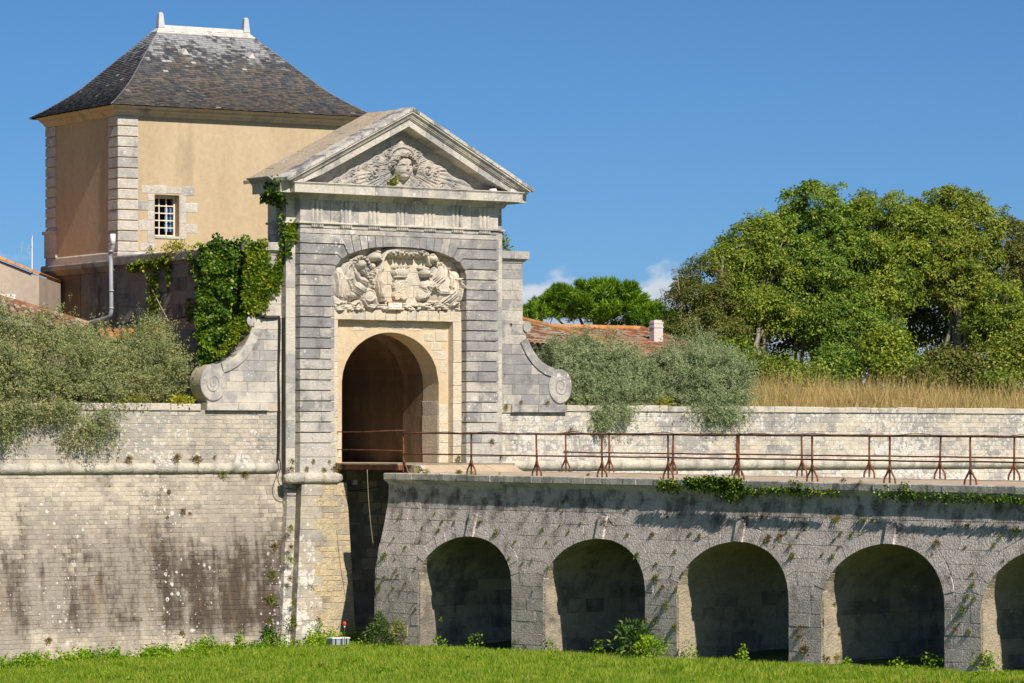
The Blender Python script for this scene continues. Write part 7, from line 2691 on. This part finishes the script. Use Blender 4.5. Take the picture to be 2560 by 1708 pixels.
ivy_thing('thick clump of ivy hanging over the bridge cornice above the third arch', (0.9, -15.9, 4.0),
          [ivy_patch([(15.2, 4.14), (16.0, 4.2), (17.2, 4.2), (17.4, 4.08), (17.1, 3.80), (16.9, 3.68), (16.6, 3.9), (15.4, 3.98)], 2550, bf, 0.08, 0.08, (-1, -0.1, 0)),
           ivy_patch([(14.2, 4.12), (15.0, 4.15), (15.0, 3.9), (14.2, 3.92)], 306, bf, 0.04, 0.08, (-1, -0.1, 0))], 'ivy', 0.062)
ivy_thing('thin fringe of ivy under the bridge cornice above the fourth arch', (0.9, -21.0, 3.9),
          [ivy_patch([(17.4, 3.99), (18.9, 4.0), (19.2, 4.18), (19.4, 4.15), (19.45, 3.98), (20.7, 3.94), (20.7, 3.86), (17.4, 3.88)], 714, bf, 0.04, 0.08, (-1, -0.1, 0)),
           ivy_patch([(21.8, 3.95), (22.6, 4.0), (22.7, 4.14), (22.9, 4.1), (23.1, 3.92), (25.0, 3.92), (27.5, 3.88), (27.5, 3.76), (23.0, 3.80), (21.8, 3.88)], 1054, bf, 0.04, 0.08, (-1, -0.1, 0))], 'ivy', 0.058)


# ---- little plants on the masonry: a few tuft meshes, copied
def tuft_mesh(name, mat, n, leaf, r, up=0.6, asp=0.4):
    d = rand_dirs(n, up)
    d[:, 1] = -np.abs(d[:, 1])
    P = d * (r * RNG.uniform(0.1, 0.75, n))[:, None]
    co, f = leaf_quads(P, unit(d + RNG.normal(size=d.shape) * 0.35), leaf, asp)
    return raw_mesh(name, co, f, 4, M[mat])


TUFTS = {k: [tuft_mesh('wall_weed', m, 130, 0.042, 0.125) for _ in range(3)] for k, m in (('g', 'weed'), ('b', 'weed_brown'), ('y', 'weed_yellow'), ('d', 'weed_dark'))}
BRIDGE_WEEDS =  [(3.29, 3.04, 1.0, 'g'), (5.29, 3.0, 1.0, 'g'), (5.82, 2.97, 1.0, 'g'), (6.94, 3.01, 1.3, 'g'), (4.91, 3.2, 0.8, 'g'), (4.46, 2.83, 0.8, 'g'), (5.21, 2.78, 1.2, 'b'), (7.72, 2.75, 1.5, 'g'), (8.58, 2.57, 1.0, 'g'), (9.04, 2.05, 0.8, 'g'), (9.4, 2.13, 0.7, 'g'), (9.86, 2.56, 0.8, 'g'), (10.11, 1.95, 1.0, 'g'), (3.0, 2.08, 1.6, 'g'), (3.6, 1.73, 1.0, 'b'), (3.66, 1.59, 0.8, 'b'), (3.08, 1.53, 1.3, 'g'), (4.03, 1.39, 1.0, 'b'), (2.82, 1.24, 1.5, 'g'), (3.48, 1.26, 1.0, 'g'), (4.48, 0.76, 1.0, 'g'), (3.26, 2.53, 0.8, 'g'), (4.47, 2.49, 0.8, 'b'), (3.87, 2.31, 1.0, 'g'), (10.27, 2.98, 0.8, 'g'), (10.68, 2.83, 1.0, 'g'), (11.09, 3.04, 1.0, 'g'), (12.08, 3.08, 1.7, 'g'), (13.01, 2.81, 1.0, 'b'), (13.54, 2.34, 1.5, 'g'), (12.87, 3.43, 1.0, 'b'), (14.31, 2.15, 1.0, 'b'), (14.38, 1.83, 2.0, 'g'), (14.64, 1.63, 1.2, 'b'), (14.78, 1.21, 1.8, 'g'), (14.4, 0.86, 1.8, 'g'), (9.61, 2.86, 1.2, 'g'), (7.84, 3.38, 0.8, 'g'), (10.24, 3.54, 1.2, 'g'), (8.46, 2.13, 1.0, 'g'), (5.44, 0.09, 1.1, 'g'), (5.64, 0.55, 1.0, 'g'), (13.96, 2.83, 1.3, 'b'), (15.37, 2.88, 1.0, 'b'), (15.72, 2.83, 1.2, 'b'), (14.93, 2.45, 1.0, 'b'), (15.36, 1.98, 1.0, 'g'), (15.14, 1.6, 1.1, 'g'), (15.11, 0.72, 1.5, 'g'), (17.36, 3.29, 1.0, 'b'), (17.87, 3.3, 1.2, 'b'), (18.22, 2.83, 1.5, 'b'), (18.62, 2.86, 1.7, 'b'), (19.03, 2.65, 1.3, 'b'), (19.15, 2.45, 1.8, 'g'), (19.23, 2.94, 1.0, 'g'), (20.15, 2.52, 0.8, 'g'), (20.53, 2.48, 1.2, 'g'), (20.46, 2.84, 1.0, 'g'), (20.65, 3.0, 1.0, 'g'), (21.02, 2.97, 1.1, 'g'), (20.43, 3.3, 1.5, 'y'), (21.34, 3.29, 1.2, 'y'), (21.63, 3.3, 1.0, 'y'), (22.27, 3.09, 1.3, 'g'), (20.65, 2.69, 0.8, 'g'), (24.68, 3.21, 1.4, 'b'), (23.81, 2.85, 1.6, 'b'), (25.73, 3.01, 1.0, 'y'), (26.21, 3.15, 1.9, 'g'), (25.14, 1.99, 1.2, 'g'), (25.07, 2.23, 0.9, 'b'), (24.98, 1.74, 1.1, 'g'), (25.21, 1.71, 1.1, 'g'), (24.89, 1.47, 1.6, 'g'), (24.66, 1.04, 1.3, 'b'), (25.05, 1.03, 1.0, 'b'), (19.56, 0.88, 1.3, 'b'), (19.56, 0.67, 1.4, 'b'), (19.75, 0.4, 2.2, 'b'), (25.44, 0.48, 1.7, 'g'), (25.58, 2.83, 1.2, 'g'), (20.76, 1.44, 1.0, 'g'), (20.94, 0.79, 1.2, 'b'), (20.52, 0.21, 1.4, 'b'), (20.85, 0.23, 2.2, 'y')]
WALL_WEEDS =  [(-4.826, 4.567, -0.48, 1.6, 'b'), (-4.075, 4.525, -0.48, 0.8, 'b'), (-3.41, 4.602, -0.48, 2.0, 'b'), (-2.809, 4.561, -0.48, 2.0, 'b'), (-2.6, 4.342, -0.48, 1.4, 'b'), (-2.227, 4.64, -0.48, 0.8, 'b'), (-2.006, 4.179, -0.5, 1.9, 'g'), (-1.301, 4.176, -0.5, 1.7, 'b'), (-3.641, 3.732, -0.44, 1.0, 'b'), (-0.17, 4.514, 0.0, 1.4, 'g'), (-0.19, 4.294, 0.0, 1.3, 'b'), (0.288, 4.292, 0.0, 1.3, 'b'), (0.505, 4.494, 0.0, 1.1, 'g'), (1.012, 4.492, 0.0, 0.9, 'b'), (0.842, 4.29, 0.0, 1.3, 'g'), (1.206, 4.309, 0.0, 1.6, 'b'), (-3.27, 3.221, -0.37, 1.4, 'b'), (-3.052, 3.177, -0.37, 0.8, 'b'), (-3.747, 3.079, -0.35, 0.7, 'b'), (-0.573, 2.271, -0.25, 1.9, 'b'), (-0.686, 1.525, -0.15, 1.9, 'g'), (-0.789, 0.887, -0.07, 2.6, 'g'), (-0.859, 0.335, 0.0, 1.6, 'g'), (-0.985, 0.041, 0.04, 2.3, 'd'), (-0.267, 2.724, 0.07, 1.8, 'g'), (-0.273, 2.232, 0.12, 1.6, 'b'), (-0.343, 1.933, 0.15, 2.0, 'g'), (-0.351, 1.421, 0.2, 1.6, 'b'), (-0.378, 0.322, 0.31, 2.8, 'g'), (-0.313, 0.79, 0.26, 1.6, 'g'), (0.06, 2.269, 0.11, 1.4, 'd'), (0.221, 1.194, 0.22, 2.2, 'g'), (0.291, 0.7, 0.27, 1.8, 'g'), (0.391, 0.269, 0.31, 2.8, 'g'), (0.706, 3.53, -0.01, 1.3, 'b'), (1.464, 3.653, -0.03, 1.7, 'b'), (0.493, 3.015, 0.04, 1.4, 'b'), (-3.539, 0.094, 0.03, 1.3, 'b'), (-7.463, 0.025, 0.04, 1.4, 'b'), (0.927, 2.579, 0.08, 1.1, 'b'), (0.576, 2.325, 0.11, 1.1, 'b')]

COLN = {'g': 'green', 'b': 'rusty brown', 'y': 'bright yellow', 'd': 'dark green'}


def plant(fr, loc, rz, size, kind, label, group, flat=1.0):
    me = random.choice(TUFTS[kind])
    o = bpy.data.objects.new('wall_weed', me)
    COL.objects.link(o)
    o.location = fr.w(loc)
    o.rotation_euler = (random.uniform(-.2, .2), random.uniform(-.5, .5), fr.a + rz)
    o.scale = (size * random.uniform(.8, 1.2), size * flat, size * random.uniform(.8, 1.2))
    props(o, label, 'weed', group)
    ORG[o.name] = (loc, fr)


def bridge_place(s):
    if s < 5.6: return 'on the bridge end wall left of the first arch'
    if s < 9.3: return 'on the bridge face between the first and second arches'
    if s < 14.2: return 'on the bridge face round the second arch'
    if s < 17.3: return 'on the bridge pier between the second and third arches'
    if s < 20.0: return 'on the bridge pier between the third and fourth arches'
    if s < 23.0: return 'on the bridge face above the fourth arch'
    return 'on the bridge pier right of the fourth arch'


for (s, z, r, k) in BRIDGE_WEEDS:
    p = bface(s, z, -0.01)
    pl = bridge_place(s)
    plant(FG, p, math.radians(-90), 0.62 * r, k, 'small %s weed tuft rooted %s' % (COLN[k], pl), '%s weeds %s' % (COLN[k], pl))
# more of the smallest tufts scattered over the face
for k in range(90):
    s = random.uniform(2.9, 27.5)
    z = random.uniform(0.5, 3.8)
    if any(abs(s - c) < a and z < (arch_top(i, s) or 0) + 0.05 for i, (c, a, _) in enumerate(ARCHES)): continue
    kk = random.choice('ggggbbd') if z < 3.2 else random.choice('ggd')
    pl = bridge_place(s)
    plant(FG, bface(s, z, 0.0), math.radians(-90), random.uniform(0.2, 0.42), kk, 'tiny %s weed %s' % (COLN[kk], pl), 'tiny %s weeds %s' % (COLN[kk], pl))


def wall_place(u, z):
    if u < -0.45:
        if z > 4.1: return 'growing along the cordon of the left wall'
        return 'on the stained face of the left wall' if u < -1.2 else 'in the corner where the left wall meets the gate base'
    return 'at the foot of the left gate pier' if z > 4.1 else 'on the battered base under the left gate pier'


for (u, z, N, r, k) in WALL_WEEDS:
    pl = wall_place(u, z)
    big = r > 2
    plant(FG, (u, -N - 0.02, z), 0, 0.66 * r, k, '%s %s weed %s' % ('bushy' if big else 'small', COLN[k], pl), '%s %s weeds %s' % ('bushy' if big else 'small', COLN[k], pl))
for (u, y, z, r, k, lab) in ((7.1, 0.42, 6.0, 1.4, 'g', 'green tuft at the left end of the right scroll base'), (7.62, 0.42, 6.12, 0.9, 'b', 'brown tuft in the middle of the right scroll base'), (8.5, 0.4, 6.1, 1.2, 'b', 'brown tuft beside the right volute'),
                             (6.3, -0.02, 5.03, 1.6, 'b', 'brown weed on the plinth of the right gate pier'), (6.75, 0.2, 4.6, 1.4, 'g', 'green weed at the foot of the right gate strip'), (5.35, 0.2, 4.55, 1.7, 'g', 'green weed beside the right door jamb'),
                             (7.3, 0.45, 7.25 + 1.0, 0.8, 'd', 'dark tuft in a joint of the right buttress'), (9.35, 0.4, 5.35, 1.3, 'b', 'brown weed on the parapet below the right volute'), (13.0, 0.44, 5.6, 0.7, 'b', 'faint brown weed on the right parapet'), (15.6, 0.45, 5.75, 0.9, 'b', 'little weed under the coping right of the rounded bush')):
    plant(FG, (u, y, z), 0, 0.62 * r, k, lab, None)
for (s, x, r, k, lab) in ((3.95, 1.25, 2.3, 'y', 'tall lime-green weed at the gate end of the bridge cornice'), (4.35, 1.2, 1.7, 'y', 'lime-green weed beside the ramp stones'), (5.6, 1.3, 1.4, 'y', 'round lime-green cushion between the first railing posts'), (6.35, 1.15, 1.3, 'y', 'lime-green cushion under the second railing post'),
                         (5.2, 1.6, 1.2, 'g', 'small green weed on the deck near the ramp'), (7.2, 1.4, 0.7, 'y', 'tiny yellow weed on the deck edge'), (11.0, 1.3, 0.9, 'b', 'brown weed on the deck edge beyond the third post'), (20.6, 1.1, 1.1, 'b', 'brown weed on the cornice above the fourth arch'), (21.3, 1.0, 0.8, 'y', 'yellow weed on the cornice above the fourth arch')):
    plant(FG, (x, -s, deck_z(s) + 0.03), math.radians(-60), 0.62 * r, k, lab, None)


def clump(name, label, fr, loc, r, h, n, leaf, mat, asp=0.45, group=None, cone=False, cat='bush'):
    t = thing(name, label, cat, fr, loc, group)
    d = rand_dirs(n, 0.5)
    q = RNG.uniform(0.25, 1, n)[:, None]
    P = np.array(loc) + d * np.array([r, r, h]) * q
    if cone:
        zz = np.clip((P[:, 2] - loc[2]) / h, 0, 1)
        P[:, :2] = np.array(loc[:2]) + (P[:, :2] - np.array(loc[:2])) * (1.1 - zz)[:, None] * 1.6
    leaf_part('leaves', P, unit(d + RNG.normal(size=d.shape) * 0.6), leaf, asp, M[mat], t)
    mb = MB()
    for k in range(4):
        i = int(RNG.integers(0, n))
        mb.tube([loc, Vector(loc).lerp(Vector(P[i]), .5), tuple(P[i])], [0.012, 0.008, 0.003], 4)
    part('stems', mb, M['twig'], t)
    return t


clump('shrub', 'dark pyramidal shrub at the left foot of the bridge', FG, (0.45, -3.25, -0.05), 0.34, 0.75, 1500, 0.075, 'weed_dark', cone=True)
clump('shrub', 'straggly olive shrub beside the pyramidal one at the bridge foot', FG, (0.55, -4.0, 0.1), 0.25, 0.45, 380, 0.07, 'weed', 0.35)
clump('elder_shrub', 'dark elder shrub with long leaves in front of the pier left of the third arch', FG, (0.35, -14.0, 0.25), 0.55, 0.62, 620, 0.15, 'weed_dark', 0.36)
clump('shrub', 'light green bushy weed beside the elder at the pier foot', FG, (0.30, -14.75, 0.2), 0.42, 0.34, 620, 0.075, 'herb', 0.6)
clump('shrub', 'bright green bush in the corner at the foot of the left wall', FG, (-0.95, -0.15, -0.12), 0.28, 0.33, 420, 0.08, 'weed_dark', 0.6)
clump('shrub', 'leafy bush growing on the top edge of the right buttress cap', FG, (7.18, 0.75, 10.3), 0.30, 0.55, 380, 0.10, 'weed', 0.4)
clump('shrub', 'light green bush below the pavilion window on the wall top', FG, (-1.0, 4.4, 10.2), 0.45, 0.3, 420, 0.09, 'weed_yellow', 0.4)
clump('shrub', 'small green plant on the ledge left of the pavilion window', FG, (-0.9, 6.0, 10.2), 0.2, 0.2, 90, 0.07, 'weed', 0.4)
clump('shrub', 'low bright green plant under the feathery bush by the left scroll', FG, (-3.1, 0.75, 6.05), 0.4, 0.22, 420, 0.08, 'weed_yellow', 0.6)
clump('shrub', 'low green plant on the parapet under the left bushes', FG, (-4.6, 0.75, 6.03), 0.5, 0.24, 460, 0.08, 'weed', 0.6)
clump('shrub', 'low yellow-green plant between the two silvery bushes', FG, (12.95, 0.8, 6.12), 0.28, 0.26, 240, 0.08, 'weed_yellow', 0.5)


# ---- grass of the ditch
def fence_off(u, v):
    """True where masonry stands"""
    m = (v > 0.05 - 0.02) & (u < 0.2)
    m |= (v > -0.45) & (u > -0.7) & (u < 1.6)
    m |= (v > 0.1)
    return m


def gz_arr(X, Y):
    u = (X + 5.674) * FG.c + (Y - 100) * FG.s
    s = (X + 5.674) * FG.s - (Y - 100) * FG.c
    sm = lambda t: np.clip(t, 0, 1) ** 2 * (3 - 2 * np.clip(t, 0, 1))
    h = np.clip(-0.22 + 0.034 * (X + 2.4), -0.56, 0.24)
    return h + 0.035 * np.sin(X * 1.3 + Y * 0.7) + 0.03 * np.sin(X * 0.57 - Y * 1.9)


def grass_field():
    n = 420000
    Y = 76.5 + 25.0 * RNG.uniform(0, 1, n) ** 1.1
    X = RNG.uniform(-0.146, 0.146, n) * Y
    u = (X + 5.674) * FG.c + (Y - 100) * FG.s
    v = -(X + 5.674) * FG.s + (Y - 100) * FG.c
    keep = (v < 0.35) & ~((u > -0.5) & (u < 1.6) & (v > -0.4)) & ~((u > 0.78) & (-v > 2.8))
    X, Y, u, v = X[keep], Y[keep], u[keep], v[keep]
    n = len(X)
    Z = gz_arr(X, Y)
    patch = 0.5 + 0.5 * np.sin(X * 2.1 + 1.3 * np.sin(Y * 1.7)) * np.sin(Y * 2.9 + np.sin(X * 1.1))
    fine = 0.5 + 0.5 * np.sin(X * 9.1 + 2 * np.sin(Y * 7.3))
    H = (0.055 + 0.075 * patch + 0.045 * fine) * RNG.uniform(0.5, 1.3, n)
    near_wall = np.clip(1.6 - np.minimum(np.abs(v - 0.0), np.abs(u - 0.72)), 0, 1)
    H *= 1 - 0.25 * near_wall
    a = RNG.uniform(0, 2 * math.pi, n)
    w = RNG.uniform(0.006, 0.013, n)
    lean = RNG.normal(size=(n, 2)) * 0.45
    co = np.empty((n, 3, 3))
    co[:, 0] = np.stack([X - np.cos(a) * w, Y - np.sin(a) * w, Z - 0.02], 1)
    co[:, 1] = np.stack([X + np.cos(a) * w, Y + np.sin(a) * w, Z - 0.02], 1)
    co[:, 2] = np.stack([X + lean[:, 0] * H, Y + lean[:, 1] * H, Z + H], 1)
    o = link('grass', raw_mesh('grass', co.reshape(-1, 3), np.arange(n * 3), 3, M['grass']), None, 'green grass covering the ditch floor', 'stuff', None, 'grass')
    # broad-leaved weeds in low mounds, thick along the walls and scattered over the lawn
    nc = 6800
    Y = 78 + 24 * RNG.uniform(0, 1, nc)
    X = RNG.uniform(-0.146, 0.146, nc) * Y
    u = (X + 5.674) * FG.c + (Y - 100) * FG.s
    v = -(X + 5.674) * FG.s + (Y - 100) * FG.c
    dist = np.where(u < 0.75, -v, 0.72 - u)
    dist = np.where((u > 0.72) & (-v < 2.7), np.minimum(-v, 9), dist)
    pat = 0.5 + 0.5 * np.sin(X * 2.3 + 1.9 * np.sin(Y * 1.1)) * np.sin(Y * 1.7 + 1.5 * np.sin(X * 0.9))
    pr = np.clip(1.35 - np.abs(dist) / 1.7, 0, 1) + 0.10 * (pat > 0.6)
    keep = (RNG.uniform(0, 1, nc) < pr) & (v < 0.3) & ~((u > -0.5) & (u < 1.6) & (v > -0.35)) & ~((u > 0.85) & (-v > 2.8))
    X, Y, u, dist, pat = X[keep], Y[keep], u[keep], dist[keep], pat[keep]
    nc = len(X)
    near = np.clip(1.25 - np.abs(dist) / 1.6, 0, 1)
    R_ = RNG.uniform(0.08, 0.2, nc) * (0.7 + 0.7 * near)
    Hh = RNG.uniform(0.06, 0.15, nc) * (0.7 + 2.6 * near * (0.25 + 0.75 * pat))
    per = 80
    e = rand_dirs(nc * per, 0.6).reshape(nc, per, 3)
    e[:, :, 2] = np.abs(e[:, :, 2])
    q = 1 - 0.5 * RNG.uniform(0, 1, (nc, per, 1)) ** 1.5
    P = np.stack([X, Y, gz_arr(X, Y)], 1)[:, None, :] + e * q * np.stack([R_, R_, Hh * 1.3], 1)[:, None, :]
    fc = unit((e * 0.8 + np.array([0, 0, 0.35]) + RNG.normal(size=e.shape) * 0.45).reshape(-1, 3))
    D = unit((e + RNG.normal(size=e.shape) * 0.7).reshape(-1, 3))
    co, f = leaf_quads(P.reshape(-1, 3), D, 0.066, 0.66, face=fc)
    link('weeds', raw_mesh('weeds', co, f, 4, M['herb']), None, 'broad-leaved weeds growing thick along the foot of the walls', 'stuff', None, 'weeds')


grass_field()


def hay():
    n = 110000
    U = 9.0 + 26 * RNG.uniform(0, 1, n)
    V = 0.95 + 22 * RNG.uniform(0, 1, n) ** 1.25
    w = np.array([FG.w((a, b, 0)) for a, b in zip(U, V)])
    X, Y = w[:, 0], w[:, 1]
    keep = (np.abs(X / Y) < 0.15) & (Y < 133.5) & ((U > 16.0) | (V > 6)) & ~((U < 26.5) & (V > 8) & (U < 26))
    U, V, X, Y = U[keep], V[keep], X[keep], Y[keep]
    n = len(U)
    Z = 5.90 + 0.050 * np.minimum(V - 1, 26) + 0.05 * np.sin(U * 0.9) + 0.04 * np.sin(V * 1.1 + U * 0.4)
    H = (0.24 + 0.34 * (0.5 + 0.5 * np.sin(U * 1.7 + 2 * np.sin(V * 0.9))) * (0.5 + 0.5 * np.sin(U * 0.6 + V * 0.35)) + 0.12 * np.sin(U * 5.3 + V * 3.1) ** 2) * RNG.uniform(0.4, 1.5, n)
    H *= np.clip((V - 0.7) / 1.3, 0.35, 1)
    H *= 0.65 + 0.9 * (np.sin(U * 3.7 + 2.3 * np.sin(V * 2.1)) * np.sin(V * 3.3 + 1.7 * np.sin(U * 1.9)) > 0.35)
    a = RNG.uniform(0, 2 * math.pi, n)
    ww = RNG.uniform(0.006, 0.014, n)
    lean = RNG.normal(size=(n, 2)) * 0.35
    co = np.empty((n, 3, 3))
    co[:, 0] = np.stack([X - np.cos(a) * ww, Y - np.sin(a) * ww, Z - 0.03], 1)
    co[:, 1] = np.stack([X + np.cos(a) * ww, Y + np.sin(a) * ww, Z - 0.03], 1)
    co[:, 2] = np.stack([X + lean[:, 0] * H, Y + lean[:, 1] * H, Z + H], 1)
    link('dry_grass', raw_mesh('dry_grass', co.reshape(-1, 3), np.arange(n * 3), 3, M['hay']), None, 'tall dry straw-coloured grass on top of the right rampart', 'stuff', None, 'grass')


hay()
